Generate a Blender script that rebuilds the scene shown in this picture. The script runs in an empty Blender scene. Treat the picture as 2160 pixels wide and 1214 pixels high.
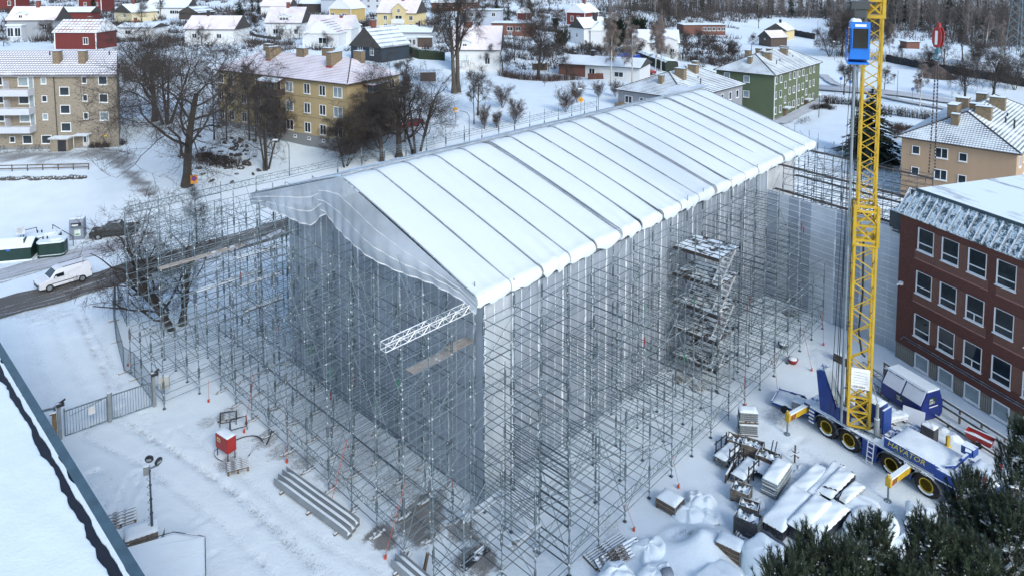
import bpy, math, random
import numpy as np
from mathutils import Vector, Matrix
# ------------------------------------------------------------------ camera, world, sun, exposure
sc = bpy.context.scene
CAM_H = 30.0
PITCH = math.radians(4.5)
FPX = 1500.0
cam_data = bpy.data.cameras.new("camera")
cam_data.sensor_width = 36.0
cam_data.lens = 36.0 * FPX / 2160.0
cam_data.shift_y = -(607 - 54) / 2160.0
cam_data.clip_start = 0.5
cam_data.clip_end = 3000.0
cam = bpy.data.objects.new("camera", cam_data)
sc.collection.objects.link(cam)
cam.location = (0, 0, CAM_H)
cam.rotation_euler = (math.pi / 2 - PITCH, 0, 0)
sc.camera = cam
SUN_EL, SUN_AZ = math.radians(34), math.radians(150)      # azimuth: from which side the light comes (clockwise from +Y)
world = bpy.data.worlds.new("World")
sc.world = world
world.use_nodes = True
wn = world.node_tree
wn.nodes.clear()
sky = wn.nodes.new("ShaderNodeTexSky")
sky.sky_type = 'NISHITA'
sky.sun_disc = False
sky.sun_elevation = SUN_EL
sky.sun_rotation = SUN_AZ
sky.air_density = 1.0
sky.dust_density = 1.0
sky.ozone_density = 1.0
bg = wn.nodes.new("ShaderNodeBackground")
bg.inputs[1].default_value = 0.15
wo = wn.nodes.new("ShaderNodeOutputWorld")
wn.links.new(sky.outputs[0], bg.inputs[0])
wn.links.new(bg.outputs[0], wo.inputs[0])
sun_d = bpy.data.lights.new("sun", 'SUN')
sun_d.energy = 1.05
sun_d.angle = math.radians(20)
sun_d.color = (1.0, 0.985, 0.95)
sun = bpy.data.objects.new("sun", sun_d)
sc.collection.objects.link(sun)
sdir = Vector((math.sin(SUN_AZ) * math.cos(SUN_EL), math.cos(SUN_AZ) * math.cos(SUN_EL), math.sin(SUN_EL)))
sun.rotation_euler = (-sdir).to_track_quat('-Z', 'Y').to_euler()
sc.view_settings.view_transform = 'Standard'
sc.view_settings.look = 'None'
sc.view_settings.gamma = 1.0
sc.view_settings.use_curve_mapping = False
sc.view_settings.exposure = 0.84
sc.cycles.max_bounces = 6
sc.cycles.diffuse_bounces = 3
sc.cycles.transparent_max_bounces = 10
sc.cycles.use_denoising = True
rnd = random.Random(7)
C = sc.collection
R = math.radians
def clamp(x, a=0.0, b=1.0): return max(a, min(b, x))
# ------------------------------------------------------------------ measuring helpers: a sight line from the drone onto the ground
CP, SP = math.cos(PITCH), math.sin(PITCH)
def ray(px, py):
 dx = (px - 1080) / FPX; dy = -(py - 54) / FPX
 return dx, CP + dy * SP, -SP + dy * CP
def onz(px, py, z=0.0):
 r = ray(px, py); t = (z - CAM_H) / r[2]
 return Vector((r[0] * t, r[1] * t, z))
def atY(px, py, Y):
 r = ray(px, py); t = Y / r[1]
 return Vector((r[0] * t, Y, CAM_H + r[2] * t))
# ------------------------------------------------------------------ site frame: u along the hall, v across it
A_U = R(43.6)
UX = Vector((math.sin(A_U), math.cos(A_U), 0)); VX = Vector((-math.cos(A_U), math.sin(A_U), 0))
SITE_RZ = math.atan2(UX.y, UX.x)
W0 = onz(1022, 1065)
def S(u, v, z=0.0): return W0 + UX * u + VX * v + Vector((0, 0, z))
def UV(p): d = p - W0; return d.dot(UX), d.dot(VX)
# ------------------------------------------------------------------ houses (they also tell how the hill rises)
# px, py of the middle of the near base, distance, then shape ... see the houses section
HOUSE_PTS = {
 'a': (8, 22, 255), 'b': (67, 84, 200), 'c': (160, 104, 160), 'd': (158, 45, 225), 'e': (190, 26, 265), 'f': (260, 46, 225),
 'g': (350, 38, 255), 'h': (398, 42, 228), 'i': (285, 82, 190), 'j': (442, 92, 178), 'l': (655, 26, 275), 'm': (712, 30, 285),
 'n': (718, 44, 255), 'o': (836, 68, 240), 'p': (598, 80, 212), 'q': (580, 33, 248), 'r': (676, 98, 186), 's': (724, 73, 206),
 't': (772, 128, 168), 'u': (862, 98, 188), 'v': (815, 22, 300), 'w': (958, 24, 290), 'x': (1018, 62, 232), 'y': (1003, 149, 160),
 'z': (1080, 76, 222), 'aa': (1101, 42, 270), 'ab': (1214, 53, 275), 'ac': (1257, 96, 215), 'ad': (1262, 166, 163), 'ae': (1383, 126, 190),
 'af': (1486, 74, 265), 'ag': (1636, 84, 258), 'ah': (1643, 99, 235), 'ai': (1926, 103, 215)}
CTRL = []
for k, (px, py, d) in HOUSE_PTS.items():
 p = atY(px, py, d); CTRL.append((p.x, p.y, p.z))
for (px, py, d) in [(252, 315, 104), (100, 320, 104), (735, 303, 101), (500, 262, 116), (395, 392, 92), (327, 258, 112),
     (960, 197, 128), (1135, 166, 155), (1630, 263, 132), (1735, 215, 148), (1740, 190, 160), (2000, 240, 135),
     (2150, 220, 150), (2150, 130, 210), (1900, 150, 190), (1700, 66, 300), (1960, 95, 240), (2150, 100, 250),
     (1100, 205, 125), (1250, 215, 125), (560, 365, 96), (850, 290, 104), (1430, 250, 115), (1480, 30, 360), (1700, 30, 400), (2000, 40, 400),
     (1280, 20, 330), (40, -10, 330), (500, -5, 330), (900, 0, 340)]:
 p = atY(px, py, d); CTRL.append((p.x, p.y, max(0.0, p.z)))
CTRL += [(-400, 460, 50), (-200, 470, 48), (0, 480, 46), (200, 500, 40), (400, 520, 38), (600, 520, 38), (700, 300, 8), (-400, 200, 16), (-400, 100, 4),
   (300, 100, 0), (500, 200, 1), (-300, 330, 34)]
CA = np.array(CTRL)
def hgrid(X, Y):
 X = np.asarray(X, float); Y = np.asarray(Y, float)
 num = np.zeros_like(X); den = np.zeros_like(X) + 1e-12
 for (cx, cy, cz) in CA:
  d2 = (X - cx) ** 2 + (Y - cy) ** 2
  s = 9.0 + 0.055 * max(cy, 60)
  w = 1.0 / (d2 + s * s) ** 2.2 * 1e6
  num += w * cz; den += w
 h = num / den
 t = np.clip((Y + 0.18 * np.abs(X + 10) - 78) / 38, 0, 1); t = t * t * (3 - 2 * t)
 h = h * t
 t2 = np.clip((Y - 420) / 330, 0, 1)
 return h + 75 * t2 * t2 * (3 - 2 * t2)
def H(x, y): return float(hgrid(np.array([x]), np.array([y]))[0])
def G(px, py):
 """where the sight line meets the ground"""
 r = ray(px, py)
 ts = np.arange(22, 900, 1.0)
 x = r[0] * ts; y = r[1] * ts; z = CAM_H + r[2] * ts
 d = z - hgrid(x, y)
 i = int(np.argmax(d < 0)) if (d < 0).any() else len(ts) - 1
 i = max(i, 1); a = d[i - 1] / (d[i - 1] - d[i] + 1e-9)
 t = ts[i - 1] + a
 return Vector((r[0] * t, r[1] * t, H(r[0] * t, r[1] * t)))
# ------------------------------------------------------------------ materials
MATS = {}
def lnk(nt, a, b): nt.links.new(a, b)
def mathn(nt, op, a, b=None, c=None, clampv=False):
 n = nt.nodes.new("ShaderNodeMath"); n.operation = op; n.use_clamp = clampv
 for i, v in enumerate((a, b, c)):
  if v is None: continue
  if isinstance(v, (int, float)): n.inputs[i].default_value = v
  else: lnk(nt, v, n.inputs[i])
 return n.outputs[0]
def noise(nt, scale, detail=3, rough=0.55, vec=None, sx=None):
 n = nt.nodes.new("ShaderNodeTexNoise")
 n.inputs['Scale'].default_value = scale; n.inputs['Detail'].default_value = detail; n.inputs['Roughness'].default_value = rough
 if vec is None: vec = coord(nt, 'Object')
 if sx:
  m = nt.nodes.new("ShaderNodeMapping"); m.inputs['Scale'].default_value = sx; lnk(nt, vec, m.inputs[0]); vec = m.outputs[0]
 lnk(nt, vec, n.inputs['Vector'])
 return n.outputs[0]
def coord(nt, which='Object'):
 n = nt.nodes.new("ShaderNodeTexCoord"); return n.outputs[which]
def geo(nt, which):
 n = nt.nodes.new("ShaderNodeNewGeometry"); return n.outputs[which]
def sep(nt, v):
 n = nt.nodes.new("ShaderNodeSeparateXYZ"); lnk(nt, v, n.inputs[0]); return n.outputs
def ramp(nt, fac, stops):
 n = nt.nodes.new("ShaderNodeValToRGB"); lnk(nt, fac, n.inputs[0])
 e = n.color_ramp.elements
 while len(e) < len(stops): e.new(0.5)
 for el, (p, c) in zip(e, stops):
  el.position = p; el.color = c if len(c) == 4 else (*c, 1)
 return n.outputs[0]
def mixc(nt, fac, a, b):
 n = nt.nodes.new("ShaderNodeMix"); n.data_type = 'RGBA'
 if isinstance(fac, (int, float)): n.inputs[0].default_value = fac
 else: lnk(nt, fac, n.inputs[0])
 for i, v in ((6, a), (7, b)):
  if isinstance(v, tuple): n.inputs[i].default_value = (*v[:3], 1)
  else: lnk(nt, v, n.inputs[i])
 return n.outputs[2]
SNOW = (0.775, 0.865, 0.895)
def newmat(name):
 m = bpy.data.materials.new(name); m.use_nodes = True
 nt = m.node_tree; nt.nodes.clear()
 out = nt.nodes.new("ShaderNodeOutputMaterial"); b = nt.nodes.new("ShaderNodeBsdfPrincipled")
 lnk(nt, b.outputs[0], out.inputs[0])
 MATS[name] = m
 return m, nt, b, out
def bump(nt, b, h, strength=0.3, dist=0.05):
 n = nt.nodes.new("ShaderNodeBump"); n.inputs['Strength'].default_value = strength; n.inputs['Distance'].default_value = dist
 lnk(nt, h, n.inputs['Height']); lnk(nt, n.outputs[0], b.inputs['Normal'])
def snowmask(nt, cover, scale=1.5):
 """1 on faces looking up; cover 0..1 pushes how patchy it is"""
 nz = sep(nt, geo(nt, 'Normal'))[2]
 n = noise(nt, scale, 4, 0.65)
 a = mathn(nt, 'MULTIPLY_ADD', n, 1.6, -0.8)
 s = mathn(nt, 'ADD', nz, a)
 lo = 1.35 - 1.1 * cover
 m = nt.nodes.new("ShaderNodeMapRange"); m.inputs[1].default_value = lo; m.inputs[2].default_value = lo + 0.12
 m.clamp = True
 lnk(nt, s, m.inputs[0])
 # never on undersides
 up = mathn(nt, 'GREATER_THAN', nz, 0.25)
 return mathn(nt, 'MULTIPLY', m.outputs[0], up)
def mat(name, col, rough=0.75, metal=0.0, snow=0.0, var=0.25, vscale=1.2, sscale=1.5, bmp=0.0, bscale=20):
 if name in MATS: return MATS[name]
 m, nt, b, out = newmat(name)
 n = noise(nt, vscale, 5, 0.6)
 f = ramp(nt, n, [(0.3, (0, 0, 0)), (0.7, (1, 1, 1))])
 lo = tuple(c * (1 - var) for c in col); hi = tuple(min(1, c * (1 + var)) for c in col)
 c = mixc(nt, f, lo, hi)
 b.inputs['Metallic'].default_value = metal
 b.inputs['Roughness'].default_value = rough
 if snow > 0:
  s = snowmask(nt, snow, sscale)
  c = mixc(nt, s, c, SNOW)
  r = mathn(nt, 'MULTIPLY_ADD', s, 0.8 - rough, rough, True); lnk(nt, r, b.inputs['Roughness'])
  if metal > 0: lnk(nt, mathn(nt, 'MULTIPLY_ADD', s, -metal, metal, True), b.inputs['Metallic'])
 lnk(nt, c, b.inputs['Base Color'])
 if bmp: bump(nt, b, noise(nt, bscale, 4), bmp)
 return m
M_SNOW = None
def snow_mat(name, col=SNOW, sc1=0.6, strength=0.5):
 m, nt, b, out = newmat(name)
 n1 = noise(nt, sc1, 6, 0.6); n2 = noise(nt, sc1 * 14, 3, 0.6)
 h = mathn(nt, 'MULTIPLY_ADD', n2, 0.25, n1)
 c = mixc(nt, ramp(nt, n1, [(0.3, (0, 0, 0)), (0.7, (1, 1, 1))]), tuple(x * 0.95 for x in col), col)
 lnk(nt, c, b.inputs['Base Color'])
 b.inputs['Roughness'].default_value = 0.65
 b.inputs['Specular IOR Level'].default_value = 0.25
 bump(nt, b, h, strength, 0.12)
 return m
M_SNOW = snow_mat('snow')
M_GLASS = mat('window_glass', (0.018, 0.028, 0.034), 0.04, 0.0, var=0.6, vscale=0.5)
M_GLASSL = mat('window_glass_pale', (0.24, 0.30, 0.32), 0.15, 0.0, var=0.3, vscale=0.6)
M_WHITE = mat('white_paint', (0.78, 0.80, 0.80), 0.5, var=0.05)
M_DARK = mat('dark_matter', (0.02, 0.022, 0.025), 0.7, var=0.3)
M_GALV = mat('galvanised_steel', (0.14, 0.19, 0.215), 0.5, 0.1, snow=0.28, var=0.35, vscale=0.8, sscale=2.5)
M_GALVD = mat('weathered_steel_tube', (0.055, 0.075, 0.092), 0.55, 0.2, snow=0.25, var=0.35, vscale=0.7, sscale=3)
M_ALU = mat('aluminium_truss', (0.72, 0.74, 0.74), 0.4, 0.3, snow=0.4, var=0.1)
M_WOOD = mat('weathered_wood', (0.16, 0.135, 0.105), 0.85, snow=0.45, var=0.4, vscale=3)
M_WOODB = mat('brown_wood', (0.105, 0.078, 0.055), 0.85, snow=0.5, var=0.4, vscale=2.5)
M_PLANK = mat('pale_scaffold_board', (0.34, 0.31, 0.27), 0.8, snow=0.2, var=0.25, vscale=2)
M_CONC = mat('concrete', (0.28, 0.28, 0.27), 0.9, snow=0.5, var=0.2)
M_BLACKM = mat('black_steel', (0.025, 0.027, 0.03), 0.5, snow=0.3, var=0.3)
def tile_mat(name, tile, cover=0.75, pitch=0.36, colp=0.3, streak=0.0, tint=SNOW, rowk=1.0, base_fac=0.9):
 """roof tiles under thin snow: each course shows its edge, more where the snow is thin"""
 m, nt, b, out = newmat(name)
 oc = coord(nt, 'Object'); x, y, z = sep(nt, oc)
 nn = nt.nodes.new("ShaderNodeTexCoord"); nx, ny, nz = sep(nt, nn.outputs['Normal'])
 ax = mathn(nt, 'ABSOLUTE', nx); ay = mathn(nt, 'ABSOLUTE', ny)
 sel = mathn(nt, 'GREATER_THAN', ax, ay)
 hor = mathn(nt, 'ADD', mathn(nt, 'MULTIPLY', y, sel), mathn(nt, 'MULTIPLY', x, mathn(nt, 'SUBTRACT', 1.0, sel)))
 row = mathn(nt, 'FRACT', mathn(nt, 'MULTIPLY', z, 1.0 / (pitch * 0.42)))
 colf = mathn(nt, 'FRACT', mathn(nt, 'MULTIPLY', hor, 1.0 / colp))
 rowm = mathn(nt, 'LESS_THAN', row, 0.34 * rowk)
 colm = mathn(nt, 'LESS_THAN', colf, 0.30)
 comb = nt.nodes.new("ShaderNodeCombineXYZ")
 lnk(nt, mathn(nt, 'MULTIPLY', hor, 0.25), comb.inputs[0]); lnk(nt, mathn(nt, 'MULTIPLY', z, 2.2), comb.inputs[1])
 nst = noise(nt, 1.0, 4, 0.6, vec=comb.outputs[0])
 nbig = noise(nt, 0.28, 4, 0.6)
 thin = ramp(nt, nbig, [(0.32, (0, 0, 0)), (0.62, (1, 1, 1))])
 dense = mathn(nt, 'MULTIPLY', mathn(nt, 'MAXIMUM', rowm, mathn(nt, 'MULTIPLY', colm, 0.8)), mathn(nt, 'MULTIPLY_ADD', thin, 1 - cover + 0.25, (1 - cover) * 0.9, True))
 stk = mathn(nt, 'MULTIPLY', ramp(nt, nst, [(0.52, (0, 0, 0)), (0.66, (1, 1, 1))]), streak)
 stk = mathn(nt, 'MULTIPLY', stk, rowm)
 fac = mathn(nt, 'MAXIMUM', dense, stk, None, True)
 c = mixc(nt, mathn(nt, 'MULTIPLY', fac, base_fac), tint, tile)
 lnk(nt, c, b.inputs['Base Color']); b.inputs['Roughness'].default_value = 0.75
 bump(nt, b, mathn(nt, 'ADD', row, mathn(nt, 'MULTIPLY', colm, -0.5)), 0.5, 0.06)
 return m
# ------------------------------------------------------------------ mesh builder
class MB:
 def __init__(s): s.v = []; s.f = []; s.m = []; s.mi = 0
 def add(s, vs, fs, mi=None):
  o = len(s.v); s.v += [tuple(v) for v in vs]
  s.f += [tuple(i + o for i in f) for f in fs]; s.m += [s.mi if mi is None else mi] * len(fs); return s
 def box(s, a, b, mi=None):
  x0, y0, z0 = a; x1, y1, z1 = b
  return s.add([(x0, y0, z0), (x1, y0, z0), (x1, y1, z0), (x0, y1, z0), (x0, y0, z1), (x1, y0, z1), (x1, y1, z1), (x0, y1, z1)],
      [(0, 3, 2, 1), (4, 5, 6, 7), (0, 1, 5, 4), (1, 2, 6, 5), (2, 3, 7, 6), (3, 0, 4, 7)], mi)
 def bar(s, p, q, w, h=None, mi=None, up=(0, 0, 1)):
  h = h or w; p = Vector(p); q = Vector(q); d = (q - p)
  if d.length < 1e-6: return s
  d.normalize(); up = Vector(up)
  if abs(d.dot(up)) > 0.98: up = Vector((1, 0, 0))
  a = d.cross(up).normalized() * w / 2; c = a.cross(d).normalized() * h / 2
  vs = [p - a - c, p + a - c, p + a + c, p - a + c, q - a - c, q + a - c, q + a + c, q - a + c]
  return s.add(vs, [(0, 1, 2, 3), (7, 6, 5, 4), (0, 4, 5, 1), (1, 5, 6, 2), (2, 6, 7, 3), (3, 7, 4, 0)], mi)
 def tube(s, p, q, r, r2=None, n=6, mi=None, cap=True):
  r2 = r if r2 is None else r2; p = Vector(p); q = Vector(q); d = q - p
  if d.length < 1e-6: return s
  d.normalize(); up = Vector((0, 0, 1)) if abs(d.z) < 0.95 else Vector((1, 0, 0))
  a = d.cross(up).normalized(); c = a.cross(d)
  vs = []
  for P, rr in ((p, r), (q, r2)):
   for i in range(n):
    t = 2 * math.pi * i / n; vs.append(P + a * math.cos(t) * rr + c * math.sin(t) * rr)
  fs = [(i, (i + 1) % n, (i + 1) % n + n, i + n) for i in range(n)]
  if cap: fs += [tuple(range(n))[::-1], tuple(range(n, 2 * n))]
  return s.add(vs, fs, mi)
 def path(s, pts, r, n=6, mi=None):
  for a, b in zip(pts[:-1], pts[1:]): s.tube(a, b, r, n=n, mi=mi)
  return s
 def quad(s, a, b, c, d, mi=None): return s.add([a, b, c, d], [(0, 1, 2, 3)], mi)
 def prism(s, poly, z0, z1, mi=None):
  n = len(poly)
  vs = [(x, y, z0) for x, y in poly] + [(x, y, z1) for x, y in poly]
  return s.add(vs, [tuple(range(n))[::-1], tuple(range(n, 2 * n))] + [(i, (i + 1) % n, (i + 1) % n + n, i + n) for i in range(n)], mi)
 def prismx(s, poly, x0, x1, mi=None):
  """poly in (y,z), counter-clockwise seen from +x"""
  n = len(poly)
  vs = [(x0, y, z) for y, z in poly] + [(x1, y, z) for y, z in poly]
  return s.add(vs, [tuple(range(n))[::-1], tuple(range(n, 2 * n))] + [(i, (i + 1) % n, (i + 1) % n + n, i + n) for i in range(n)], mi)
 def prismy(s, poly, y0, y1, mi=None):
  n = len(poly)
  vs = [(x, y0, z) for x, z in poly] + [(x, y1, z) for x, z in poly]
  return s.add(vs, [tuple(range(n)), tuple(range(n, 2 * n))[::-1]] + [(i, i + n, (i + 1) % n + n, (i + 1) % n) for i in range(n)], mi)
 def lathe(s, prof, n=16, mi=None, axis='z', c=(0, 0, 0)):
  vs = []
  for r, z in prof:
   for i in range(n):
    t = 2 * math.pi * i / n; x, y = r * math.cos(t), r * math.sin(t)
    v = (x, y, z) if axis == 'z' else ((z, x, y) if axis == 'x' else (x, z, y))
    vs.append((v[0] + c[0], v[1] + c[1], v[2] + c[2]))
  fs = []
  for k in range(len(prof) - 1):
   for i in range(n):
    j = (i + 1) % n; f = (k * n + i, k * n + j, (k + 1) * n + j, (k + 1) * n + i)
    fs.append(f if axis != 'y' else f[::-1])
  fs.append(tuple(range(n))[::-1]); fs.append(tuple(range((len(prof) - 1) * n, len(prof) * n)))
  return s.add(vs, fs, mi)
 def grid(s, fn, nu, nv, mi=None, flip=False):
  vs = [fn(i / nu, j / nv) for j in range(nv + 1) for i in range(nu + 1)]
  fs = []
  for j in range(nv):
   for i in range(nu):
    a = j * (nu + 1) + i; f = (a, a + 1, a + nu + 2, a + nu + 1); fs.append(f[::-1] if flip else f)
  return s.add(vs, fs, mi)
 def mesh(s, name, mats, smooth=False):
  me = bpy.data.meshes.new(name)
  me.from_pydata([tuple(v) for v in s.v], [], s.f)
  for m in (mats if isinstance(mats, (list, tuple)) else [mats]): me.materials.append(m)
  if any(s.m): me.polygons.foreach_set('material_index', s.m)
  if smooth: me.polygons.foreach_set('use_smooth', [True] * len(s.f))
  me.update(); return me
 def build(s, name, mats, parent=None, loc=(0, 0, 0), rot=(0, 0, 0), smooth=False, label=None):
  o = bpy.data.objects.new(name, s.mesh(name, mats, smooth)); C.objects.link(o)
  o.location = loc; o.rotation_euler = rot
  if parent is not None: o.parent = parent
  if label: o['label'] = label
  return o
def tag(o, label, cat, group=None):
 o['label'] = label; o['category'] = cat
 if group: o['group'] = group
 return o
def thing(name, label, cat, loc=(0, 0, 0), rz=0.0, group=None):
 o = bpy.data.objects.new(name, None); o.empty_display_size = 0.3; C.objects.link(o)
 o.location = loc; o.rotation_euler = (0, 0, rz)
 return tag(o, label, cat, group)
def inst(mesh, name, parent, loc=(0, 0, 0), rot=(0, 0, 0), scale=(1, 1, 1), label=None):
 o = bpy.data.objects.new(name, mesh); C.objects.link(o)
 o.location = loc; o.rotation_euler = rot; o.scale = scale
 if parent is not None: o.parent = parent
 if label: o['label'] = label
 return o
def copy_tree(o, parent=None):
 c = o.copy(); C.objects.link(c)
 if parent is not None: c.parent = parent
 for ch in list(o.children): copy_tree(ch, c)
 return c
def np_mesh(name, V, F, mats, smooth=False, mi=None):
 """V (n,3), F (m,k) arrays"""
 me = bpy.data.meshes.new(name); V = np.asarray(V, np.float32); F = np.asarray(F, np.int32)
 k = F.shape[1]
 me.vertices.add(len(V)); me.vertices.foreach_set('co', V.ravel())
 me.loops.add(F.size); me.loops.foreach_set('vertex_index', F.ravel())
 me.polygons.add(len(F)); me.polygons.foreach_set('loop_start', np.arange(0, F.size, k, dtype=np.int32))
 me.polygons.foreach_set('loop_total', np.full(len(F), k, np.int32))
 if smooth: me.polygons.foreach_set('use_smooth', np.ones(len(F), bool))
 if mi is not None: me.polygons.foreach_set('material_index', np.asarray(mi, np.int32))
 for m in (mats if isinstance(mats, (list, tuple)) else [mats]): me.materials.append(m)
 me.update(calc_edges=True)
 return me
def np_tubes(P, Q, R1, R2, n=3):
 P = np.asarray(P, float); Q = np.asarray(Q, float); R1 = np.asarray(R1, float); R2 = np.asarray(R2, float)
 D = Q - P; L = np.linalg.norm(D, axis=1, keepdims=True) + 1e-9; D = D / L
 up = np.tile(np.array([0, 0, 1.0]), (len(P), 1)); up[np.abs(D[:, 2]) > 0.95] = (1, 0, 0)
 A = np.cross(D, up); A /= np.linalg.norm(A, axis=1, keepdims=True) + 1e-9; B = np.cross(A, D)
 t = 2 * np.pi * np.arange(n) / n
 ring = A[:, None, :] * np.cos(t)[None, :, None] + B[:, None, :] * np.sin(t)[None, :, None]
 V = np.concatenate([P[:, None, :] + ring * R1[:, None, None], Q[:, None, :] + ring * R2[:, None, None]], 1).reshape(-1, 3)
 base = (np.arange(len(P)) * 2 * n)[:, None]
 i = np.arange(n); j = (i + 1) % n
 F = np.stack([base + i, base + j, base + j + n, base + i + n], 2).reshape(-1, 4)
 return V, F
# ------------------------------------------------------------------ ground
def axis_vals(lo, hi, fine_lo, fine_hi, step, grow=1.055):
 a = list(np.arange(fine_lo, fine_hi, step)); s = step; x = fine_hi; b = []
 while x < hi: b.append(x); s *= grow; x += s
 b.append(hi); s = step; x = fine_lo - step; c = []
 while x > lo: c.append(x); s *= grow; x -= s
 c.append(lo)
 return np.array(c[::-1] + a + b)
gx = axis_vals(-520, 800, -48, 36, 0.22); gy = axis_vals(-60, 900, 24, 68, 0.22, 1.04)
XX, YY = np.meshgrid(gx, gy)
ZZ = hgrid(XX, YY)
def vnoise(X, Y, s, seed):
 r = np.random.RandomState(seed); T = r.rand(256, 256)
 x = X / s + 1000; y = Y / s + 1000; xi = np.floor(x).astype(int); yi = np.floor(y).astype(int); fx = x - xi; fy = y - yi
 fx = fx * fx * (3 - 2 * fx); fy = fy * fy * (3 - 2 * fy)
 g = lambda a, b: T[a % 256, b % 256]
 return (g(xi, yi) * (1 - fx) + g(xi + 1, yi) * fx) * (1 - fy) + (g(xi, yi + 1) * (1 - fx) + g(xi + 1, yi + 1) * fx) * fy
near = np.clip((90 - YY) / 30, 0, 1)
ZZ = ZZ + (vnoise(XX, YY, 3.5, 1) - 0.5) * 0.10 + (vnoise(XX, YY, 0.8, 2) - 0.5) * 0.035 * near
DIRT = np.zeros_like(XX)
def dist_poly(pts):
 """distance to a polyline and the signed side offset"""
 best = np.full(XX.shape, 1e9)
 for a, b in zip(pts[:-1], pts[1:]):
  dx, dy = b[0] - a[0], b[1] - a[1]; l2 = dx * dx + dy * dy + 1e-9
  t = np.clip(((XX - a[0]) * dx + (YY - a[1]) * dy) / l2, 0, 1)
  best = np.minimum(best, np.hypot(XX - a[0] - t * dx, YY - a[1] - t * dy))
 return best
def gp(*pp): return [(G(*p).x, G(*p).y) for p in pp]
def groove(pts, off, w=0.16, depth=0.07, dirt=0.0, rag=0.5):
 global ZZ, DIRT
 d = dist_poly(pts)
 for o in off:
  k = np.exp(-((d - o) / w) ** 2) if o else np.exp(-(d / w) ** 2)
  n = 1 - rag + rag * 2 * vnoise(XX, YY, 0.45, 5)
  ZZ = ZZ - depth * k * n
  ridge = np.exp(-((d - o - 0.3) / 0.13) ** 2)
  ZZ = ZZ + 0.35 * depth * ridge * n
  DIRT = np.maximum(DIRT, min(.6, dirt * 2.4) * k * n)
# wheel tracks in the yard and in front of the gate
groove(gp((215, 905), (330, 960), (500, 1080), (640, 1214)), [0.95], 0.2, 0.08, 0.10)
groove(gp((255, 880), (360, 945), (480, 1030), (600, 1140), (690, 1230)), [0], 0.2, 0.06, 0.16)
groove(gp((85, 690), (120, 780), (165, 870)), [0.85], 0.2, 0.06, 0.06)
groove(gp((140, 670), (185, 760), (240, 850)), [0.85], 0.2, 0.07, 0.05)
groove(gp((225, 655), (205, 710), (225, 770), (275, 800)), [0.5], 0.14, 0.06, 0.03)
groove(gp((310, 870), (325, 930), (315, 985)), [0, 0.35], 0.15, 0.06, 0.03, 1.0)
groove(gp((200, 1000), (240, 1050), (235, 1075)), [0.4], 0.2, 0.09, 0.08)
groove(gp((290, 1000), (250, 1070)), [0.3], 0.15, 0.08, 0.03)
groove(gp((1690, 960), (1770, 1020), (1850, 1090), (1930, 1120)), [0.9], 0.25, 0.07, 0.04)
groove(gp((1590, 900), (1690, 960)), [0.6], 0.3, 0.06, 0.03)
groove(gp((0, 590), (100, 560), (215, 520), (300, 500)), [0.8], 0.2, 0.05, 0.35)
groove(gp((1000, 1300), (700, 1160), (520, 1010), (380, 900)), [0], 0.25, 0.05, 0.08)
groove(gp((60, 700), (90, 800), (150, 900)), [0.4], .16, .05, .05)
groove(gp((170, 665), (230, 780), (255, 870)), [0.3], .2, .05, .12, 1.0)
groove(gp((1500, 1120), (1640, 960), (1700, 920)), [0], .3, .05, .03, 1.0)
groove(gp((1860, 860), (1990, 950), (2100, 1010)), [0.5], .2, .05, .05)
groove(gp((1720, 740), (1760, 830)), [0.5], .25, .05, .05, 1.0)
rf = random.Random(12)
for _ in range(26):
 fx, fy = rf.uniform(150, 560), rf.uniform(900, 1190); groove(gp((fx, fy), (fx + rf.uniform(-25, 25), fy + rf.uniform(5, 30))), [0], .13, .05, .02, 1.0)
# trampled and bare patches
def patch(px, py, r, amt, s=0.5, seed=9, el=1.0):
 global DIRT, ZZ
 p = G(px, py); d = np.hypot((XX - p.x), (YY - p.y) * el) / r
 k = np.clip(1.25 - d, 0, 1)
 n = vnoise(XX, YY, s, seed) * 0.6 + vnoise(XX, YY, s * 0.4, seed + 1) * 0.4
 DIRT = np.maximum(DIRT, np.clip((k * 1.25 + n - 1.0) * 2.2, 0, 1) * amt)
for a in [(810, 1130, 1.3, 1.0), (880, 1095, 2.3, 1.0), (905, 1060, 1.5, .9), (1000, 1175, 1.8, .95), (975, 1120, 1.3, .8), (600, 955, 1.5, .6), (640, 975, 1.2, .6),
    (560, 925, 1.3, .6), (720, 1000, 2.0, .45), (690, 880, 3.5, .35), (760, 960, 3.0, .4), (850, 1030, 2.5, .5), (490, 870, 1.2, .5), (440, 890, .9, .45), (480, 975, 1.0, .6),
    (1650, 880, 1.6, .5), (1290, 1112, 1.0, .35), (110, 665, 2.5, .3), (60, 655, 3.0, .35), (1895, 870, 1.0, .3), (1590, 860, .6, .3)]:
 patch(*a)
# yard in front of the brick block, track winding down to the street
for pts, w, am in [(gp((0, 330), (120, 325), (220, 322), (262, 340)), 3.4, .85), (gp((235, 335), (270, 362), (320, 405)), 1.7, .95),
       (gp((0, 338), (180, 350)), 1.5, .7), (gp((1700, 262), (1755, 222)), 1.6, .35), (gp((258, 250), (262, 160)), 2.5, .5)]:
 d = dist_poly(pts); n = vnoise(XX * 0.5 + YY * .2, YY, 0.9, 21) * 0.6 + vnoise(XX, YY, 0.35, 22) * 0.4
 DIRT = np.maximum(DIRT, np.clip((np.clip(1.3 - d / w, 0, 1) + n - 0.95) * 1.6, 0, 1) * am)
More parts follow.
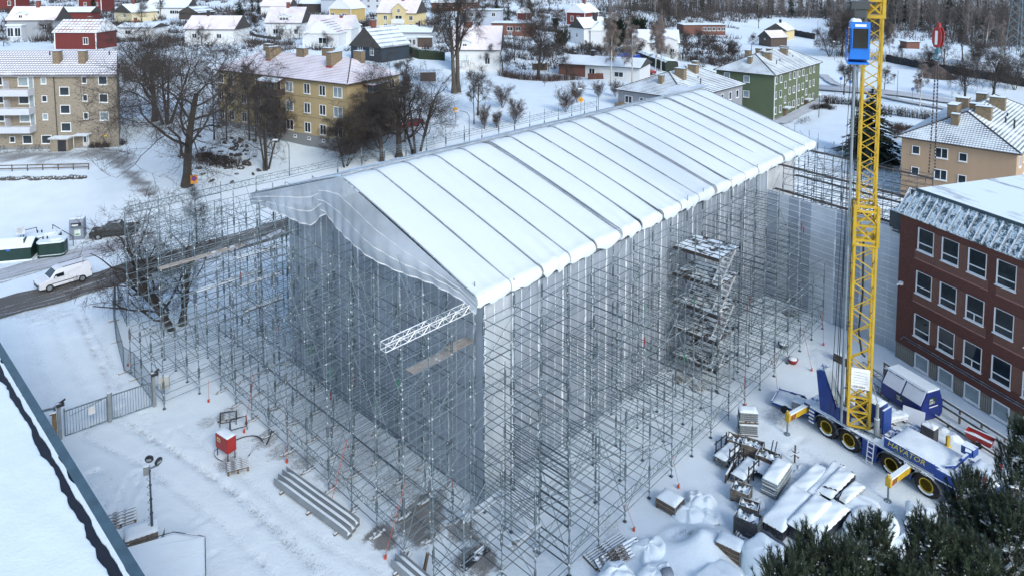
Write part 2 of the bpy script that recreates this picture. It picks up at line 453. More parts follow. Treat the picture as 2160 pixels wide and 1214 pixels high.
# mound of snow in front of the long side
p = G(1480, 1155); d = np.hypot((XX - p.x) / 2.6, (YY - p.y) / 1.9)
ZZ = ZZ + 1.1 * np.clip(1 - d, 0, 1) ** 1.3
p = G(1440, 1140); d = np.hypot((XX - p.x) / 1.0, (YY - p.y) / 0.7); ZZ = ZZ - 0.55 * np.clip(1 - d, 0, 1); DIRT = np.maximum(DIRT, np.clip(1 - np.abs(d - .55) * 3, 0, 1) * vnoise(XX, YY, .2, 33) * .9 * (YY > p.y - .1))
ny, nx = XX.shape
V = np.stack([XX, YY, ZZ], -1).reshape(-1, 3)
a = (np.arange(ny - 1)[:, None] * nx + np.arange(nx - 1)[None, :]).ravel()
F = np.stack([a, a + 1, a + nx + 1, a + nx], 1)
m, nt, b, out = newmat('ground_snow')
at = nt.nodes.new("ShaderNodeAttribute"); at.attribute_name = 'dirt'
oc = coord(nt, 'Object')
n1 = noise(nt, 0.35, 6, 0.6); n2 = noise(nt, 5.0, 4, 0.6); n3 = noise(nt, 18, 3, 0.6)
edge = mathn(nt, 'MULTIPLY_ADD', mathn(nt, 'SUBTRACT', n2, 0.5), 0.9, at.outputs['Fac'])
fine = mathn(nt, 'MULTIPLY_ADD', mathn(nt, 'SUBTRACT', n3, 0.5), 1.9, edge)
df = nt.nodes.new("ShaderNodeMapRange"); df.inputs[1].default_value = 0.22; df.inputs[2].default_value = 0.85; df.clamp = True
lnk(nt, fine, df.inputs[0])
dirt_on = mathn(nt, 'MULTIPLY', df.outputs[0], mathn(nt, 'GREATER_THAN', at.outputs['Fac'], 0.02))
base = mixc(nt, ramp(nt, n1, [(0.35, (0, 0, 0)), (0.7, (1, 1, 1))]), (0.71, 0.80, 0.84), SNOW)
soil = mixc(nt, n2, (0.08, 0.08, 0.076), (0.32, 0.32, 0.31))
lnk(nt, mixc(nt, dirt_on, base, soil), b.inputs['Base Color'])
b.inputs['Roughness'].default_value = 0.7; b.inputs['Specular IOR Level'].default_value = 0.2
bump(nt, b, mathn(nt, 'ADD', n2, mathn(nt, 'MULTIPLY', n3, 0.4)), 0.35, 0.1)
me = np_mesh('snowy_ground', V, F, m, smooth=True)
attr = me.attributes.new('dirt', 'FLOAT', 'POINT'); attr.data.foreach_set('value', DIRT.reshape(-1).astype(np.float32))
g = bpy.data.objects.new('snowy_ground', me); C.objects.link(g); g['kind'] = 'structure'
# ------------------------------------------------------------------ roads
def slush(name, c1, c2, streakdir=0.0, snowamt=0.35):
 m, nt, b, out = newmat(name)
 uvn = nt.nodes.new("ShaderNodeUVMap"); sx = nt.nodes.new("ShaderNodeMapping"); sx.inputs['Scale'].default_value = (0.12, 2.4, 1)
 lnk(nt, uvn.outputs[0], sx.inputs[0])
 st = noise(nt, 1.0, 5, 0.65, vec=sx.outputs[0]); fine = noise(nt, 6, 5, 0.7)
 s = mathn(nt, 'MULTIPLY_ADD', fine, 0.35, st)
 f = nt.nodes.new("ShaderNodeMapRange"); f.inputs[1].default_value = 0.78 - snowamt * 0.4; f.inputs[2].default_value = 0.95 - snowamt * 0.4; lnk(nt, s, f.inputs[0])
 c = mixc(nt, fine, c1, c2)
 lnk(nt, mixc(nt, f.outputs[0], c, (0.5, 0.53, 0.56)), b.inputs['Base Color']); b.inputs['Roughness'].default_value = 0.8
 bump(nt, b, fine, 0.4, 0.04); return m
M_ROAD = slush('wet_road', (0.075, 0.07, 0.062), (0.15, 0.145, 0.13), snowamt=0.16)
M_ROAD2 = slush('snowy_road', (0.17, 0.175, 0.18), (0.36, 0.37, 0.38), snowamt=0.62)
M_ROAD3 = slush('path_snow', (0.28, 0.28, 0.28), (0.45, 0.45, 0.46), snowamt=0.7)
def strip(name, pts, w, m, dz=0.05, kind='structure', seg=1.2):
 P = [Vector((x, y, 0)) for x, y in pts]; Q = []
 for a, b in zip(P[:-1], P[1:]):
  n = max(1, int((b - a).length / seg))
  for i in range(n): Q.append(a.lerp(b, i / n))
 Q.append(P[-1])
 # smooth the line a little
 for _ in range(6): Q = [Q[0]] + [(Q[i - 1] + Q[i] * 2 + Q[i + 1]) / 4 for i in range(1, len(Q) - 1)] + [Q[-1]]
 L = 0; vs = []; uv = []; NW = 6
 for i, q in enumerate(Q):
  d = (Q[min(i + 1, len(Q) - 1)] - Q[max(i - 1, 0)]).normalized(); nrm = Vector((-d.y, d.x, 0))
  if i: L += (q - Q[i - 1]).length
  for j in range(NW + 1):
   o = (j / NW - 0.5) * w; jit = 0
   if j in (0, NW): jit = (math.sin(L * 1.3 + j) + math.sin(L * 3.1)) * 0.12
   p = q + nrm * (o + jit); vs.append(p); uv.append((L, o))
 hz = hgrid(np.array([p.x for p in vs]), np.array([p.y for p in vs]))
 mb = MB(); fs = []
 for i in range(len(Q) - 1):
  for j in range(NW):
   a = i * (NW + 1) + j; fs.append((a, a + NW + 1, a + NW + 2, a + 1))
 mb.add([(p.x, p.y, h + dz) for p, h in zip(vs, hz)], fs)
 o = mb.build(name, m, smooth=True); o['kind'] = kind
 ul = o.data.uv_layers.new(name='UVMap')
 for lp in o.data.loops: ul.data[lp.index].uv = uv[lp.vertex_index]
 return o
strip('street', gp((-160, 690), (0, 651), (130, 618), (225, 588), (350, 550), (480, 517), (600, 480), (760, 425), (900, 372), (1100, 310), (1290, 250)), 4.6, M_ROAD, 0.11)
strip('pavement', gp((300, 596), (400, 560), (600, 488)), 0.9, M_ROAD3, 0.16)
strip('road_lay_by', gp((-120, 610), (0, 582), (120, 548), (230, 520), (330, 500)), 3.2, M_ROAD2, 0.09)
strip('back_road', gp((2300, 240), (2160, 232), (2040, 222), (1900, 200), (1790, 192), (1735, 188), (1690, 182)), 6.5, M_ROAD2, 0.35)
strip('side_road', gp((1735, 160), (1760, 180), (1900, 215), (2100, 250), (2300, 290)), 2.2, M_ROAD2, 0.4)
strip('block_path', gp((1640, 262), (1680, 243), (1730, 218), (1745, 205)), 2.6, M_ROAD3, 0.25)
# ------------------------------------------------------------------ the wrapped building and its temporary roof (site frame: x = u, y = v)
def sheet_mat(name, col, alpha, transl=0.35):
 m = bpy.data.materials.new(name); m.use_nodes = True; nt = m.node_tree; nt.nodes.clear(); MATS[name] = m
 out = nt.nodes.new("ShaderNodeOutputMaterial"); d = nt.nodes.new("ShaderNodeBsdfDiffuse"); t = nt.nodes.new("ShaderNodeBsdfTranslucent")
 g = nt.nodes.new("ShaderNodeBsdfGlossy"); g.inputs['Roughness'].default_value = 0.35
 tr = nt.nodes.new("ShaderNodeBsdfTransparent"); m1 = nt.nodes.new("ShaderNodeMixShader"); m2 = nt.nodes.new("ShaderNodeMixShader"); m3 = nt.nodes.new("ShaderNodeMixShader")
 n = noise(nt, 0.25, 5, 0.6); f = noise(nt, 7, 3, 0.6, sx=(1, 1, .3))
 c = mixc(nt, ramp(nt, n, [(0.35, (0, 0, 0)), (0.65, (1, 1, 1))]), tuple(x * 0.82 for x in col), tuple(min(1, x * 1.12) for x in col))
 lnk(nt, c, d.inputs[0]); lnk(nt, c, t.inputs[0])
 m1.inputs[0].default_value = transl; lnk(nt, d.outputs[0], m1.inputs[1]); lnk(nt, t.outputs[0], m1.inputs[2])
 m3.inputs[0].default_value = 0.05; lnk(nt, m1.outputs[0], m3.inputs[1]); lnk(nt, g.outputs[0], m3.inputs[2])
 a = mathn(nt, 'MULTIPLY_ADD', mathn(nt, 'SUBTRACT', n, 0.5), 0.2, alpha, True)
 lnk(nt, a, m2.inputs[0]); lnk(nt, tr.outputs[0], m2.inputs[1]); lnk(nt, m3.outputs[0], m2.inputs[2])
 bn = nt.nodes.new("ShaderNodeBump"); bn.inputs['Strength'].default_value = 0.35; bn.inputs['Distance'].default_value = 0.04
 lnk(nt, f, bn.inputs['Height']); lnk(nt, bn.outputs[0], d.inputs['Normal'])
 lnk(nt, m2.outputs[0], out.inputs[0]); return m
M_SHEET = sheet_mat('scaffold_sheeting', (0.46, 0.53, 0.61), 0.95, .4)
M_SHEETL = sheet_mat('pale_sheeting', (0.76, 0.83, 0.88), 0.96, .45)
M_SEAM = mat('sheet_seam', (0.72, 0.79, 0.84), 0.6, var=0.22, vscale=6)
M_DRAPE = sheet_mat('clear_drape', (0.72, 0.80, 0.87), 0.85, 0.45)
M_TARP = snow_mat('snowy_tarpaulin', (0.67, 0.745, 0.775), 0.22, 0.6)
M_BAND = mat('white_band', (0.80, 0.82, 0.84), 0.6, var=0.05)
M_ARCH = mat('arch_tube', (0.33, 0.36, 0.38), 0.5, 0.3, snow=0.25, var=0.2)
M_INNER = mat('rendered_wall', (0.55, 0.57, 0.58), 0.9, var=0.15)
def site(name, label, cat, u=0, v=0, z=0, group=None): return thing(name, label, cat, S(u, v, z), SITE_RZ, group)
# building inside the sheeting
bld = site('wrapped_building', 'pale building behind translucent sheeting with dark window openings', 'building')
MB().box((1.3, 1.3, -0.2), (46, 20.2, 11.0)).build('wall', M_INNER, bld)
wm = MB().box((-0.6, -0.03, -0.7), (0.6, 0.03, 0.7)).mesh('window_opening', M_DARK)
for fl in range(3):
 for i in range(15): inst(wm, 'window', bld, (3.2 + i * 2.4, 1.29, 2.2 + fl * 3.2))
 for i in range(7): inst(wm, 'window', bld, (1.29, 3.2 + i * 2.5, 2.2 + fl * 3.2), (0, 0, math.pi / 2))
# temporary roof
tent = site('weather_roof', 'long white tarpaulin roof under snow above the scaffolded building', 'roof')
RU0, BAY, NB = -0.95, 2.64, 18
def prof(t):
 """cross-section, t 0 at the ridge to 1 at the lip of the near eave: (distance from the ridge, z)"""
 if t < 0.86:
  s = t / 0.86; d = s * 12.35; z = 16.5 - d * 0.315 + 0.10 * math.sin(s * math.pi)
  if s < 0.05: z = 16.5 - 0.12 + (0.12 - 0.12 * (1 - s / 0.05) ** 2) * 1.0 - d * 0.315 * 1.0 + 0.0
  return d, z
 s = (t - 0.86) / 0.14; a = s * math.pi * 0.62
 return 12.35 + 0.46 * math.sin(a), 12.61 - 0.42 * (1 - math.cos(a))
ts = [0, .01, .03, .06, .1, .17, .24, .31, .38, .45, .52, .59, .66, .73, .79, .83, .86, .88, .9, .92, .94, .955, .97, .985, 1.0]
def panel(u0, u1, side, seed):
 r = random.Random(seed); mb = MB(); NU = 10
 wr = [(r.random() * 6, 1 + r.random() * 3, r.random() * .04) for _ in range(3)]
 vs = []
 for t in ts:
  d, z = prof(t)
  for i in range(NU + 1):
   s = i / NU; bulge = math.sin(s * math.pi) ** 0.7
   e = max(0, (t - 0.72) / 0.28)
   w = sum(a * math.sin(ph + s * k * 5 + t * 9) for ph, k, a in wr) * (0.3 + e * 2.2)
   zz = z + bulge * 0.09 + w * 1.3
   dd = d + (bulge * 0.08 + w * .6) * e
   if t > 0.97: zz -= 0.22 * bulge
   vs.append((u0 + (u1 - u0) * s, 12.33 - side * dd, zz))
 fs = []
 for j in range(len(ts) - 1):
  for i in range(NU):
   a = j * (NU + 1) + i; f = (a, a + NU + 1, a + NU + 2, a + 1)
   fs.append(f if side > 0 else f[::-1])
 mb.add(vs, fs); return mb
for i in range(NB):
 u0 = RU0 + i * BAY; gapL = 0.22 if i in (5, 10, 15) else 0.03
 for side in (1, -1):
  panel(u0 + gapL, u0 + BAY - 0.03, side, i * 2 + side).build('roof_panel', M_TARP, tent, smooth=True)
pp = [prof(t) for t in ts]
def arch_mb(side, r=0.042, off=0.0, lift=0.06):
 mb = MB(); pts = [(off, 12.33 - side * d, z + lift) for d, z in pp]
 return mb.path(pts, r, 5)
for side in (1, -1):
 am = arch_mb(side).mesh('arch_rail', M_ARCH)
 am2 = MB();
 for o_ in (0.02, 0.26): am2.path([(o_, 12.33 - side * d, z + 0.10) for d, z in pp], 0.045, 5)
 for k in range(0, 60):
  d = k * 0.2; am2.bar((0.02, 12.33 - side * d, 16.5 - d * .315 + .02), (0.26, 12.33 - side * (d + .1), 16.5 - (d + .1) * .315 - 0.1), 0.05)
 am2 = am2.mesh('double_arch_truss', M_ARCH)
 for i in range(NB + 1):
  u = RU0 + i * BAY
  if i in (5, 10, 15): inst(am2, 'double_arch_truss', tent, (u - 0.04, 0, 0))
  else: inst(am, 'arch_rail', tent, (u, 0, 0))
for i in (5, 10, 15):
 for side in (1, -1):
  MB().grid(lambda s, t: (RU0 + i * BAY - .12 + s * .40, 12.33 - side * prof(t)[0], prof(t)[1] - .06), 1, 30).build('underlay_strip', MATS['pale_sheeting'], tent)
# dark underlay seen in the gaps, ridge tube, eave lattice
MB().path([(RU0, 12.33, 16.62), (RU0 + NB * BAY, 12.33, 16.62)], 0.07, 6).build('ridge_rail', M_ARCH, tent)
def lattice(L, h=0.4, r=0.022, step=0.5, m=None, w=0.0):
 """ladder beam along x with zig-zag bracing"""
 mb = MB()
 for y in ((0,) if w == 0 else (-w / 2, w / 2)):
  mb.tube((0, y, 0), (L, y, 0), r, n=5); mb.tube((0, y, h), (L, y, h), r, n=5)
  n = max(2, int(L / step))
  for i in range(n):
   x0 = i * L / n; x1 = (i + 1) * L / n
   mb.tube((x0, y, 0 if i % 2 else h), (x1, y, h if i % 2 else 0), r * .6, n=4, cap=False)
   mb.tube((x0, y, 0), (x0, y, h), r * .6, n=4, cap=False)
 if w:
  n = max(2, int(L / step))
  for i in range(n + 1):
   x = i * L / n; mb.tube((x, -w / 2, 0), (x, w / 2, 0), r * .6, n=4, cap=False); mb.tube((x, -w / 2, h), (x, w / 2, h), r * .6, n=4, cap=False)
 return mb
ev = lattice(BAY * 3, 0.45, 0.03, 0.45).mesh('eave_lattice', M_GALVD)
for i in range(6): inst(ev, 'eave_lattice', tent, (RU0 + i * 3 * BAY, -0.35, 11.85)); inst(ev, 'eave_lattice', tent, (RU0 + i * 3 * BAY, 24.9, 11.85))
# front gable: trusses of the first frame and the torn, draped sheet
gm = MB()
for side in (1, -1):
 q = [(12.33 - side * d, z) for d, z in (prof(t / 20 * .86) for t in range(21))]
 for (a, b), (c, d) in zip(q[:-1], q[1:]):
  gm.tube((RU0 + .12, a, b - 0.05), (RU0 + .12, c, d - .05), 0.04, n=5); gm.tube((RU0 + .12, a, b - 0.85), (RU0 + .12, c, d - .85), 0.035, n=5)
  gm.tube((RU0 + .12, a, b - 0.05), (RU0 + .12, (a + c) / 2, (b + d) / 2 - .85), 0.022, n=4); gm.tube((RU0 + .12, (a + c) / 2, (b + d) / 2 - .85), (RU0 + .12, c, d - .05), 0.022, n=4)
gm.build('gable_truss', M_GALVD, tent)
low_r = [(14.78, 13.75), (13.9, 13.75), (12.76, 13.31), (10.8, 12.98), (8.8, 12.69), (7, 12.45), (5.49, 12.3), (2.89, 12.36), (0.71, 12.2), (-0.45, 11.7)]
low_l = [(25.0, 11.75), (22.5, 12.2), (19.61, 12.3), (17.3, 12.2), (16.0, 12.35), (15.52, 12.7), (14.8, 13.3), (13.5, 13.9), (12.4, 14.6)]
def interp(tab, v):
 tab = sorted(tab)
 if v <= tab[0][0]: return tab[0][1]
 for (a, b), (c, d) in zip(tab[:-1], tab[1:]):
  if v <= c: return b + (d - b) * (v - a) / (c - a)
 return tab[-1][1]
def zroof(v):
 d = abs(v - 12.33)
 return 16.5 - d * .315 if d < 12.1 else 12.69 - 0.3 * (d - 12.1)
def drape(v0, v1, low, out, name, wob):
 def fn(s, t):
  v = v0 + (v1 - v0) * s; zt = zroof(v) + 0.03; zb = min(interp(low, v), zt - 0.05)
  z = zt + (zb - zt) * t
  o = out * math.sin(t * 1.9) * (1 - abs(2 * s - 0.9)) + 0.05 * math.sin(v * 5 + t * 3) * t + wob * math.sin(s * 9 + t * 5) * t * 0.5
  return (RU0 - 0.06 - max(0, o), v, z)
 mb = MB().grid(fn, 70, 12, flip=(v1 > v0)); o = mb.build(name, M_DRAPE, tent, smooth=True)
 for k, t in enumerate((0.33, 0.66, 0.995)):
  b = MB().grid(lambda s, q: (lambda p: (p[0] - 0.03, p[1], p[2] - 0.0 + (q - .5) * (0.07 if t < .9 else 0.09)))(fn(s, t)), 60, 1)
  b.build('white_band', M_BAND, tent)
 return o
drape(25.1, 12.2, low_l, 0.25, 'gable_drape', 0.12)
drape(15.0, -0.5, low_r, 0.85, 'gable_drape', 0.2)
# loose sheet hanging over at the far left and far right corners
MB().grid(lambda s, t: (RU0 + s * 2.2 - .05, 25.15 + 0.15 * math.sin(t * 3), 12.6 - t * 0.9 - .1 * math.sin(s * 9)), 10, 5).build('corner_flap', M_DRAPE, tent, smooth=True)
MB().grid(lambda s, t: (RU0 + NB * BAY + t * 1.5 * math.sin(s * 3.1) + .05, 12.33 - 12.9 * s, zroof(12.33 - 12.6 * s) - t * 1.6 + .1), 24, 5).build('end_flap', M_SHEETL, tent, smooth=True)
MB().grid(lambda s, t: (42 + s * 6.5, 12.4 + t * 1.6, 16.6 + .35 * math.sin(s * 6) * t + .15 * t), 16, 5).build('ridge_flap', M_SHEETL, tent, smooth=True)
# ---------------------------------------------------------------- sheeting (hangs on the scaffold)
scaf = site('scaffold', 'dense galvanised tube scaffold standing around the long white roofed hall', 'scaffold')
def wall_panels(p0, p1, z0, z1f, n, thick_every, root, face, seedk, lm=None, light=()):
 """p0,p1 in (u,v); face = outward normal in (u,v)"""
 p0 = Vector((*p0, 0)); p1 = Vector((*p1, 0)); fo = Vector((*face, 0))
 for i in range(n):
  a = p0.lerp(p1, i / n); b = p0.lerp(p1, (i + 1) / n); r = random.Random(seedk + i)
  ph = r.random() * 6; am = 0.006 + r.random() * 0.012
  def fn(s, t, a=a, b=b, ph=ph, am=am):
   q = a.lerp(b, s); z = z0 + (z1f(i + s) - z0) * t
   return q + fo * (am * math.sin(s * math.pi) * (0.6 + .6 * math.sin(t * 11 + ph)) + 0.004 * math.sin(s * 12 + t * 6 + ph)) + Vector((0, 0, z))
  MB().grid(fn, 4, 14).build('sheet_panel', M_SHEETL if i in light else M_SHEET, root, smooth=True)
 for i in range(n + 1):
  a = p0.lerp(p1, i / n); w = (0.15 if i % thick_every == 0 else 0.06); r = random.Random(seedk + 99 + i)
  d = (p1 - p0).normalized(); mb = MB(); K = 22
  pts = [(a + d * (r.random() - .5) * 0.05 + Vector((0, 0, z0 + (z1f(i) - z0) * k / K)), w * (0.45 + r.random() * 0.9)) for k in range(K + 1)]
  for (q, wa), (q2, wb) in zip(pts[:-1], pts[1:]):
   o = fo * 0.04
   mb.quad(q - d * wa / 2 + o, q + d * wa / 2 + o, q2 + d * wb / 2 + o, q2 - d * wb / 2 + o)
  mb.build('sheet_seam', M_SEAM, root)
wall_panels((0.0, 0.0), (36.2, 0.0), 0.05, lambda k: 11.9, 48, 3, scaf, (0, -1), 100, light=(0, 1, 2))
wall_panels((0.0, 21.0), (0.0, 0.0), 0.05, lambda k: 12.6 + 0.6 * math.sin(k * .12), 28, 3, scaf, (-1, 0), 300)
wing = site('sheeted_wing_scaffold', 'sheeted scaffold wall between the hall and the red brick school', 'scaffold')
MB().prism([(37.0, -.6), (34.3, -12.0), (40, -12.0), (40, -.6)][::-1], 0, 8.2).build('wall', M_INNER, wing)
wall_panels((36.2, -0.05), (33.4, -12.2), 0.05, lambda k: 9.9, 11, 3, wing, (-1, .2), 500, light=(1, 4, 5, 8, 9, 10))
for z in np.arange(1.0, 10.2, 0.55):
 MB().tube((36.05, -.05, z), (33.25, -12.2, z), 0.02, n=4).build('sheet_rail', M_SEAM, wing)
# ---------------------------------------------------------------- scaffold members
UNIT = {}
def unit_tube(m, n=6):
 k = (m.name, n)
 if k not in UNIT: UNIT[k] = MB().tube((0, 0, 0), (0, 0, 1), 1.0, n=n).mesh('tube_' + m.name, m)
 return UNIT[k]
def ptube(parent, name, p, q, r, m, label=None, n=5):
 p = Vector(p); q = Vector(q); d = q - p
 o = inst(unit_tube(m, n), name, parent, p, d.to_track_quat('Z', 'Y').to_euler(), (r, r, d.length), label)
 return o
MEM = {'ledger': [], 'transom': [], 'brace': []}
def mem(kind, p, q, r): MEM[kind].append((p, q, r))
upm = {}
def upright_mesh(h, var):
 k = (round(h, 1), var)
 if k in upm: return upm[k]
 r = random.Random(hash(k) % 1000 + var); mb = MB().tube((0, 0, 0.05), (0, 0, h), 0.027, n=6, mi=0)
 mb.box((-.09, -.09, 0), (.09, .09, .05), mi=1)
 z = 0.4
 while z < h - 0.2:
  mb.lathe([(0.062, -0.02), (0.062, 0.02)], 6, c=(0, 0, z), mi=0); z += 0.5
 z = r.choice([1.2, 1.9, 2.6])
 while z < h - 0.8:
  mb.tube((0.05, 0, z), (0.05, 0, z + 0.75), 0.024, n=5, mi=1); mb.tube((-0.04, 0.03, z), (-0.04, .03, z + 0.7), 0.022, n=5, mi=1)
  z += r.choice([2.0, 2.5, 3.0])
 upm[k] = mb.mesh('standard', [M_GALV, M_GALVD]); return upm[k]
def standard(u, v, h, root=None, var=None):
 inst(upright_mesh(h, rnd.randrange(3) if var is None else var), 'standard', root or scaf, (u, v, 0))
def zone(us, vs, hfun, lev_u=2.0, lev_v=1.0, pair=0.5, pu=.5, zmin=0.5, brace=True, skip=lambda i, j: False, dens=1.0):
 for i, u in enumerate(us):
  for j, v in enumerate(vs):
   if skip(i, j): continue
   standard(u, v, hfun(u, v) + rnd.choice([0, 0, .5, -.3, .8]))
 for i, u in enumerate(us):
  for j in range(len(vs) - 1):
   if skip(i, j) or skip(i, j + 1): continue
   h = min(hfun(u, vs[j]), hfun(u, vs[j + 1])); z = zmin + rnd.choice([0, 0.1]); k = 0
   while z < h:
    mem('transom', (u, vs[j], z), (u, vs[j + 1], z), 0.021)
    if pair and rnd.random() < 0.8 * dens: mem('transom', (u, vs[j], z + pair), (u, vs[j + 1], z + pair), 0.021)
    if brace and k % 2 == (i + j) % 2 and rnd.random() < .7: mem('brace', (u, vs[j], z), (u, vs[j + 1], z + lev_v * 1.6), 0.017)
    z += lev_v; k += 1
 for j, v in enumerate(vs):
  for i in range(len(us) - 1):
   if skip(i, j) or skip(i + 1, j): continue
   h = min(hfun(us[i], v), hfun(us[i + 1], v)); z = zmin + 0.05; k = 0
   while z < h:
    mem('ledger', (us[i], v, z), (us[i + 1], v, z), 0.023)
    if pu and rnd.random() < .85 * dens: mem('ledger', (us[i], v, z + 0.5), (us[i + 1], v, z + 0.5), 0.021)
    if brace and (i + k) % 2 == 0 and rnd.random() < .8: mem('brace', (us[i], v, z), (us[i + 1], v, z + lev_u), 0.017)
    z += lev_u; k += 1
Ru = [-0.35 + 2.4 * i for i in range(15)]; Rv = [-0.35, -2.4, -4.4, -6.4]
RH = {-0.35: 12.1, -2.4: 11.4, -4.4: 9.6, -6.4: 6.4}
zone(Ru, Rv, lambda u, v: RH[v] - (1.2 if u > 22 and v < -3 else 0), skip=lambda i, j: i in (9,) and j in (1,))
Gu = [-5.4, -3.7, -2.1, -0.4]; Gv = [0.3 + 2.35 * i for i in range(10)]
zone(Gu, Gv, lambda u, v: {-5.4: 11.3, -3.7: 12, -2.1: 12, -0.4: 12.2}[u] - (2.5 if v > 12 and u < -5 else 0), lev_v=2.0, lev_u=1.0, pair=0)
Fu = [-9.0, -6.6, -4.2, -1.8]; Fv = [22.2, 24.3, 26.4, 28.6]
zone(Fu, Fv, lambda u, v: 12.2, lev_v=2.0, lev_u=1.0, pair=.5, dens=.6)
zone([-5.4, -2.9, -0.4], [-6.4, -4.2, -2.0], lambda u, v: 6.4 if v < -4 else 9.4, skip=lambda i, j: (i == 0 and j == 0))
# behind the hall only the outer rows are seen, above the ridge
Bu = [0.6 + 2.57 * i for i in range(19)]
zone(Bu[:3], [24.6, 27.4], lambda u, v: 12.4)
for u in Bu[3:]:
 standard(u, 27.4, 13.6)
for a, b in zip(Bu[:-1], Bu[1:]):
 for z in (8.4, 10.4, 12.4): mem('ledger', (a, 27.4, z), (b, 27.4, z), .023); mem('ledger', (a, 27.4, z + .5), (b, 27.4, z + .5), .02)
lb = lattice(2.57, 0.5, 0.022, 0.6).mesh('lattice_rail', M_GALV)
for u in Bu[:-1]: inst(lb, 'lattice_rail', scaf, (u, 27.4, 12.6))
for u in (-9.0, -6.43, -3.86, -1.3): inst(lb, 'lattice_rail', scaf, (u, 28.6, 12.1)); inst(lb, 'lattice_rail', scaf, (u, 27.4, 12.5)); inst(lb, 'lattice_rail', scaf, (u, 22.2, 12.2)); inst(lb, 'lattice_rail', scaf, (u, 24.2, 12.4))
# beyond the wing: scaffold towards the road, with walkways
zone([37.4, 39.8, 42.4, 45.0], [-1.0, -3.6, -6.2, -8.8, -11.4], lambda u, v: 12.2, zmin=6.2, lev_v=1.0, lev_u=2.0)
zone([47.6, 50.2, 52.8], [-1.0, 1.6, 4.2], lambda u, v: 12.0, zmin=6, lev_v=2.0)
def board_run(name, p, q, w, z, root, m=M_PLANK, n=3, label=None):
 """a walkway of separate boards from p to q in (u,v)"""
 p = Vector((*p, 0)); q = Vector((*q, 0)); d = (q - p).normalized(); s = Vector((-d.y, d.x, 0))
 for k in range(n):
  o = s * ((k + .5) / n - .5) * w
  MB().bar(p + o + Vector((0, 0, z)), q + o + Vector((0, 0, z)), w / n - .03, .05).build(name, m, root, label=label)
for (p, q, w, z, m) in [((-4.3, 1.1), (-1.6, 1.1), .75, 9.2, M_PLANK), ((-1.6, 1.15), (0.0, 1.15), .75, 9.3, M_PLANK), ((-2.5, -4.4), (-.3, -4.4), .4, 1.6, M_WOOD), ((-4.6, -3.2), (-2.9, -3.2), .5, 1.2, M_BLACKM),
     ((-2.6, -1.2), (0.6, -1.2), .5, 1.3, M_CONC)]:
 board_run('board', p, q, w, z, scaf, m, 2)
M_BDARK = mat('dark_wet_board', (.05, .042, .035), .8, var=.3)
for u, z in ((36.5, 10.05), (41.2, 10.3), (37.4, 12.1), (44.8, 12.0)):
 board_run('board', (u, -.6), (u - 2.4, -12), .5, z, scaf, M_BDARK, 2)
for (u, v, L, z) in [(-9, 22.2, 6, 9.9), (-6.6, 22.2, 5, 7.5), (-4.0, 21.5, 3.5, 9.3), (-3.8, 21.5, 3.2, 7.2), (-3.5, 21.5, 3, 5.2)]:
 board_run('board', (u, v), (u + L, v), .55, z, scaf, M_PLANK if z == 9.9 else M_WOODB, 2)
# the outer ladder beam low along the long side
lb2 = lattice(4.8, 0.45, 0.026, 0.42).mesh('lattice_beam', M_GALV)
for k in range(7): inst(lb2, 'lattice_beam', scaf, (-0.35 + k * 4.8, -6.52, 1.35))
for k in range(5): inst(lb2, 'lattice_beam', scaf, (-5.5, 0.3 + k * 4.5, 1.3), (0, 0, math.pi / 2))
# cantilevered white truss at the corner
tr = lattice(6.9, 0.40, 0.027, 0.45, w=0.40).mesh('roof_truss_beam', M_ALU)
inst(tr, 'white_truss', tent, (-6.6, 0.2, 11.6))
# long diagonals of buttresses
for u in Ru[::2]:
 mem('brace', (u, -6.4, 0.6), (u, -2.4, 9.5), 0.022)
for v in Gv[::3]:
 mem('brace', (-5.4, v, 0.6), (-2.1, v, 8.5), 0.022)
# lay members out: the 300 nearest of each kind singly, the rest joined
def camdist(p):
 w = S(p[0], p[1], p[2]); return (w - Vector((0, 0, CAM_H))).length
for kind, m in (('ledger', M_GALV), ('transom', M_GALVD), ('brace', M_GALV)):
 L = sorted(MEM[kind], key=lambda t: camdist(t[0]))
 for p, q, r in L[:298]: ptube(scaf, kind, p, q, r, m)
 if L[298:]:
  P, Q, RR = zip(*L[298:])
  V, F = np_tubes(P, Q, RR, RR, 4)
  o = bpy.data.objects.new(kind + '_run', np_mesh(kind + '_run', V, F, m)); C.objects.link(o); o.parent = scaf; o['kind'] = 'stuff'
# couplers: small bright castings where tubes meet
cp = []
for kind in MEM:
 for p, q, r in MEM[kind]:
  if rnd.random() < 0.35: cp.append(p)
P = np.array(cp); Q = P + np.array([0, 0, 0.09])
V, F = np_tubes(P, Q, np.full(len(P), .045), np.full(len(P), .045), 4)
o = bpy.data.objects.new('coupler', np_mesh('coupler', V, F, M_ALU)); C.objects.link(o); o.parent = scaf; o['kind'] = 'stuff'
# green and red marks wrapped on a few standards
for k in range(26):
 u, v = (rnd.choice(Ru), rnd.choice(Rv)) if k % 2 else (rnd.choice(Gu), rnd.choice(Gv))
 z = rnd.uniform(2, 10); mm = mat('green_tape', (0.03, 0.22, 0.12), .6) if rnd.random() < .6 else mat('red_tape', (0.25, 0.03, 0.03), .6)
 MB().tube((u, v, z), (u, v, z + .5), 0.04, n=6).build('marker_tape', mm, scaf)
# sole boards under the outer feet
sb = MB().box((-.32, -.13, 0), (.32, .13, .05)).mesh('sole_board', M_WOOD)
for v in Gv:
 for u in Gu:
  for o_ in (-.17, .17): inst(sb, 'sole_board', scaf, (u + o_, v + rnd.uniform(-.1, .1), 0.01), (0, 0, rnd.uniform(-.3, .3)))
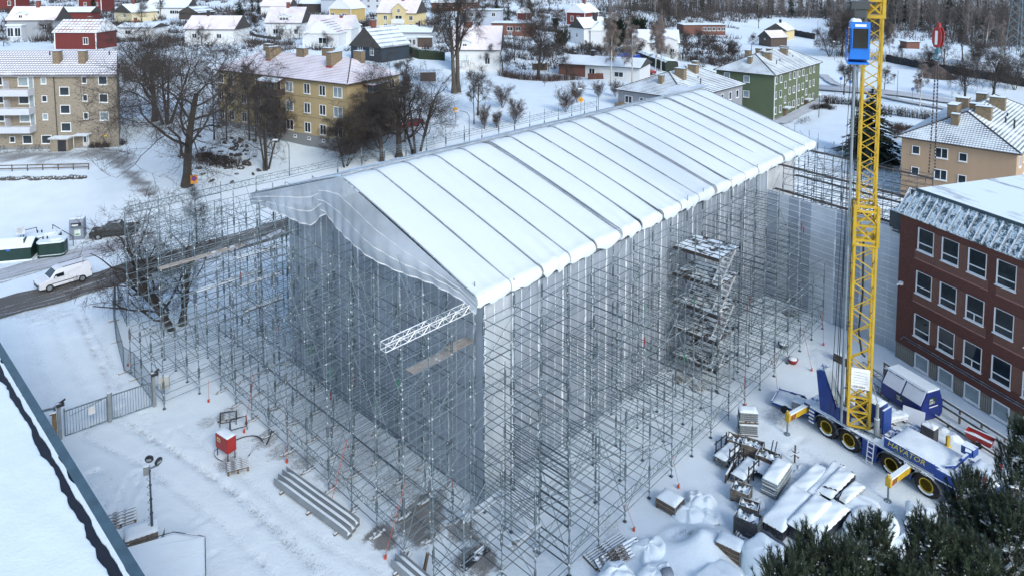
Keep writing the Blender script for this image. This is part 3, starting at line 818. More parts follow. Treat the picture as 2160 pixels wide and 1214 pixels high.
# ---------------------------------------------------------------- stair tower on the long side
st = site('stair_tower', 'scaffold stair tower with snow covered landings against the long side', 'stairs', 20.0, -0.45)
M_LAND = mat('landing_deck', (0.055, 0.05, 0.045), .8, snow=0.42, var=.3, sscale=1.6)
for k, z in enumerate((1.4, 3.5, 5.5, 7.6, 9.6)):
 for i in range(5):
  MB().box((-0.95 + i * .64, -3.7, z), (-0.95 + i * .64 + .52, -0.1, z + .07)).build('landing_board', M_LAND, st)
 MB().box((-1.02, -3.75, z - .16), (-.96, -.05, z + .02)).build('edge_board', M_BDARK, st); MB().box((2.28, -3.75, z - .16), (2.34, -.05, z + .02)).build('edge_board', M_BDARK, st)
 MB().tube((-1, -3.75, z + 1), (-1, 0, z + 1), .023, n=5).tube((2.3, -3.75, z + 1), (2.3, 0, z + 1), .023, n=5).tube((-1, -3.75, z + .5), (2.3, -3.75, z + .5), .023, n=5).tube((-1, -3.75, z + 1), (2.3, -3.75, z + 1), .023, n=5).build('guard_rail', M_GALV, st)
 if k < 4:
  f = MB(); z1 = (3.5, 5.5, 7.6, 9.6)[k]
  for s_ in (0, .6): f.bar((-.5, -3.0 - s_, z), (1.9, -3.0 - s_, z1), .05, .18)
  f.build('stringer', M_ALU, st)
  for j in range(8):
   t = (j + .5) / 8; MB().box((-.5 + 2.4 * t - .12, -3.58, z + (z1 - z) * t), (-.5 + 2.4 * t + .12, -3.02, z + (z1 - z) * t + .04)).build('tread', mat('stair_tread', (.6, .62, .64), .5, .3, snow=.5), st)
for x in (-1, 2.3):
 for y in (-3.75, 0): inst(upright_mesh(11.0, 1), 'standard', st, (x, y, 0))
# ------------------------------------------------------------------ shared building pieces
WMESH = {}
def win_mesh(w, h, kind):
 """white frame standing 6 cm proud, facing -y, with a sill; the pane is its own mesh"""
 k = (round(w, 2), round(h, 2), kind)
 if k in WMESH: return WMESH[k]
 f = 0.085 if w > .9 else .07; mb = MB(); f2 = .022 if kind in ('low', 'lowv') else f
 mb.box((-w / 2, -.07, -h / 2), (-w / 2 + f, .0, h / 2)).box((w / 2 - f2, -.07, -h / 2), (w / 2, .0, h / 2))
 mb.box((-w / 2 + f, -.07, h / 2 - f2), (w / 2 - f2, .0, h / 2)).box((-w / 2 + f, -.07, -h / 2), (w / 2 - f2, .0, -h / 2 + f))
 mb.box((-w / 2 - .05, -.14, -h / 2 - .07), (w / 2 + .05, .0, -h / 2 - .003))
 if kind in ('two', 'side'):
  x = 0 if kind == 'two' else w * .15; mb.box((x - .035, -.065, -h / 2 + f), (x + .035, -.003, h / 2 - f))
 if kind == 'cross':
  mb.box((-.03, -.065, -h / 2 + f), (.03, -.003, h / 2 - f)); mb.box((-w / 2 + f, -.064, h * .12), (-.033, -.004, h * .12 + .05)); mb.box((.033, -.064, h * .12), (w / 2 - f, -.004, h * .12 + .05))
 if kind == 'low': mb.box((-w / 2 + f, -.065, -h * .16 - .035), (w / 2 - f, -.003, -h * .16 + .035))
 if kind == 'lowv': mb.box((-w / 2 + f, -.065, -h * .16 - .035), (w / 2 - f, -.003, -h * .16 + .035)); mb.box((-.03, -.064, -h / 2 + f), (.03, -.004, -h * .16 - .036))
 fr = mb.mesh('window_frame', M_WHITE)
 g = MB().box((-w / 2 + f + .002, -.025, -h / 2 + f + .002), (w / 2 - f2 - .002, -.012, h / 2 - f2 - .002))
 WMESH[k] = (fr, g.mesh('pane', M_GLASS), g.mesh('pane', M_GLASSL)); return WMESH[k]
def window(root, x, y, z, w, h, rz=0, kind='one', pale=False):
 a = win_mesh(w, h, kind); o = inst(a[0], 'window', root, (x, y, z), (0, 0, rz)); inst(a[2] if pale else a[1], 'pane', o); return o
def roof_mb(L, D, z, rise, over=0.5, hip=0.0, th=0.16, og=None):
 og = over if og is None else og
 x0, x1, y0, y1 = -og, L + og, -over, D + over; ym = D / 2; mb = MB()
 zr = z + rise; ze = z - 0.02
 e = [(x0, y0), (x1, y0), (x1, y1), (x0, y1)]; r0 = (x0 + hip, ym); r1 = (x1 - hip, ym)
 lo = [(x, y, ze) for x, y in e]; hi = [(x, y, ze + th) for x, y in e]
 v = lo + hi + [(r0[0], r0[1], zr + th), (r1[0], r1[1], zr + th)]
 f = [(3, 2, 1, 0), (0, 1, 5, 4), (1, 2, 6, 5), (2, 3, 7, 6), (3, 0, 4, 7), (4, 5, 9, 8), (6, 7, 8, 9)]
 f += [(5, 6, 9), (7, 4, 8)]
 mi = [1] * 5 + [0] * 4
 if not hip: mi[-2:] = [1, 1]
 for a, b in zip(f, mi): mb.add([], [], 0);
 o = len(mb.v); mb.v += v; mb.f += f; mb.m += mi
 return mb
def gable_walls(L, D, h, rise, z0=-2.0):
 """one closed wall body with gables"""
 mb = MB(); ym = D / 2
 mb.prismx([(0, z0), (D, z0), (D, h), (ym, h + rise - .05), (0, h)], 0, L); return mb
def chimney(root, x, y, z0, w, d, h, m=None, capm=None):
 o = MB().box((x - w / 2, y - d / 2, z0), (x + w / 2, y + d / 2, z0 + h)).build('chimney', m or M_CHIM, root)
 MB().box((x - w / 2 - .06, y - d / 2 - .06, z0 + h + .002), (x + w / 2 + .06, y + d / 2 + .06, z0 + h + .12)).build('chimney_cap', capm or M_CAP, o)
 return o
M_CHIM = mat('yellow_brick_chimney', (0.20, 0.155, 0.10), 0.9, var=.4, vscale=5)
M_CHIMR = mat('red_brick_chimney', (0.17, 0.06, 0.045), 0.9, var=.4, vscale=5)
M_CAP = mat('chimney_cap', (0.10, 0.10, 0.10), .7, snow=.7)
M_REDF = mat('red_flashing', (0.30, 0.03, 0.03), .6, snow=.2)
M_FASC = mat('dark_fascia', (0.05, 0.045, 0.04), .7, snow=.1)
T_PINK = tile_mat('tiles_pink_snow', (0.26, 0.15, 0.14), 0.62, 0.40, 0.30, 0.25, (0.80, 0.80, 0.85))
T_GRID = tile_mat('tiles_grid_snow', (0.15, 0.12, 0.13), 0.30, 0.62, 0.42, 0.2, (0.78, 0.81, 0.86))
T_STRK = tile_mat('tiles_streaked_snow', (0.05, 0.045, 0.055), 0.60, 0.42, 0.30, 1.0, SNOW, 1.35)
T_WHITE = tile_mat('roof_snow_smooth', (0.30, 0.27, 0.28), 0.92, 0.5, 0.4, 0.12)
T_PALE = tile_mat('tiles_pale_pink', (0.45, 0.30, 0.28), 0.72, 0.34, 0.30, 0.3, (0.82, 0.80, 0.83))
T_BLUE = tile_mat('metal_roof_snow', (0.06, 0.09, 0.12), 0.6, 2.0, 0.5, 0.5)
T_RED = tile_mat('red_roof_snow', (0.25, 0.05, 0.05), 0.5, 1.3, 0.9, 0.8)
def brick_mat(name, c1, c2, mortar, speck=0.0, bw=0.25, bh=0.075):
 m, nt, b, out = newmat(name)
 oc = coord(nt, 'Object'); x, y, z = sep(nt, oc); tn = nt.nodes.new("ShaderNodeTexCoord"); nx, ny, nz = sep(nt, tn.outputs['Normal'])
 s_ = mathn(nt, 'GREATER_THAN', mathn(nt, 'ABSOLUTE', nx), mathn(nt, 'ABSOLUTE', ny))
 h = mathn(nt, 'ADD', mathn(nt, 'MULTIPLY', y, s_), mathn(nt, 'MULTIPLY', x, mathn(nt, 'SUBTRACT', 1.0, s_)))
 cb = nt.nodes.new("ShaderNodeCombineXYZ"); lnk(nt, h, cb.inputs[0]); lnk(nt, z, cb.inputs[1])
 br = nt.nodes.new("ShaderNodeTexBrick"); lnk(nt, cb.outputs[0], br.inputs[0])
 br.inputs['Color1'].default_value = (*c1, 1); br.inputs['Color2'].default_value = (*c2, 1); br.inputs['Mortar'].default_value = (*mortar, 1)
 br.inputs['Scale'].default_value = 1.0; br.inputs['Brick Width'].default_value = bw; br.inputs['Row Height'].default_value = bh; br.inputs['Mortar Size'].default_value = 0.008; br.inputs['Bias'].default_value = -0.1
 c = br.outputs[0]
 c = mixc(nt, mathn(nt, 'MULTIPLY', noise(nt, .5, 5), .35), c, tuple(q * .6 for q in c1))
 if speck:
  n = noise(nt, 1.0, 2, .5, vec=cb.outputs[0], sx=(2.2, 6.5, 1)); c = mixc(nt, mathn(nt, 'MULTIPLY', ramp(nt, n, [(.62, (0, 0, 0)), (.68, (1, 1, 1))]), speck), c, (0.07, 0.05, 0.035))
 lnk(nt, c, b.inputs['Base Color']); b.inputs['Roughness'].default_value = .9
 bump(nt, b, br.outputs['Fac'], -.3, .02); return m
M_YBRICK = brick_mat('yellow_brick', (0.31, 0.265, 0.20), (0.25, 0.21, 0.155), (0.28, 0.26, 0.22), 0.9)
M_RBRICK = brick_mat('red_brick', (0.135, 0.044, 0.032), (0.09, 0.030, 0.024), (0.11, 0.065, 0.052))
M_RBRICK2 = brick_mat('pale_red_brick', (0.19, 0.078, 0.054), (0.135, 0.054, 0.04), (0.19, 0.14, 0.115))
def plaster(name, col, streak=.12):
 m, nt, b, out = newmat(name); n = noise(nt, .4, 5, .6, sx=(1, 1, .3)); f = noise(nt, 4, 3)
 c = mixc(nt, n, tuple(q * (1 - streak * 1.6) for q in col), tuple(min(1, q * (1 + streak)) for q in col))
 lnk(nt, mixc(nt, mathn(nt, 'MULTIPLY', f, .2), c, tuple(q * .75 for q in col)), b.inputs['Base Color']); b.inputs['Roughness'].default_value = .92; return m
def board_mat(name, col, pitch=.18):
 m, nt, b, out = newmat(name); oc = coord(nt, 'Object'); x, y, z = sep(nt, oc); tn = nt.nodes.new("ShaderNodeTexCoord"); nx, ny, nz = sep(nt, tn.outputs['Normal'])
 s_ = mathn(nt, 'GREATER_THAN', mathn(nt, 'ABSOLUTE', nx), mathn(nt, 'ABSOLUTE', ny))
 h = mathn(nt, 'ADD', mathn(nt, 'MULTIPLY', y, s_), mathn(nt, 'MULTIPLY', x, mathn(nt, 'SUBTRACT', 1.0, s_)))
 g = mathn(nt, 'LESS_THAN', mathn(nt, 'FRACT', mathn(nt, 'DIVIDE', h, pitch)), .14); n = noise(nt, .5, 5, .6, sx=(1, 1, .2))
 c = mixc(nt, n, tuple(q * .85 for q in col), tuple(min(1, q * 1.1) for q in col))
 lnk(nt, mixc(nt, mathn(nt, 'MULTIPLY', g, .35), c, tuple(q * .5 for q in col)), b.inputs['Base Color']); b.inputs['Roughness'].default_value = .85
 bump(nt, b, g, -.4, .03); return m
M_YELLOW = board_mat('ochre_boarding', (0.44, 0.345, 0.185), .3)
M_GREEN = plaster('green_plaster', (0.105, 0.135, 0.075), .15)
M_GREY = plaster('grey_plaster', (0.27, 0.28, 0.30))
M_ORANGE = plaster('apricot_plaster', (0.42, 0.295, 0.19))
M_PLINTH = plaster('plinth', (0.24, 0.25, 0.25))
M_PORCH = mat('porch_metal', (0.5, 0.52, 0.55), .6, snow=.8)
M_BALC = mat('balcony_panel', (0.50, 0.53, 0.58), .6, var=.06)
M_BALCD = mat('dark_balcony_boards', (0.055, 0.042, 0.035), .8, var=.3)
M_DOOR = mat('brown_door', (0.13, 0.06, 0.03), .6, var=.2)
# ---------------------------------------------------------------- A: yellow brick block, top left
pA = atY(252, 315, 104); LA = 27.0; DA = 11.0
A = thing('apartment_block', 'yellow brick apartment block with pale balconies at the left edge', 'building', (pA.x, pA.y, pA.z), math.atan2(.02, 1))
za = pA.z; hA = 14.4 - za
w = gable_walls(LA, DA, hA, 2.9); w.v = [(x - LA - .5 * y, y, z) for x, y, z in w.v]; w.build('wall', M_YBRICK, A)
MB().box((-LA - .03, -.06, -2), (.05, -.003, .45)).build('plinth', M_PLINTH, A)
r_ = roof_mb(LA, DA, hA, 3.0, .45, 0, og=.12); r_.v = [(x - LA - .5 * y, y, z) for x, y, z in r_.v]; rfA = r_.build('roof', [T_GRID, M_FASC], A)
for x, h in ((-10.0, 1.9), (-6.2, 1.9)): chimney(rfA, x, 2.6, hA + 1.2, .95, .95, 2.1)
for x in (-12.2, -3.2): MB().tube((x, 4.3, hA + 2.2), (x, 4.3, hA + 3.1), .09).build('roof_vent', M_BLACKM, rfA)
MB().path([(-LA, -.5, hA - .02), (.1, -.5, hA - .02)], .07).build('gutter', M_GREY, A)
for z in (13.75, 11.1, 8.4):
 window(A, -1.98, 0, z - za - .05, 1.3, 1.3, pale=(z < 9)); window(A, -4.67, 0, z - za, .72, 1.0); window(A, -10.6, 0, z - za - .1, .78, .95, pale=(z > 12 or z < 9))
 window(A, -13.6, 0, z - za - .2, 1.5, 1.35, pale=(z > 12 or z < 9)); window(A, -12.45, 0, z - za - .5, .75, 2.0, pale=True); window(A, -17.2, 0, z - za - .1, 1.3, 1.3)
 window(A, -20.5, 0, z - za - .1, 1.3, 1.3)
for z in (12.1, 9.4, 6.75): window(A, -7.65, 0, z - za, 1.45, 1.3)
for x, s_ in ((-10.6, 1.5), (-13.4, 1.4), (-15.6, .8)): window(A, x, 0, 5.2 - za - .3, s_, 1.3 if s_ > 1 else .9)
for z in (12.55, 9.8, 7.1):
 bl = MB().box((-18.2, -1.55, z - za - .95), (-12.0, -1.48, z - za)).box((-12.07, -1.48, z - za - .95), (-12.0, -.004, z - za)).build('balcony', M_BALC, A)
 MB().box((-18.2, -1.478, z - za - 1.0), (-12.08, -.004, z - za - .88)).build('balcony_floor', M_CONC, bl)
 MB().tube((-18.2, -1.52, z - za + .12), (-12.0, -1.52, z - za + .12), .03).tube((-12.0, -1.52, z - za + .12), (-12.0, 0, z - za + .12), .03).build('balcony_rail', M_WHITE, bl)
 MB().box((-15.7, -1.3, z - za - .1), (-15.62, -.01, z - za + 1.2)).build('privacy_screen', M_BALC, bl)
pc = MB().box((-9.2, -1.5, 0), (-6.6, -.004, 1.9)).build('porch', M_YBRICK, A); MB().box((-9.35, -1.75, 1.903), (-6.45, -.004, 2.12)).build('porch_roof', M_PORCH, pc)
MB().box((-8.1, -1.53, 0.02), (-6.9, -1.503, 1.75)).build('door', M_DARK, A)
d_ = MB().box((-5.3, -.06, .05), (-4.35, -.003, 2.1)).build('door', mat('white_door', (.55, .56, .55), .6), A); MB().box((-5.1, -.08, 1.1), (-4.6, -.063, 1.9)).build('pane', M_GLASS, d_)
MB().box((-6.0, -1.4, 2.3), (-3.9, -.004, 2.45)).bar((-5.9, -1.3, 0), (-5.9, -1.3, 2.3), .08).bar((-4.0, -1.3, 0), (-4.0, -1.3, 2.3), .08).build('door_canopy', M_PORCH, A)
MB().tube((-8.95, -.08, .2), (-9.1, -.08, hA - .1), .06).build('downpipe', M_FASC, A)
MB().box((-2.3, -.05, 1.9), (-1.7, -.004, 2.15)).build('number_plate', mat('yellow_plate', (.55, .35, .05), .5), A)
# ---------------------------------------------------------------- B: ochre block
pB = atY(735, 303, 101); LB = 29.0; DB = 11.3; dB = Vector((.857, -.515, 0)); rzB = math.atan2(dB.y, dB.x)
oB = pB - dB * LB; zb = 4.3
B = thing('apartment_block', 'ochre boarded apartment block with hipped snowy tile roof behind bare oaks', 'building', (oB.x, oB.y, zb), rzB)
hB = 13.55 - zb
MB().box((0, 0, 1.0), (LB, DB, hB)).build('wall', M_YELLOW, B); MB().box((.05, .05, -3.0), (LB - .05, DB - .05, .998)).build('plinth', M_PLINTH, B)
rfB = roof_mb(LB, DB, hB, 2.75, .55, 5.2).build('roof', [T_PINK, M_FASC], B)
for zz in (3.65, 6.65): MB().box((-.02, -.03, zz), (LB + .03, -.003, zz + .05)).build('string_course', M_CHIM, B)
for (x, y, w_, d_, m2) in ((8.6, 4.3, .95, 2.4, 1), (14.2, 5.3, 1.7, 1.0, 1), (22.5, 4.0, 1.0, 2.4, 1), (25.0, 6.8, 1.6, .9, 1), (4.5, 6.8, 1.6, .9, 1), (17.5, 7.5, 1.6, .9, 1)):
 c_ = chimney(rfB, x, y, hB + 1.3, w_, d_, 2.55); MB().box((x - w_ / 2 - .05, y - d_ / 2 - .05, hB + 1.5 + .05), (x + w_ / 2 + .05, y + d_ / 2 + .05, hB + 1.9)).build('flashing', M_REDF, c_)
MB().bar((LB + .3, -.3, hB + .2), (LB - 4.6, DB / 2, hB + 2.95), .14, .14).build('hip_ridge', M_FASC, rfB)
for ci, (t, w_, k) in enumerate([(1.9, 1.75, 'two'), (5.0, 1.3, 'two'), (8.2, 1.3, 'two'), (12.0, 1.6, 'two'), (19.1, 1.1, 'two'), (22.5, 1.2, 'two'), (25.6, 1.3, 'two'), (28.0, 1.2, 'two')]):
 for z in (12.35, 9.45, 6.5): window(B, LB - t, 0, z - zb - .2 + .1, w_, 1.55, kind=k, pale=(ci in (0, 3) and z > 9))
for i in range(9): window(B, LB - 2 - i * 3, .05, .45, .6, .4)
for zi, z in enumerate((10.85, 7.95, 5.1)):
 bl = MB().box((LB - 17.2, -1.5, z - zb), (LB - 13.0, -1.42, z - zb + 1.0)).box((LB - 13.08, -1.42, z - zb), (LB - 13.0, -.004, z - zb + 1.0)).box((LB - 17.2, -1.42, z - zb), (LB - 17.12, -.004, z - zb + 1.0)).build('balcony', M_BALCD, B)
 MB().box((LB - 17.1, -1.4, z - zb - .1), (LB - 13.1, -.004, z - zb + .05)).build('balcony_floor', M_CONC, bl)
 window(B, LB - 16.1, 0, z - zb + 1.3, 1.7, 1.5, kind='two', pale=True); window(B, LB - 14.3, 0, z - zb + 1.1, .85, 2.0)
MB().add([(LB - 17.4, -1.9, 12.9 - zb), (LB - 12.8, -1.9, 12.9 - zb), (LB - 12.8, 0, 13.5 - zb), (LB - 17.4, 0, 13.5 - zb), (LB - 17.4, -1.9, 13.0 - zb), (LB - 12.8, -1.9, 13.0 - zb), (LB - 12.8, 0, 13.6 - zb), (LB - 17.4, 0, 13.6 - zb)],
   [(0, 3, 2, 1), (4, 5, 6, 7), (0, 1, 5, 4), (1, 2, 6, 5), (3, 0, 4, 7)]).build('balcony_canopy', mat('red_canopy_snow', (.25, .03, .03), .6, snow=.85), B)
for zi, z in enumerate((10.85, 7.95, 5.1)):
 MB().box((LB + 1.42, 3.6, z - zb), (LB + 1.5, 7.6, z - zb + 1.0)).box((LB + .004, 3.6, z - zb), (LB + 1.42, 3.68, z - zb + 1.0)).box((LB + .004, 7.52, z - zb), (LB + 1.42, 7.6, z - zb + 1)).box((LB + .004, 3.69, z - zb - .1), (LB + 1.41, 7.5, z - zb + .04)).build('balcony', M_BALCD, B)
 window(B, LB, 5.3, z - zb + 1.3, 2.6, 1.5, math.pi / 2, 'two', pale=zi != 1); window(B, LB, 9.6, z - zb + 1.45, 1.2, 1.4, math.pi / 2, 'two')
MB().box((LB + .004, 3.4, 12.95 - zb), (LB + 1.9, 7.8, 13.1 - zb)).build('balcony_canopy', MATS['red_canopy_snow'], B)
# ---------------------------------------------------------------- C green, D grey, E apricot: hipped blocks
def hip_block(name, label, p, ang, L, D, h, wallm, tilem, z0=None, plinth=1.0):
 rz = math.pi / 2 - ang
 o = thing(name, label, 'building', (p.x, p.y, p.z if z0 is None else z0), rz)
 MB().box((0, 0, plinth), (L, D, h)).build('wall', wallm, o); MB().box((.04, .04, -2.5), (L - .04, D - .04, plinth - .002)).build('plinth', M_PLINTH, o)
 rf = roof_mb(L, D, h, 3.1, .5, D * .46).build('roof', [tilem, M_FASC], o)
 z = h + .2
 for a, b in (((-.4, -.4), (D * .46 - .5, D / 2)), ((L + .4, -.4), (L - D * .46 + .5, D / 2)), ((-.4, D + .4), (D * .46 - .5, D / 2))):
  MB().bar((*a, z), (*b, h + 3.28), .16, .12).build('hip_ridge', M_FASC, rf)
 return o, rf
pC = atY(1630, 263, 132); pC.z = 0.9
Cb, rfC = hip_block('apartment_block', 'green rendered apartment block with rows of small windows and a streaked snowy roof', pC, R(41.5), 25.2, 11.5, 9.25, M_GREEN, T_STRK)
LC = 25.2
for zi, z in enumerate((8.35, 5.5, 2.6)):
 for t in (1.0, 3.4, 8.0, 10.3, 13.0, 15.2, 19.4, 21.6): window(Cb, t, 0, z - .1, 1.0 if t in (3.4, 10.3, 15.2) else .8, 1.35)
for t in (5.7, 17.3):
 for z in (7.0, 4.1): window(Cb, t, 0, z - .1, .85, 1.35)
 MB().box((t - .65, -.05, .1), (t + .65, -.004, 2.3)).build('door', M_DOOR, Cb); MB().box((t - 1.0, -1.2, 2.4), (t + 1.0, -.004, 2.6)).build('door_canopy', M_PORCH, Cb)
for x in (.25, 11.6): MB().tube((x, -.08, .3), (x, -.08, 9.1), .07).build('downpipe', M_WHITE, Cb)
for y, z in ((5.3, 8.1), (5.3, 5.2), (9.3, 8.3)): window(Cb, 0, y, z, 1.2, 1.3, -math.pi / 2, pale=True)
for x, y, w_, d_ in ((2.3, 5.7, .8, .8), (6.4, 3.9, .9, 1.5), (7.6, 5.4, .9, 1.2), (13, 6.2, 1.0, 1.0), (15.8, 4.2, .9, 1.4), (19.5, 5.6, 1.0, 1.6), (7.5, 8.3, 1.5, .9), (12, 8, 1.0, 1.0)): chimney(rfC, x, y, 9.25 + 1.3, w_, d_, 2.2 if x > 3 else 1.5)
for x, y in ((9.5, 2.6), (11, 4.6), (17.0, 2.8), (18.6, 3.8), (6.2, 2.0)): MB().tube((x, y, 10.2), (x, y, 11.4), .09).build('roof_vent', M_BLACKM, rfC)
pD = atY(1445, 262, 114); pD.z = 0.3
Db, rfD = hip_block('apartment_block', 'grey rendered apartment block half hidden by the white tarpaulin roof', pD, R(43.6), 20.3, 13.2, 8.75, M_GREY, T_STRK)
for z in (7.6, 4.9):
 for t in (15.5, 18.2, 12.5): window(Db, t, 0, z - .3, 1.0, 1.4)
 for y in (4.2, 8.0, 11.0): window(Db, 0, y, z - .3, 1.5, 1.3, -math.pi / 2, 'two')
MB().box((-1.3, 11.5, 4.2), (-.004, 13.0, 6.6)).build('balcony', M_CHIM, Db)
for x, y, w_, d_ in ((2.6, 6.2, .8, .8), (6.2, 4.6, 1.0, 1.8), (12.0, 5.4, 1.1, 1.6), (16.5, 7.5, 1.2, 1.0)): chimney(rfD, x, y, 8.75 + 1.5, w_, d_, 2.4 if x > 3 else 1.4)
for x, y in ((8.5, 2.0), (10.5, 3.6), (4, 4.6)): MB().tube((x, y, 9.8), (x, y, 11.0), .1).build('roof_vent', M_BLACKM, rfD)
pE = atY(2140, 420, 77.5); pE.z = 0.0
Eb, rfE = hip_block('apartment_block', 'apricot rendered apartment block with snow streaked hipped roof at the right edge', pE, R(43.6), 26, 11.6, 9.6, M_ORANGE, T_STRK, plinth=.8)
for z in (8.6, 6.0, 3.3):
 window(Eb, 0, 7.3, z - .2, 1.35, 1.25, -math.pi / 2, 'two'); window(Eb, 0, 5.1, z - .3, .85, 1.0, -math.pi / 2); window(Eb, 0, 10.0, z - .3, .85, 1.0, -math.pi / 2)
 for t in (2, 5, 8.5, 12): window(Eb, t, 0, z - .2, 1.2, 1.3, 0, 'two')
for x, y, w_, d_ in ((2.8, 6.6, .9, .8), (6.5, 4.4, 1.1, 1.6), (7.9, 5.4, 1.1, 1.4), (5.8, 7.4, 2.4, 1.0), (11.5, 7.6, 1.4, 1.4), (15, 4.4, 1.1, 1.7), (17, 6.5, 1.2, 1.2)): chimney(rfE, x, y, 9.6 + 1.5, w_, d_, 2.3 if x > 3 else 1.6)
for x, y in ((9.3, 2.6), (11, 4.0), (8.6, 1.6), (13, 3)): MB().tube((x, y, 10.8), (x, y, 11.9), .1).build('roof_vent', M_BLACKM, rfE)
# ---------------------------------------------------------------- red brick school on the right
pS = onz(1887, 750); aS = math.atan((1080 - 575) / 1500 * CP)
dS = Vector((math.sin(aS), -math.cos(aS), 0)); rzS = math.atan2(dS.y, dS.x)
Sc = thing('school_building', 'red brick school with white framed windows and a ribbed metal roof edge', 'building', (pS.x, pS.y, 0), rzS)
LS, DS = 19.0, 16.0
MB().box((0, 0, 1.25), (LS, DS, 11.5)).build('wall', M_RBRICK, Sc); MB().box((.06, .06, -.5), (LS, DS, 1.248)).build('plinth', M_PLINTH, Sc)
bp = MB().box((-.055, -.03, -.4), (.055, .05, 1.24)).mesh('base_board', mat('grey_wood_board', (0.26, 0.25, 0.215), .85, snow=.15, var=.3))
x = .1; k = 0
wx = [2.3, 4.3, 6.35, 8.4, 10.5, 12.6, 14.7]
while x < 16:
 if not any(abs(x - c) < .62 for c in wx): inst(bp, 'base_board', Sc, (x, 0.02, 0))
 x += .165
for i, c in enumerate(wx):
 for j, z in enumerate((10.0, 6.7, 3.4)): window(Sc, c, 0, z, 1.32, 1.7, kind='lowv' if (i == 2 and j) else 'low')
 window(Sc, c + .1, .03, .72, 1.2, 1.15, pale=True)
for z in (8.45, 5.15):
 MB().box((1.4, -.03, z - .08), (7.2, -.003, z)).build('ledge', mat('snowy_ledge', (.3, .12, .1), .8, snow=.9), Sc); MB().box((7.75, -.03, z - .08), (16, -.003, z)).build('ledge', MATS['snowy_ledge'], Sc)
 MB().box((1.4, -.02, z + .003), (7.2, -.003, z + .72)).build('brick_apron', M_RBRICK2, Sc); MB().box((7.75, -.02, z + .003), (16, -.003, z + .72)).build('brick_apron', M_RBRICK2, Sc)
for a, b in zip(wx[:-1], wx[1:]):
 if b == 8.4: continue
 for z in (10.0, 6.7, 3.4): MB().box((a + .68, -.02, z - .85), (b - .68, -.003, z + .85)).build('brick_pier', M_RBRICK2, Sc)
MB().path([(.5, -.06, 1.6), (.8, -.06, 2.0), (16, -.06, 2.0)], .03).path([(1.2, -.1, 1.85), (16, -.1, 1.85)], .025).build('wall_pipe', M_GALV, Sc)
MB().box((.25, -.25, 5.9), (.5, -.004, 6.15)).tube((.4, -.25, 6.0), (.35, -.5, 5.95), .07).build('wall_lamp', M_WHITE, Sc)
def wind_snow():
 m, nt, b, out = newmat('windswept_roof_snow'); n = noise(nt, .35, 6, .7, sx=(.35, 1.6, 1)); c = mixc(nt, ramp(nt, n, [(.56, (0, 0, 0)), (.66, (1, 1, 1))]), SNOW, (.33, .36, .38)); lnk(nt, c, b.inputs['Base Color']); b.inputs['Roughness'].default_value = .7; return m
# mansard edge of ribbed sheet
M_MANS = mat('teal_sheet_metal', (0.05, 0.085, 0.10), .45, .2, snow=.0, var=.2)
def mans_mat():
 m, nt, b, out = newmat('frosted_sheet_metal'); n = noise(nt, 1.6, 6, .75); n2 = noise(nt, 9, 3, .7)
 f = mathn(nt, 'MULTIPLY_ADD', n2, .45, n); c = mixc(nt, ramp(nt, f, [(.66, (0, 0, 0)), (.76, (1, 1, 1))]), (.05, .085, .10), SNOW); lnk(nt, c, b.inputs['Base Color']); b.inputs['Roughness'].default_value = .6; return m
M_FROST = mans_mat()
z0m, z1m, y0m, y1m = 11.6, 13.3, -.35, .85
MB().add([(-.4, y0m, z0m), (LS, y0m, z0m), (LS, y1m, z1m), (.6, y1m, z1m), (-.4, DS, z0m), (.6, DS, z1m)], [(0, 1, 2, 3), (0, 3, 5, 4)]).add([(-.4, y0m, z0m - .12), (LS, y0m, z0m - .12), (LS, 0, z0m - .12), (-.4, 0, z0m - .12), (-.4, y0m, z0m), (LS, y0m, z0m)], [(0, 3, 2, 1), (0, 1, 5, 4)]).build('mansard_sheet', M_FROST, Sc)
rib = MB().add([(-.09, -.01, 0), (.09, -.01, 0), (.05, -.09, .03), (-.05, -.09, .03), (-.09, y1m - y0m - .01, z1m - z0m), (.09, y1m - y0m - .01, z1m - z0m), (.05, y1m - y0m - .09, z1m - z0m + .03), (-.05, y1m - y0m - .09, z1m - z0m + .03)],
      [(0, 1, 2, 3), (4, 7, 6, 5), (3, 2, 6, 7), (1, 5, 6, 2), (0, 3, 7, 4)]).mesh('roof_rib', mat('snowy_rib', (.2, .23, .25), .6, snow=.95, var=.1, sscale=4))
for i in range(26): inst(rib, 'roof_rib', Sc, (.05 + i * .62, y0m, z0m))
MB().box((.6, y1m - .05, z1m), (LS, DS, z1m + .12)).build('roof', wind_snow(), Sc)
MB().box((.62, y1m - .16, z1m - .05), (LS, y1m - .053, z1m + .16)).build('roof_edge', M_MANS, Sc)
MB().tube((9.5, 4.5, z1m), (9.5, 4.5, z1m + .9), .12).build('roof_vent', M_BLACKM, Sc); MB().tube((13, 7, z1m), (13, 7, z1m + .7), .12).build('roof_vent', M_BLACKM, Sc)
MB().box((-1.3, .3, 9.6), (-.02, 1.9, 11.2)).build('stair_head', mat('dark_cladding', (.05, .06, .065), .6, snow=.8), Sc)
# ---------------------------------------------------------------- near roof, lower left
e0 = onz(0, 722, 9.2); e1 = onz(330, 1254, 9.2)
dd = (e1 - e0).normalized(); rzN = math.atan2(dd.y, dd.x)
N = thing('near_roof_building', 'flat snow covered roof with dark gutter strip in the near left corner', 'building', (e0.x, e0.y, 0), rzN)
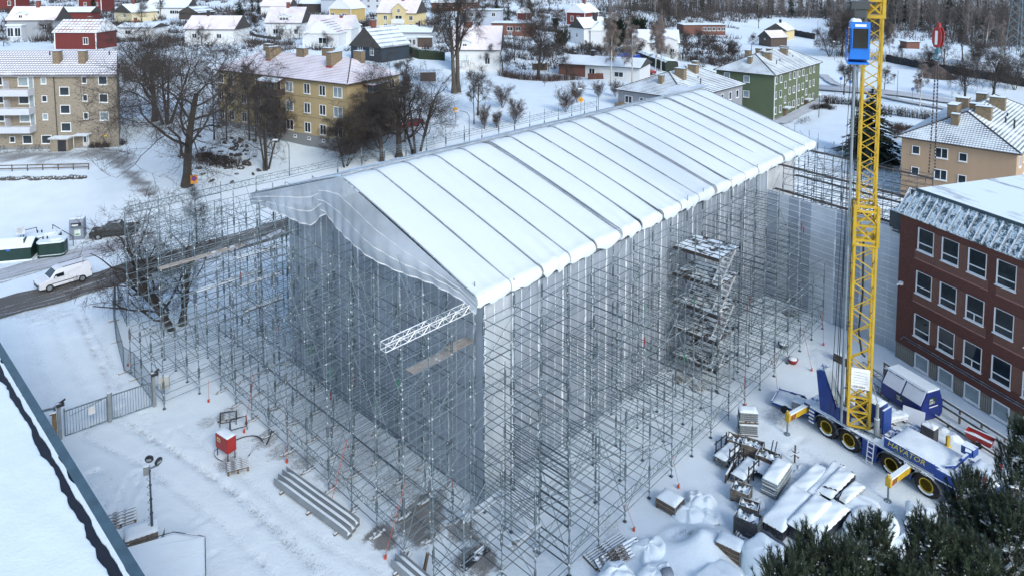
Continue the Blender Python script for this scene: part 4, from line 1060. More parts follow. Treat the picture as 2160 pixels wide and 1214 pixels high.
# local x along the edge toward the camera, inward = -y (left)
LN = (e1 - e0).length + 6
MB().box((-14, -16, 0), (LN, -.25, 8.7)).build('wall', M_GREY, N)
MB().box((-14, -.26, 8.75), (LN, -.02, 9.12)).build('fascia', mat('teal_fascia', (0.05, 0.10, 0.13), .5, .1), N)
MB().box((-14, -.34, 9.123), (LN, .02, 9.19)).build('fascia_cap', mat('teal_cap', (0.06, 0.11, 0.14), .5, .1), N)
r = random.Random(3)
def rag(name, y0, y1, z, m, amp, th=.05, K=150):
 mb = MB(); top = []
 for i in range(K + 1):
  x = -14 + (LN + 14) * i / K; q = vn1(x)
  top.append((x, y0 + amp * (q - .5) * .6, y1 + amp * (vn1(x * 1.7 + 40) - .5)))
 for (xa, a0, a1), (xb, b0, b1) in zip(top[:-1], top[1:]):
  mb.add([(xa, a0, z), (xb, b0, z), (xb, b1, z), (xa, a1, z), (xa, a0, z + th), (xb, b0, z + th), (xb, b1, z + th), (xa, a1, z + th)], [(4, 7, 6, 5), (0, 1, 5, 4), (2, 3, 7, 6)])
 return mb.build(name, m, N)
_t = np.random.RandomState(4).rand(4096)
def vn1(x):
 s = 0; a = .5
 for k in range(4):
  q = x * (1.3 * 2 ** k) + 300; i = int(math.floor(q)); f = q - i; f = f * f * (3 - 2 * f); s += a * (_t[i % 4096] * (1 - f) + _t[(i + 1) % 4096] * f); a *= .5
 return s
M_FELT = mat('wet_roofing_felt', (0.008, 0.010, 0.018), .6, var=.3)
MB().box((-14, -1.35, 8.9), (LN, -.35, 9.13)).build('gutter_felt', M_FELT, N)
rag('gutter_snow', -.5, -.33, 9.132, M_SNOW, .28, .05)
mb = MB()
def fnr(s, t):
 x = -14 + (LN + 14) * s; edge = -.62 - .34 * vn1(x * .7 + 9) - .1 * vn1(x * 5); y = edge - (16 - 1) * t ** 2.2
 z = 9.14 + .22 * (1 - math.exp(-t * 60)) + t * .1 + .05 * vn1(x * .3 + t * 6)
 if t == 0: z = 9.1
 return (x, y, z)
mb.grid(fnr, 170, 30, flip=True).build('roof_snow', M_SNOW, N, smooth=True)
# ------------------------------------------------------------------ village houses on the slope behind
CW = {'white': (0.66, 0.68, 0.68), 'cream': (0.62, 0.55, 0.36), 'yellow': (0.50, 0.37, 0.15), 'red': (0.145, 0.026, 0.023), 'grey': (0.30, 0.325, 0.35), 'navy': (0.028, 0.042, 0.058),
   'palegrey': (0.48, 0.51, 0.55), 'brown': (0.10, 0.075, 0.06), 'dark': (0.06, 0.05, 0.045), 'ltyellow': (0.62, 0.52, 0.28), 'paleblue': (0.42, 0.47, 0.54)}
def wallm(k):
 n = 'house_wall_' + k
 if n in MATS: return MATS[n]
 if k == 'brick': return brick_mat(n, (0.19, 0.075, 0.055), (0.14, 0.055, 0.04), (.16, .12, .1))
 return board_mat(n, CW[k], .25) if k in ('red', 'navy', 'yellow', 'brown', 'dark') else plaster(n, CW[k], .06)
ROOFS = {'pink': T_PINK, 'white': T_WHITE, 'pale': T_PALE, 'blue': T_BLUE, 'red': T_RED, 'streak': T_STRK}
M_TRIM = mat('white_trim', (0.72, 0.74, 0.75), .6, var=.04)
def house(key, L, D, h, rise, rot, wall, roof, label, name='house', front=(), left=(), right=(), chim=(), trim=False, extra=None, wk='two', over=.4, og=.35, hip=0, cat='house', flat=False, group=None):
 px, py, _ = HOUSE_PTS[key] if isinstance(key, str) else key
 g = G(px, py); rz = R(rot)
 near = Vector((0, D / 2, 0)) if abs(rot) > 50 else Vector((L / 2, 0, 0))
 if rot < -50: near = Vector((L, D / 2, 0))
 off = Matrix.Rotation(rz, 3, 'Z') @ near
 o = thing(name, label, cat, (g.x - off.x, g.y - off.y, g.z), rz, group)
 wm_ = wallm(wall)
 if flat or hip: MB().box((0, 0, -3), (L, D, h)).build('wall', wm_, o)
 else: gable_walls(L, D, h, rise, -3).build('wall', wm_, o)
 if flat: rf = MB().box((-.3, -.3, h), (L + .3, D + .3, h + .18), 1).box((-.22, -.22, h + .181), (L + .22, D + .22, h + .32), 0).build('roof', [M_SNOW, M_FASC], o)
 else: rf = roof_mb(L, D, h, rise, over, hip, og=og).build('roof', [ROOFS[roof], M_TRIM if trim else M_FASC], o)
 if trim and not flat:
  ym = D / 2
  for x in (-og - .02, L + og + .02):
   for s_ in (-1, 1): MB().bar((x, ym + s_ * (ym + over), h - .02), (x, ym, h + rise + .05), .08, .26).build('bargeboard', M_TRIM, rf)
 if trim:
  for x, y in ((0, 0), (L, 0), (0, D)): MB().box((x - .1, y - .1, -1), (x + .1, y + .1, h - .03)).build('corner_board', M_TRIM, o)
 for (x, z, w, hh) in front: window(o, x * L, 0, z, w, hh, 0, wk if w < 2.2 else 'two')
 for (y, z, w, hh) in left: window(o, 0, y * D, z, w, hh, -math.pi / 2, wk)
 for (y, z, w, hh) in right: window(o, L, y * D, z, w, hh, math.pi / 2, wk)
 for (x, y, w, d, ht, mm) in chim: chimney(rf, x * L, y * D, h + rise * (1 - abs(y - .5) * 2) * .8 if not flat else h, w, d, ht + rise * .2, mm)
 if extra: extra(o, rf)
 return o
def row(n, z, w=1.1, h=1.3, a=.12, b=.88): return [(a + (b - a) * i / max(1, n - 1), z, w, h) for i in range(n)]
CR, CD = M_CHIMR, M_BLACKM
house('a', 9, 7, 4.5, 3.2, -4, 'red', 'white', 'small red wooden house with white corners at the far left edge', front=[(.75, 2.6, 1.3, 1.7)], trim=True)
def dormer(x, z, w, h, d, wall='white', roof='white', nwin=1, y0=.4, win=(1.0, 1.0)):
 def f(o, rf):
  dm = MB().prismy([(x - w / 2, z), (x + w / 2, z), (x + w / 2, z + h), (x, z + h + w * .18), (x - w / 2, z + h)], y0, y0 + d).build('dormer', wallm(wall), o)
  mb = MB()
  for s_ in (-1, 1): mb.add([(x + s_ * (w / 2 + .25), y0 - .2, z + h - .05), (x, y0 - .2, z + h + w * .18 + .12), (x, y0 + d, z + h + w * .18 + .12), (x + s_ * (w / 2 + .25), y0 + d, z + h - .05),
       (x + s_ * (w / 2 + .25), y0 - .2, z + h + .08), (x, y0 - .2, z + h + w * .18 + .25), (x, y0 + d, z + h + w * .18 + .25), (x + s_ * (w / 2 + .25), y0 + d, z + h + .08)], [(0, 1, 5, 4), (4, 5, 6, 7), (0, 4, 7, 3), (0, 3, 2, 1)])
  mb.build('dormer_roof', ROOFS[roof], dm)
  for i in range(nwin): window(o, x + (i - (nwin - 1) / 2) * (w / nwin * .85), y0, z + h / 2 + .05, *win, 0, 'two')
 return f
def both(*fs):
 def f(o, rf):
  for g_ in fs: g_(o, rf)
 return f
def annex(x0, x1, y0, y1, h, wall='white', roofm=M_SNOW, nm='annex', glaz=0):
 def f(o, rf):
  a = MB().box((x0, y0, -2), (x1, y1, h)).build(nm, wallm(wall), o); MB().box((x0 - .25, y0 - .25, h + .002), (x1 + .25, y1 - .004, h + .3)).build('roof', roofm, a)
  for i in range(glaz): window(o, x0 + (x1 - x0) * (i + .5) / glaz, y0, h * .55, (x1 - x0) / glaz * .85, h * .6, 0, 'two')
 return f
house('b', 12.5, 8, 5.2, 3.6, 4, 'grey', 'pale', 'grey two storey house with white glazed porch and dormer above the brick block', front=[(.78, 3.4, 1.3, 1.5), (.1, 3.2, .9, 1.2)], chim=[(.5, .5, .9, .9, 1.6, CR)], extra=both(dormer(3.4, 5.4, 2.6, 1.6, 3, 'white', 'white', 1), annex(.8, 4.6, -1.6, 0, 4.0, 'palegrey', M_SNOW, 'porch', 2)))
house('c', 9.6, 8, 3.8, 2.6, -2, 'red', 'red', 'red barn with red and white streaked metal roof above the brick block', 'barn', front=[(.75, 1.9, 1.2, 1.6)], chim=[(.48, .75, .8, .8, 1.6, CR)], cat='barn', trim=True)
house('d', 10, 6, 2.8, 1.6, 2, 'red', 'white', 'low red outbuilding with wide snowy roof behind the red barn', 'outbuilding', cat='outbuilding')
house('e', 8.5, 9, 6.2, 3, 0, 'red', 'white', 'tall red wooden house behind the dark columnar evergreen', front=[(.3, 3, 1.1, 1.4), (.8, 3, 1.1, 1.4)], trim=True)
house('f', 9, 8.8, 2.9, 2.6, 62, 'cream', 'white', 'cream house with gable end facing the camera among fruit trees', left=[(.4, 1.9, 1.3, 1.2)], chim=[(.4, .5, .7, .7, 1.3, CR)])
house('g', 15, 8, 3.4, 2.8, -3, 'white', 'white', 'long white house under thick snow at the top left', front=[(.05, 1.8, 1.2, 1.3), (.3, 2, 1.5, 1.3), (.66, 2, 1.8, 1.3), (.76, 2, 1.5, 1.3)], chim=[(.8, .5, .5, .5, 1.6, CD)], extra=dormer(4, 3.3, 4.5, 1.2, 4, 'white', 'white', 0))
house('h', 8, 7.5, 2.2, 2.1, 75, 'dark', 'blue', 'small dark shed with gable to the front and snow stripes on its roof', 'shed', cat='shed')
house('i', 10, 7, 2.9, 1.0, -6, 'white', 'white', 'low white house with flat snowy roof left of the tall oaks', front=[(.3, 1.7, 1.6, 1.1), (.78, 1.6, .8, 1.6)], chim=[(.3, .5, .6, .6, 1.4, CR)])
house('j', 13, 9, 3.5, 3.2, -4, 'white', 'pale', 'house with broad pale pink roof seen through the oak branches', front=[(.2, 1.9, 1.3, 1.2), (.7, 1.9, 1.3, 1.2)], chim=[(.32, .5, .6, .6, 1.4, CD)])
house('l', 9, 7, 3.2, 2.4, -8, 'dark', 'white', 'dark timber garage with snowy roof at the top edge', 'garage', cat='garage')
house('m', 13, 8, 5.6, 3.2, -3, 'paleblue', 'white', 'pale blue grey two storey house behind the yellow gabled house', front=[(.5, 4.2, 1, 1.2), (.85, 4.2, 1.2, 1.2), (.85, 1.6, 1.2, 1.2)])
house('n', 9, 9, 4.2, 4.0, 68, 'yellow', 'white', 'bright yellow gabled house with white trim and dark veranda', left=[(.35, 5.3, 1.6, 1.8), (.68, 5.3, 1.6, 1.8), (.85, 1.8, 1.6, 1.8), (.3, 1.6, 2.0, 2.0), (.5, 1.4, .9, 2.2)], trim=True)
def cross(o, rf):
 MB().prismy([(5.8, 0), (10.2, 0), (10.2, 7.6), (8, 9.3), (5.8, 7.6)], -.9, 4).build('cross_gable', wallm('ltyellow'), o)
 for s_ in (-1, 1): MB().bar((8 + s_ * 2.5, 1.4, 7.45), (8, 1.4, 9.45), 5.2, .16, up=(0, 1, 0)).build('cross_roof', T_PALE, o) if False else MB().add([(8 + s_ * 2.6, -1.2, 7.3), (8, -1.2, 9.4), (8, 4, 9.4), (8 + s_ * 2.6, 4, 7.3), (8 + s_ * 2.6, -1.2, 7.45), (8, -1.2, 9.57), (8, 4, 9.57), (8 + s_ * 2.6, 4, 7.45)], [(0, 1, 5, 4), (4, 5, 6, 7) , (0, 3, 2, 1), (0, 4, 7, 3)]).build('cross_roof', T_PALE, o)
 window(o, 8, -.9, 7.0, .9, 1.3, 0, 'cross'); MB().box((6.0, -2.4, 2.9), (10.0, -.904, 4.3)).box((6.0, -2.4, 0), (6.25, -2.2, 2.89)).box((9.75, -2.4, 0), (10, -2.2, 2.89)).build('balcony', M_TRIM, o)
 window(o, 8, -.9, 4.9, 2.4, 1.2, 0, 'two')
house('o', 13.5, 9.5, 6.0, 4.2, -14, 'ltyellow', 'pale', 'large pale yellow villa with white balcony and small cross gable', front=[(.22, 2, 1.3, 1.5), (.22, 4.6, 1.3, 1.5), (.88, 4.6, 1.3, 1.5), (.88, 2, 1.3, 1.5)], left=[(.4, 4.6, 1, 1.3)], chim=[(.55, .5, 1.0, 1.0, 1.8, CR)], extra=cross)
house('p', 10.5, 8.5, 4.2, 4.4, -4, 'white', 'pink', 'white house with wide shed dormer and pink snow dusted roof', front=[(.28, 1.8, 1.5, 1.5), (.86, 1.8, 1.2, 1.5)], left=[(.5, 3.8, 1.2, 1.5)], chim=[(.5, .5, .9, .8, 1.4, CR)], extra=both(dormer(5.4, 4.3, 3.2, 1.9, 3.4, 'white', 'white', 3, win=(.9, 1.2)), annex(4.2, 7.6, -1.4, 0, 2.6, 'white', M_SNOW, 'porch', 0)))
house('q', 10.5, 8, 3.2, 3.0, -4, 'white', 'pale', 'house with pale pink roof standing behind the white dormer house', front=[(.8, 1.7, 1.2, 1.2)], chim=[(.62, .5, .8, .8, 1.4, CR)])
def bigw(o, rf):
 for s_, e in ((-1, 0), (1, 1)):
  p = MB().prismx([(4.6 + s_ * .35, 4.0), (4.6 + s_ * 2.9, 4.0), (4.6 + s_ * .35, 5.5)][::(1 if s_ > 0 else -1)], -.05, -.004).build('gable_window', M_GLASS, o)
 window(o, 0, 4.2, 1.5, 2.2, 1.6, -math.pi / 2, 'two')
 w_ = gable_walls(12, 8, 3.8, 3.4, -2); ob = w_.build('wing', wallm('white'), o, loc=(4.8, 10.5, .3), rot=(0, 0, -math.pi / 2 + .1)); roof_mb(12, 8, 3.8, 3.4, .4, 0, og=.3).build('wing_roof', [T_PINK, M_TRIM], ob)
house('r', 10, 9.6, 3.4, 3.2, 82, 'white', 'red', 'white house with two triangular gable windows and pink tiled wing behind', chim=[(.9, .25, .8, .8, 2.2, CR)], extra=bigw, trim=True)
house('s', 6, 4.6, 2.3, 1.3, 68, 'white', 'white', 'small white garage with dark red door right of the triangular windows', 'garage', cat='garage', extra=lambda o, rf: MB().box((-.05, .9, -.4), (-.004, 3.6, 1.6)).build('garage_door', wallm('red'), o))
house('t', 9.5, 10.2, 3.2, 4.6, 55, 'navy', 'blue', 'dark navy wooden house with white framed windows in its gable', left=[(.3, 2.3, 1.2, 1.8), (.68, 2.3, 1.6, 2.0), (.5, 5.6, .9, 1.0)], chim=[(.25, .5, 1.4, .9, 1.6, CR)], wk='cross', trim=False)
house('u', 12, 8, 3.6, 1.7, -3, 'palegrey', 'white', 'low white villa with glazed veranda behind a clipped snowy hedge', front=[(.1, 2, 1, 1.4)], chim=[(.62, .6, .7, .7, .9, CR), (.7, .4, .4, .4, 1.5, CD)], extra=both(annex(3.2, 8.6, -3, 0, 2.6, 'white', M_SNOW, 'veranda', 5), annex(8.8, 12.4, -1.2, 0, 2.5, 'brown', M_SNOW, 'annex')))
house('v', 20, 9, 5.2, 3, -3, 'palegrey', 'streak', 'long two storey pale house with dark streaked roof at the top edge', front=row(5, 4.0) + row(5, 1.6))
house('w', 19, 9, 3.4, 3.0, -3, 'brick', 'white', 'long red brick house with a row of white windows under deep snow', front=row(6, 2.2, 1.2, 1.4, .2, .95), chim=[(.9, .8, 1.6, .8, .6, CR)])
house('x', 12.3, 8, 6.2, 0, -5, 'paleblue', 'white', 'pale grey blue two storey cube house with flat roof', flat=True, front=[(.2, 4.9, 1.0, 1.4), (.4, 4.9, 1.2, 1.4), (.8, 4.9, 1.2, 1.4), (.2, 1.8, 1.0, 1.4), (.4, 1.8, 1.2, 1.4), (.8, 1.8, 1.2, 1.4)], left=[(.5, 4.9, 1, 1.4)])
house('y', 11, 9, 4.6, 5.2, -5, 'white', 'pale', 'large white house with steep pale roof right of the twin oaks', front=[(.75, 2.2, 1.2, 1.5), (.3, 1.9, 1.4, 1.4)], chim=[(.3, .5, 1.5, 1.0, 1.0, CR)], extra=both(dormer(3.0, 4.7, 2.8, 1.7, 3.6, 'white', 'white', 1), annex(.4, 3.8, -2, 0, 2.6, 'white', M_SNOW, 'porch', 0)))
house('z', 13, 8, 3.8, 0, -8, 'brick', 'white', 'flat roofed red brick bungalow under snow beside the tall oak', flat=True, front=[(.45, 2.2, 1.9, 1.3), (.65, 2.2, 1.6, 1.3), (.45, .6, 1.2, 1.2)], name='bungalow')
house('aa', 4.5, 4, 2.6, 1.9, 68, 'red', 'white', 'tiny red cottage among dark spruces', left=[(.5, 3, .9, .8)], trim=True)
house('ab', 11, 7.8, 4.6, 3.2, 56, 'red', 'white', 'red wooden house with white window frames on the snowy hill', left=[(.35, 2.4, 1.2, 2.0), (.7, 2.4, 1.2, 2.0), (.5, 5.6, 1.2, 1.4)], front=[(.5, 2.4, 1, 1.6)], chim=[(.6, .5, 1.1, .9, 1.4, CR)], trim=True)
def lwing(o, rf):
 a = gable_walls(7, 5, 4.6, 2.4, -2).build('wing', wallm('white'), o, loc=(6.2, -3.4, 0), rot=(0, 0, 1.0)); roof_mb(7, 5, 4.6, 2.4, .3, 0, og=.3).build('wing_roof', [T_WHITE, M_TRIM], a)
house('ac', 9, 7, 5.2, 3.0, 30, 'white', 'white', 'white steep roofed house with tall black chimney on the right of the hill', chim=[(.65, .35, 1.0, 1.0, 2.2, CD)], extra=lwing, left=[(.5, 3, 1, 1.3)])
def bung(o, rf):
 MB().box((-.05, 5.5, -1), (-.004, 9.8, 2.3)).build('gable_cladding', M_TRIM, o)
 a = MB().box((9, 9.2, -1), (22, 15, 2.4)).build('wing', wallm('white'), o); MB().box((8.8, 9, 2.402), (22.2, 15.2, 2.75)).build('wing_roof', M_SNOW, a)
house('ad', 19, 10, 2.9, 1.5, -24, 'white', 'white', 'low white bungalow with one dark brick wall and wide snowy roof', name='bungalow', front=[(.42, 1.3, 1.4, 1.9), (.75, 1.2, 2.1, 1.2)], over=.8, chim=[(.35, .5, .8, .8, 1.3, CD), (.1, .6, .5, .5, .8, CD)],
   extra=lambda o, rf: (MB().box((-.06, -.06, -1), (6.4, -.004, 2.8)).build('brick_facing', wallm('brick'), o), MB().box((-.06, -.003, -1), (-.004, 9.9, 2.8)).build('brick_facing', wallm('brick'), o)))
house('ae', 12, 9, 4.4, 3.2, -8, 'white', 'white', 'white house with twin gables behind slim birches', front=[(.3, 2, 1.1, 1.2), (.55, 2, 1.1, 1.2)], chim=[(.5, .5, 1.2, .9, 1.4, CR)], extra=both(dormer(9.4, 0, 4.2, 5.2, 5, 'white', 'pink', 2, -1.5), dormer(1.9, 0, 3.4, 5.0, 4, 'white', 'pink', 1, -1.0)))
house('af', 16, 9, 3.6, 0, 3, 'brick', 'white', 'low brown brick building with flat snowy roof at the wood edge', flat=True, front=row(5, 2.2, 1.3, 1.4, .5, .95), name='pavilion', extra=lambda o, rf: MB().box((11.5, -.3, -3.2), (15.9, -.004, -.2)).build('basement', M_CONC, o))
house('ag', 9.5, 7.5, 3.2, 2.6, 52, 'ltyellow', 'white', 'pale yellow cottage in front of the white field', left=[(.5, 3.6, 1, 1), (.3, 1.4, 1, 1.2)], chim=[(.5, .5, .7, .7, 1.2, CD)])
house('ah', 6.5, 6, 2.9, 2.2, 20, 'brown', 'pale', 'dark brown timber shed right behind the green apartment block', 'shed', cat='shed', left=[(.5, 2.6, .7, .8)])
house('ai', 4.2, 3.5, 2.0, 0, 4, 'brick', 'white', 'tiny flat roofed brick hut beside the railway', 'hut', flat=True, cat='hut')
# ------------------------------------------------------------------ bare trees
M_BARK = mat('dark_bark', (0.052, 0.043, 0.034), .9, snow=.12, var=.35, vscale=2, sscale=1.2)
M_BARKG = mat('grey_bark', (0.085, 0.075, 0.06), .9, snow=.15, var=.35, vscale=1.5)
M_TWIG = mat('brown_twigs', (0.060, 0.050, 0.044), .9, snow=.10, var=.3)
M_TWIGR = mat('reddish_twigs', (0.085, 0.055, 0.042), .9, snow=.08, var=.3)
M_BIRCH = mat('birch_bark', (0.42, 0.41, 0.38), .8, snow=.1, var=.3, vscale=6)
def grow_tree(seed, H_=10.0, trunk=0.25, spread=1.0, crook=.22, levels=4, nstep=5, r0=None, lean=(0, 0), stems=1, up=.12, droop=0.0, kids=.85, twig=3, l0=.5, twl=.05, twr=.0011, fork=.62):
 """returns segments of trunk and of crown, height normalised to H_"""
 r = random.Random(seed); T = []; K = []
 r0 = r0 or H_ * .022
 def rv(): return Vector((r.gauss(0, 1), r.gauss(0, 1), r.gauss(0, 1)))
 def branch(p, d, L, rad, lev):
  n = max(2, nstep - lev // 2); st = L / n
  for i in range(n):
   t0, t1 = i / n, (i + 1) / n
   d = (d + rv() * crook * (.13 if lev == 0 else 1) + Vector((0, 0, up if lev < levels - 1 else -droop)) * (1 if lev else 0)).normalized()
   q = p + d * st
   ra = rad * (1 - t0 * (.6 if lev else .45)); rb = rad * (1 - t1 * (.6 if lev else .45))
   (T if lev <= 0 else K).append((p, q, ra, rb)); p = q
   if lev < levels:
    k = 1 if r.random() < kids else 0
    if lev == 0: k = (2 if t1 > trunk else 0)
    elif t1 < .25: k = 0
    for _ in range(k):
     ax = rv().cross(d).normalized(); ang = r.uniform(.5, 1.15) * spread if lev else r.uniform(.5, 1.0) * spread
     dd = (Matrix.Rotation(ang, 3, ax) @ d)
     if lev == 0 and dd.z < .05: dd.z = .1; dd.normalize()
     branch(q, dd, L * r.uniform(.45, .8) * (fork + .25 * (1 - t1)), max(rb * r.uniform(.40, .60), H_ * .0008), lev + 1)
   if lev >= levels - 1:
    for _ in range(twig):
     dd = (d + rv() * .75).normalized(); e = q + dd * H_ * twl * r.uniform(.5, 1.3) + Vector((0, 0, -droop * H_ * .05))
     K.append((q, e, H_ * twr * .55, H_ * twr * .3))
     if r.random() < .5: m_ = q.lerp(e, .5); K.append((m_, m_ + (dd + rv() * .8).normalized() * H_ * twl * .5, H_ * twr * .45, H_ * twr * .25))
 for s in range(stems):
  a = s * 2 * math.pi / max(1, stems) + r.random(); tilt = 0 if stems == 1 else r.uniform(.15, .5)
  d = Vector((math.cos(a) * tilt + lean[0], math.sin(a) * tilt + lean[1], 1)).normalized()
  branch(Vector((math.cos(a), math.sin(a), 0)) * (0 if stems == 1 else r0 * 1.2), d, H_ * l0 * r.uniform(.9, 1.1), r0 * (1 if stems == 1 else .6), 0)
 allz = max(max(s[0].z, s[1].z) for s in T + K); f = H_ / allz
 sc_ = lambda S_: [(a * f, b * f, x, y) for a, b, x, y in S_]
 return sc_(T), sc_(K)
def seg_mesh(name, S_, n, m, flare=False):
 P = np.array([s[0] for s in S_]); Q = np.array([s[1] for s in S_]); a = np.array([s[2] for s in S_]); b = np.array([s[3] for s in S_])
 if flare and len(a): a[0] *= 1.5
 V, F = np_tubes(P, Q, a, b, n); return np_mesh(name, V, F, m, smooth=n > 4)
TP = {}
def proto(kind):
 if kind in TP: return TP[kind]
 base, *v = kind.split('_'); s = int(v[0]) if v else 0
 bm_, tm = M_BARK, M_TWIG
 if base == 'oak': t, k = grow_tree(10 + s, 10, .25, 1.25, .20, 4, 7, .21, up=.09, kids=.8, twig=2, twr=.0009, fork=.88, twl=.045)
 elif base == 'tall': t, k = grow_tree(30 + s, 10, .42, .75, .2, 4, 6, .20, up=.2, twig=2, l0=.6, kids=.8, fork=.7); bm_ = M_BARKG
 elif base == 'multi': t, k = grow_tree(50 + s, 10, .2, 1.15, .26, 4, 5, .22, stems=4, up=.08, twig=2, l0=.55, kids=.6, fork=.8, twr=.0008)
 elif base == 'street': t, k = grow_tree(70 + s, 10, .18, 1.05, .3, 4, 5, .36, stems=3, up=.14, droop=.05, twig=3, l0=.5, kids=.68, fork=.84, lean=(-.33, 0), twl=.05, twr=.0013); tm = M_BARK
 elif base == 'small': t, k = grow_tree(90 + s, 10, .25, .9, .25, 3, 5, .16, up=.15, twig=3, l0=.55, twr=.002, twl=.09)
 elif base == 'apple': t, k = grow_tree(110 + s, 10, .15, 1.2, .3, 3, 5, .2, up=.08, twig=3, l0=.45, twr=.0018, twl=.09, kids=.75)
 elif base == 'birch': t, k = grow_tree(130 + s, 10, .25, .6, .10, 3, 8, .11, up=.15, droop=.2, twig=3, l0=.85, fork=.38, twr=.0009, twl=.05); bm_ = M_BIRCH; tm = mat('birch_twigs', (.24, .20, .18), .9, snow=.1)
 elif base == 'bush': t, k = grow_tree(150 + s, 10, .1, .45, .12, 2, 5, .06, stems=12, up=.1, twig=2, l0=.8, twr=.0022, twl=.12, fork=.5, kids=.7); tm = M_TWIGR; bm_ = M_TWIGR
 elif base == 'thin': t, k = grow_tree(170 + s, 10, .35, .6, .12, 3, 6, .09, up=.2, twig=2, l0=.8, fork=.4, twr=.0016, twl=.06)
 elif base == 'round': t, k = grow_tree(190 + s, 10, .1, .9, .2, 3, 5, .13, stems=5, up=.08, twig=3, l0=.5, twr=.0016, twl=.08, kids=.7)
 TP[kind] = (seg_mesh('trunk', t, 7, bm_, True), seg_mesh('crown', k, 3, tm)); return TP[kind]
def tree(kind, px, py, hpx, label, cat='tree', group=None, wide=1.0, rz=None, sink=.15, pos=None, name=None):
 g = G(px, py) if pos is None else pos
 dist = g.y * CP + (CAM_H - g.z) * SP
 s = hpx * dist / 1500 / 10.0 * (1.14 if kind[:3] in ('oak', 'tal', 'mul') else 1.0)
 a, b = proto(kind)
 nm = name or {'birch': 'birch_tree', 'bush': 'bush', 'round': 'shrub', 'oak': 'oak_tree', 'apple': 'fruit_tree'}.get(kind.split('_')[0], 'bare_tree')
 o = thing(nm, label, cat, (g.x, g.y, g.z - sink), rnd.uniform(0, 6.28) if rz is None else rz, group)
 inst(a, 'trunk', o, scale=(s * wide, s * wide, s)); inst(b, 'crown', o, scale=(s * wide, s * wide, s)); return o
# the big ones
tree('oak_1', 395, 392, 330, 'great bare oak with thick pale trunk rising from the snow slope left of centre', rz=1.0, wide=1.2)
tree('oak_2', 327, 256, 225, 'dark dense oak behind the great oak beside the brick block', rz=2.2, wide=1.1)
tree('multi_1', 352, 262, 200, 'bushy crown of a many stemmed tree right of the dense oak', rz=.4)
tree('thin_1', 452, 295, 170, 'slim young tree with ivy dark stem in front of the ochre block', rz=.4)
tree('thin_2', 478, 297, 150, 'slim leaning young tree before the left part of the ochre facade')
tree('thin_3', 526, 297, 175, 'slender straight tree close to the ochre facade')
tree('thin_4', 540, 299, 140, 'thin forked tree close to the ochre facade')
tree('multi_2', 562, 358, 190, 'leaning bare tree on the rocky bank', rz=3.0, wide=.8)
tree('round_1', 585, 300, 130, 'bushy bare tree in front of the dark balconies', rz=1.3)
tree('oak_3', 842, 333, 215, 'black limbed oak standing before the corner of the ochre block', rz=.2, wide=1.3)
tree('multi_3', 878, 330, 200, 'many stemmed dark tree right of the ochre block corner', rz=2.0)
tree('oak_4', 805, 345, 170, 'low spreading tree just behind the tent ridge', rz=4.0, wide=1.2)
tree('thin_5', 855, 300, 200, 'tall single stem rising among the black oaks')
tree('round_2', 728, 352, 120, 'broad twiggy tree at the foot of the ochre corner', rz=2.0, wide=1.3)
tree('tall_1', 958, 197, 215, 'left one of two tall oaks beside the big white house', rz=.5)
tree('tall_2', 966, 195, 235, 'right one of two tall oaks beside the big white house', rz=2.5)
tree('oak_4', 1135, 167, 160, 'spreading oak on the hedge line behind the park', rz=1.5)
tree('birch_1', 1289, 181, 175, 'tall white birch by the low bungalow', cat='tree')
tree('birch_2', 1333, 176, 140, 'second birch with wide fan crown near the red car')
tree('birch_3', 1382, 158, 130, 'slim birch in front of the twin gabled white house')
tree('birch_4', 1394, 152, 110, 'slimmer birch just right of the slim one')
tree('thin_6', 1000, 262, 120, 'slim bare tree in the park, left of the tall young one')
tree('small_1', 1008, 243, 115, 'young spreading tree in the park below the white house')
tree('bush_1', 1060, 228, 58, 'round dark bush in the middle of the park', 'bush')
tree('bush_2', 1086, 262, 62, 'upright twiggy bush in the park beside the round one', 'bush')
tree('bush_3', 1022, 272, 60, 'thin stemmed bush by the street in the park', 'bush', wide=.8)
tree('bush_4', 1048, 270, 45, 'low straw coloured bush between two others in the park', 'bush')
tree('bush_5', 1193, 237, 62, 'large upright bush on the park slope, lower one', 'bush')
tree('bush_6', 1218, 217, 55, 'large upright bush on the park slope, upper one', 'bush')
tree('bush_7', 1263, 206, 42, 'small upright bush below the birch', 'bush')
tree('bush_1', 1298, 204, 40, 'small bush left of the grey apartment block', 'bush')
tree('small_2', 1148, 183, 20, 'tiny staked sapling on the park snow', 'bush')
tree('street_1', 368, 688, 300, 'wide low branched street tree beside the scaffold and the van', rz=0.2, wide=1.1)
tree('small_3', 416, 520, 140, 'bare tree on the far kerb behind the scaffold', rz=1.0)
tree('small_4', 1780, 200, 80, 'bare roadside tree right of the green block')
tree('small_5', 1799, 193, 78, 'darker roadside tree behind the yellow crane tower')
tree('birch_2', 1940, 226, 105, 'pale barked tree on the near side of the back road')
tree('oak_2', 2035, 212, 105, 'dark round crowned tree beside the back road', rz=0.3)
tree('oak_4', 2095, 205, 120, 'large dark crowned tree at the right above the apricot block', rz=2)
tree('round_2', 2140, 190, 90, 'brownish crowned tree at the right edge')
tree('bush_3', 1890, 292, 40, 'low twiggy bush between the spruce and the apricot block', 'bush', wide=1.6)
tree('small_1', 1865, 192, 60, 'small tree just right of the crane tower by the road')
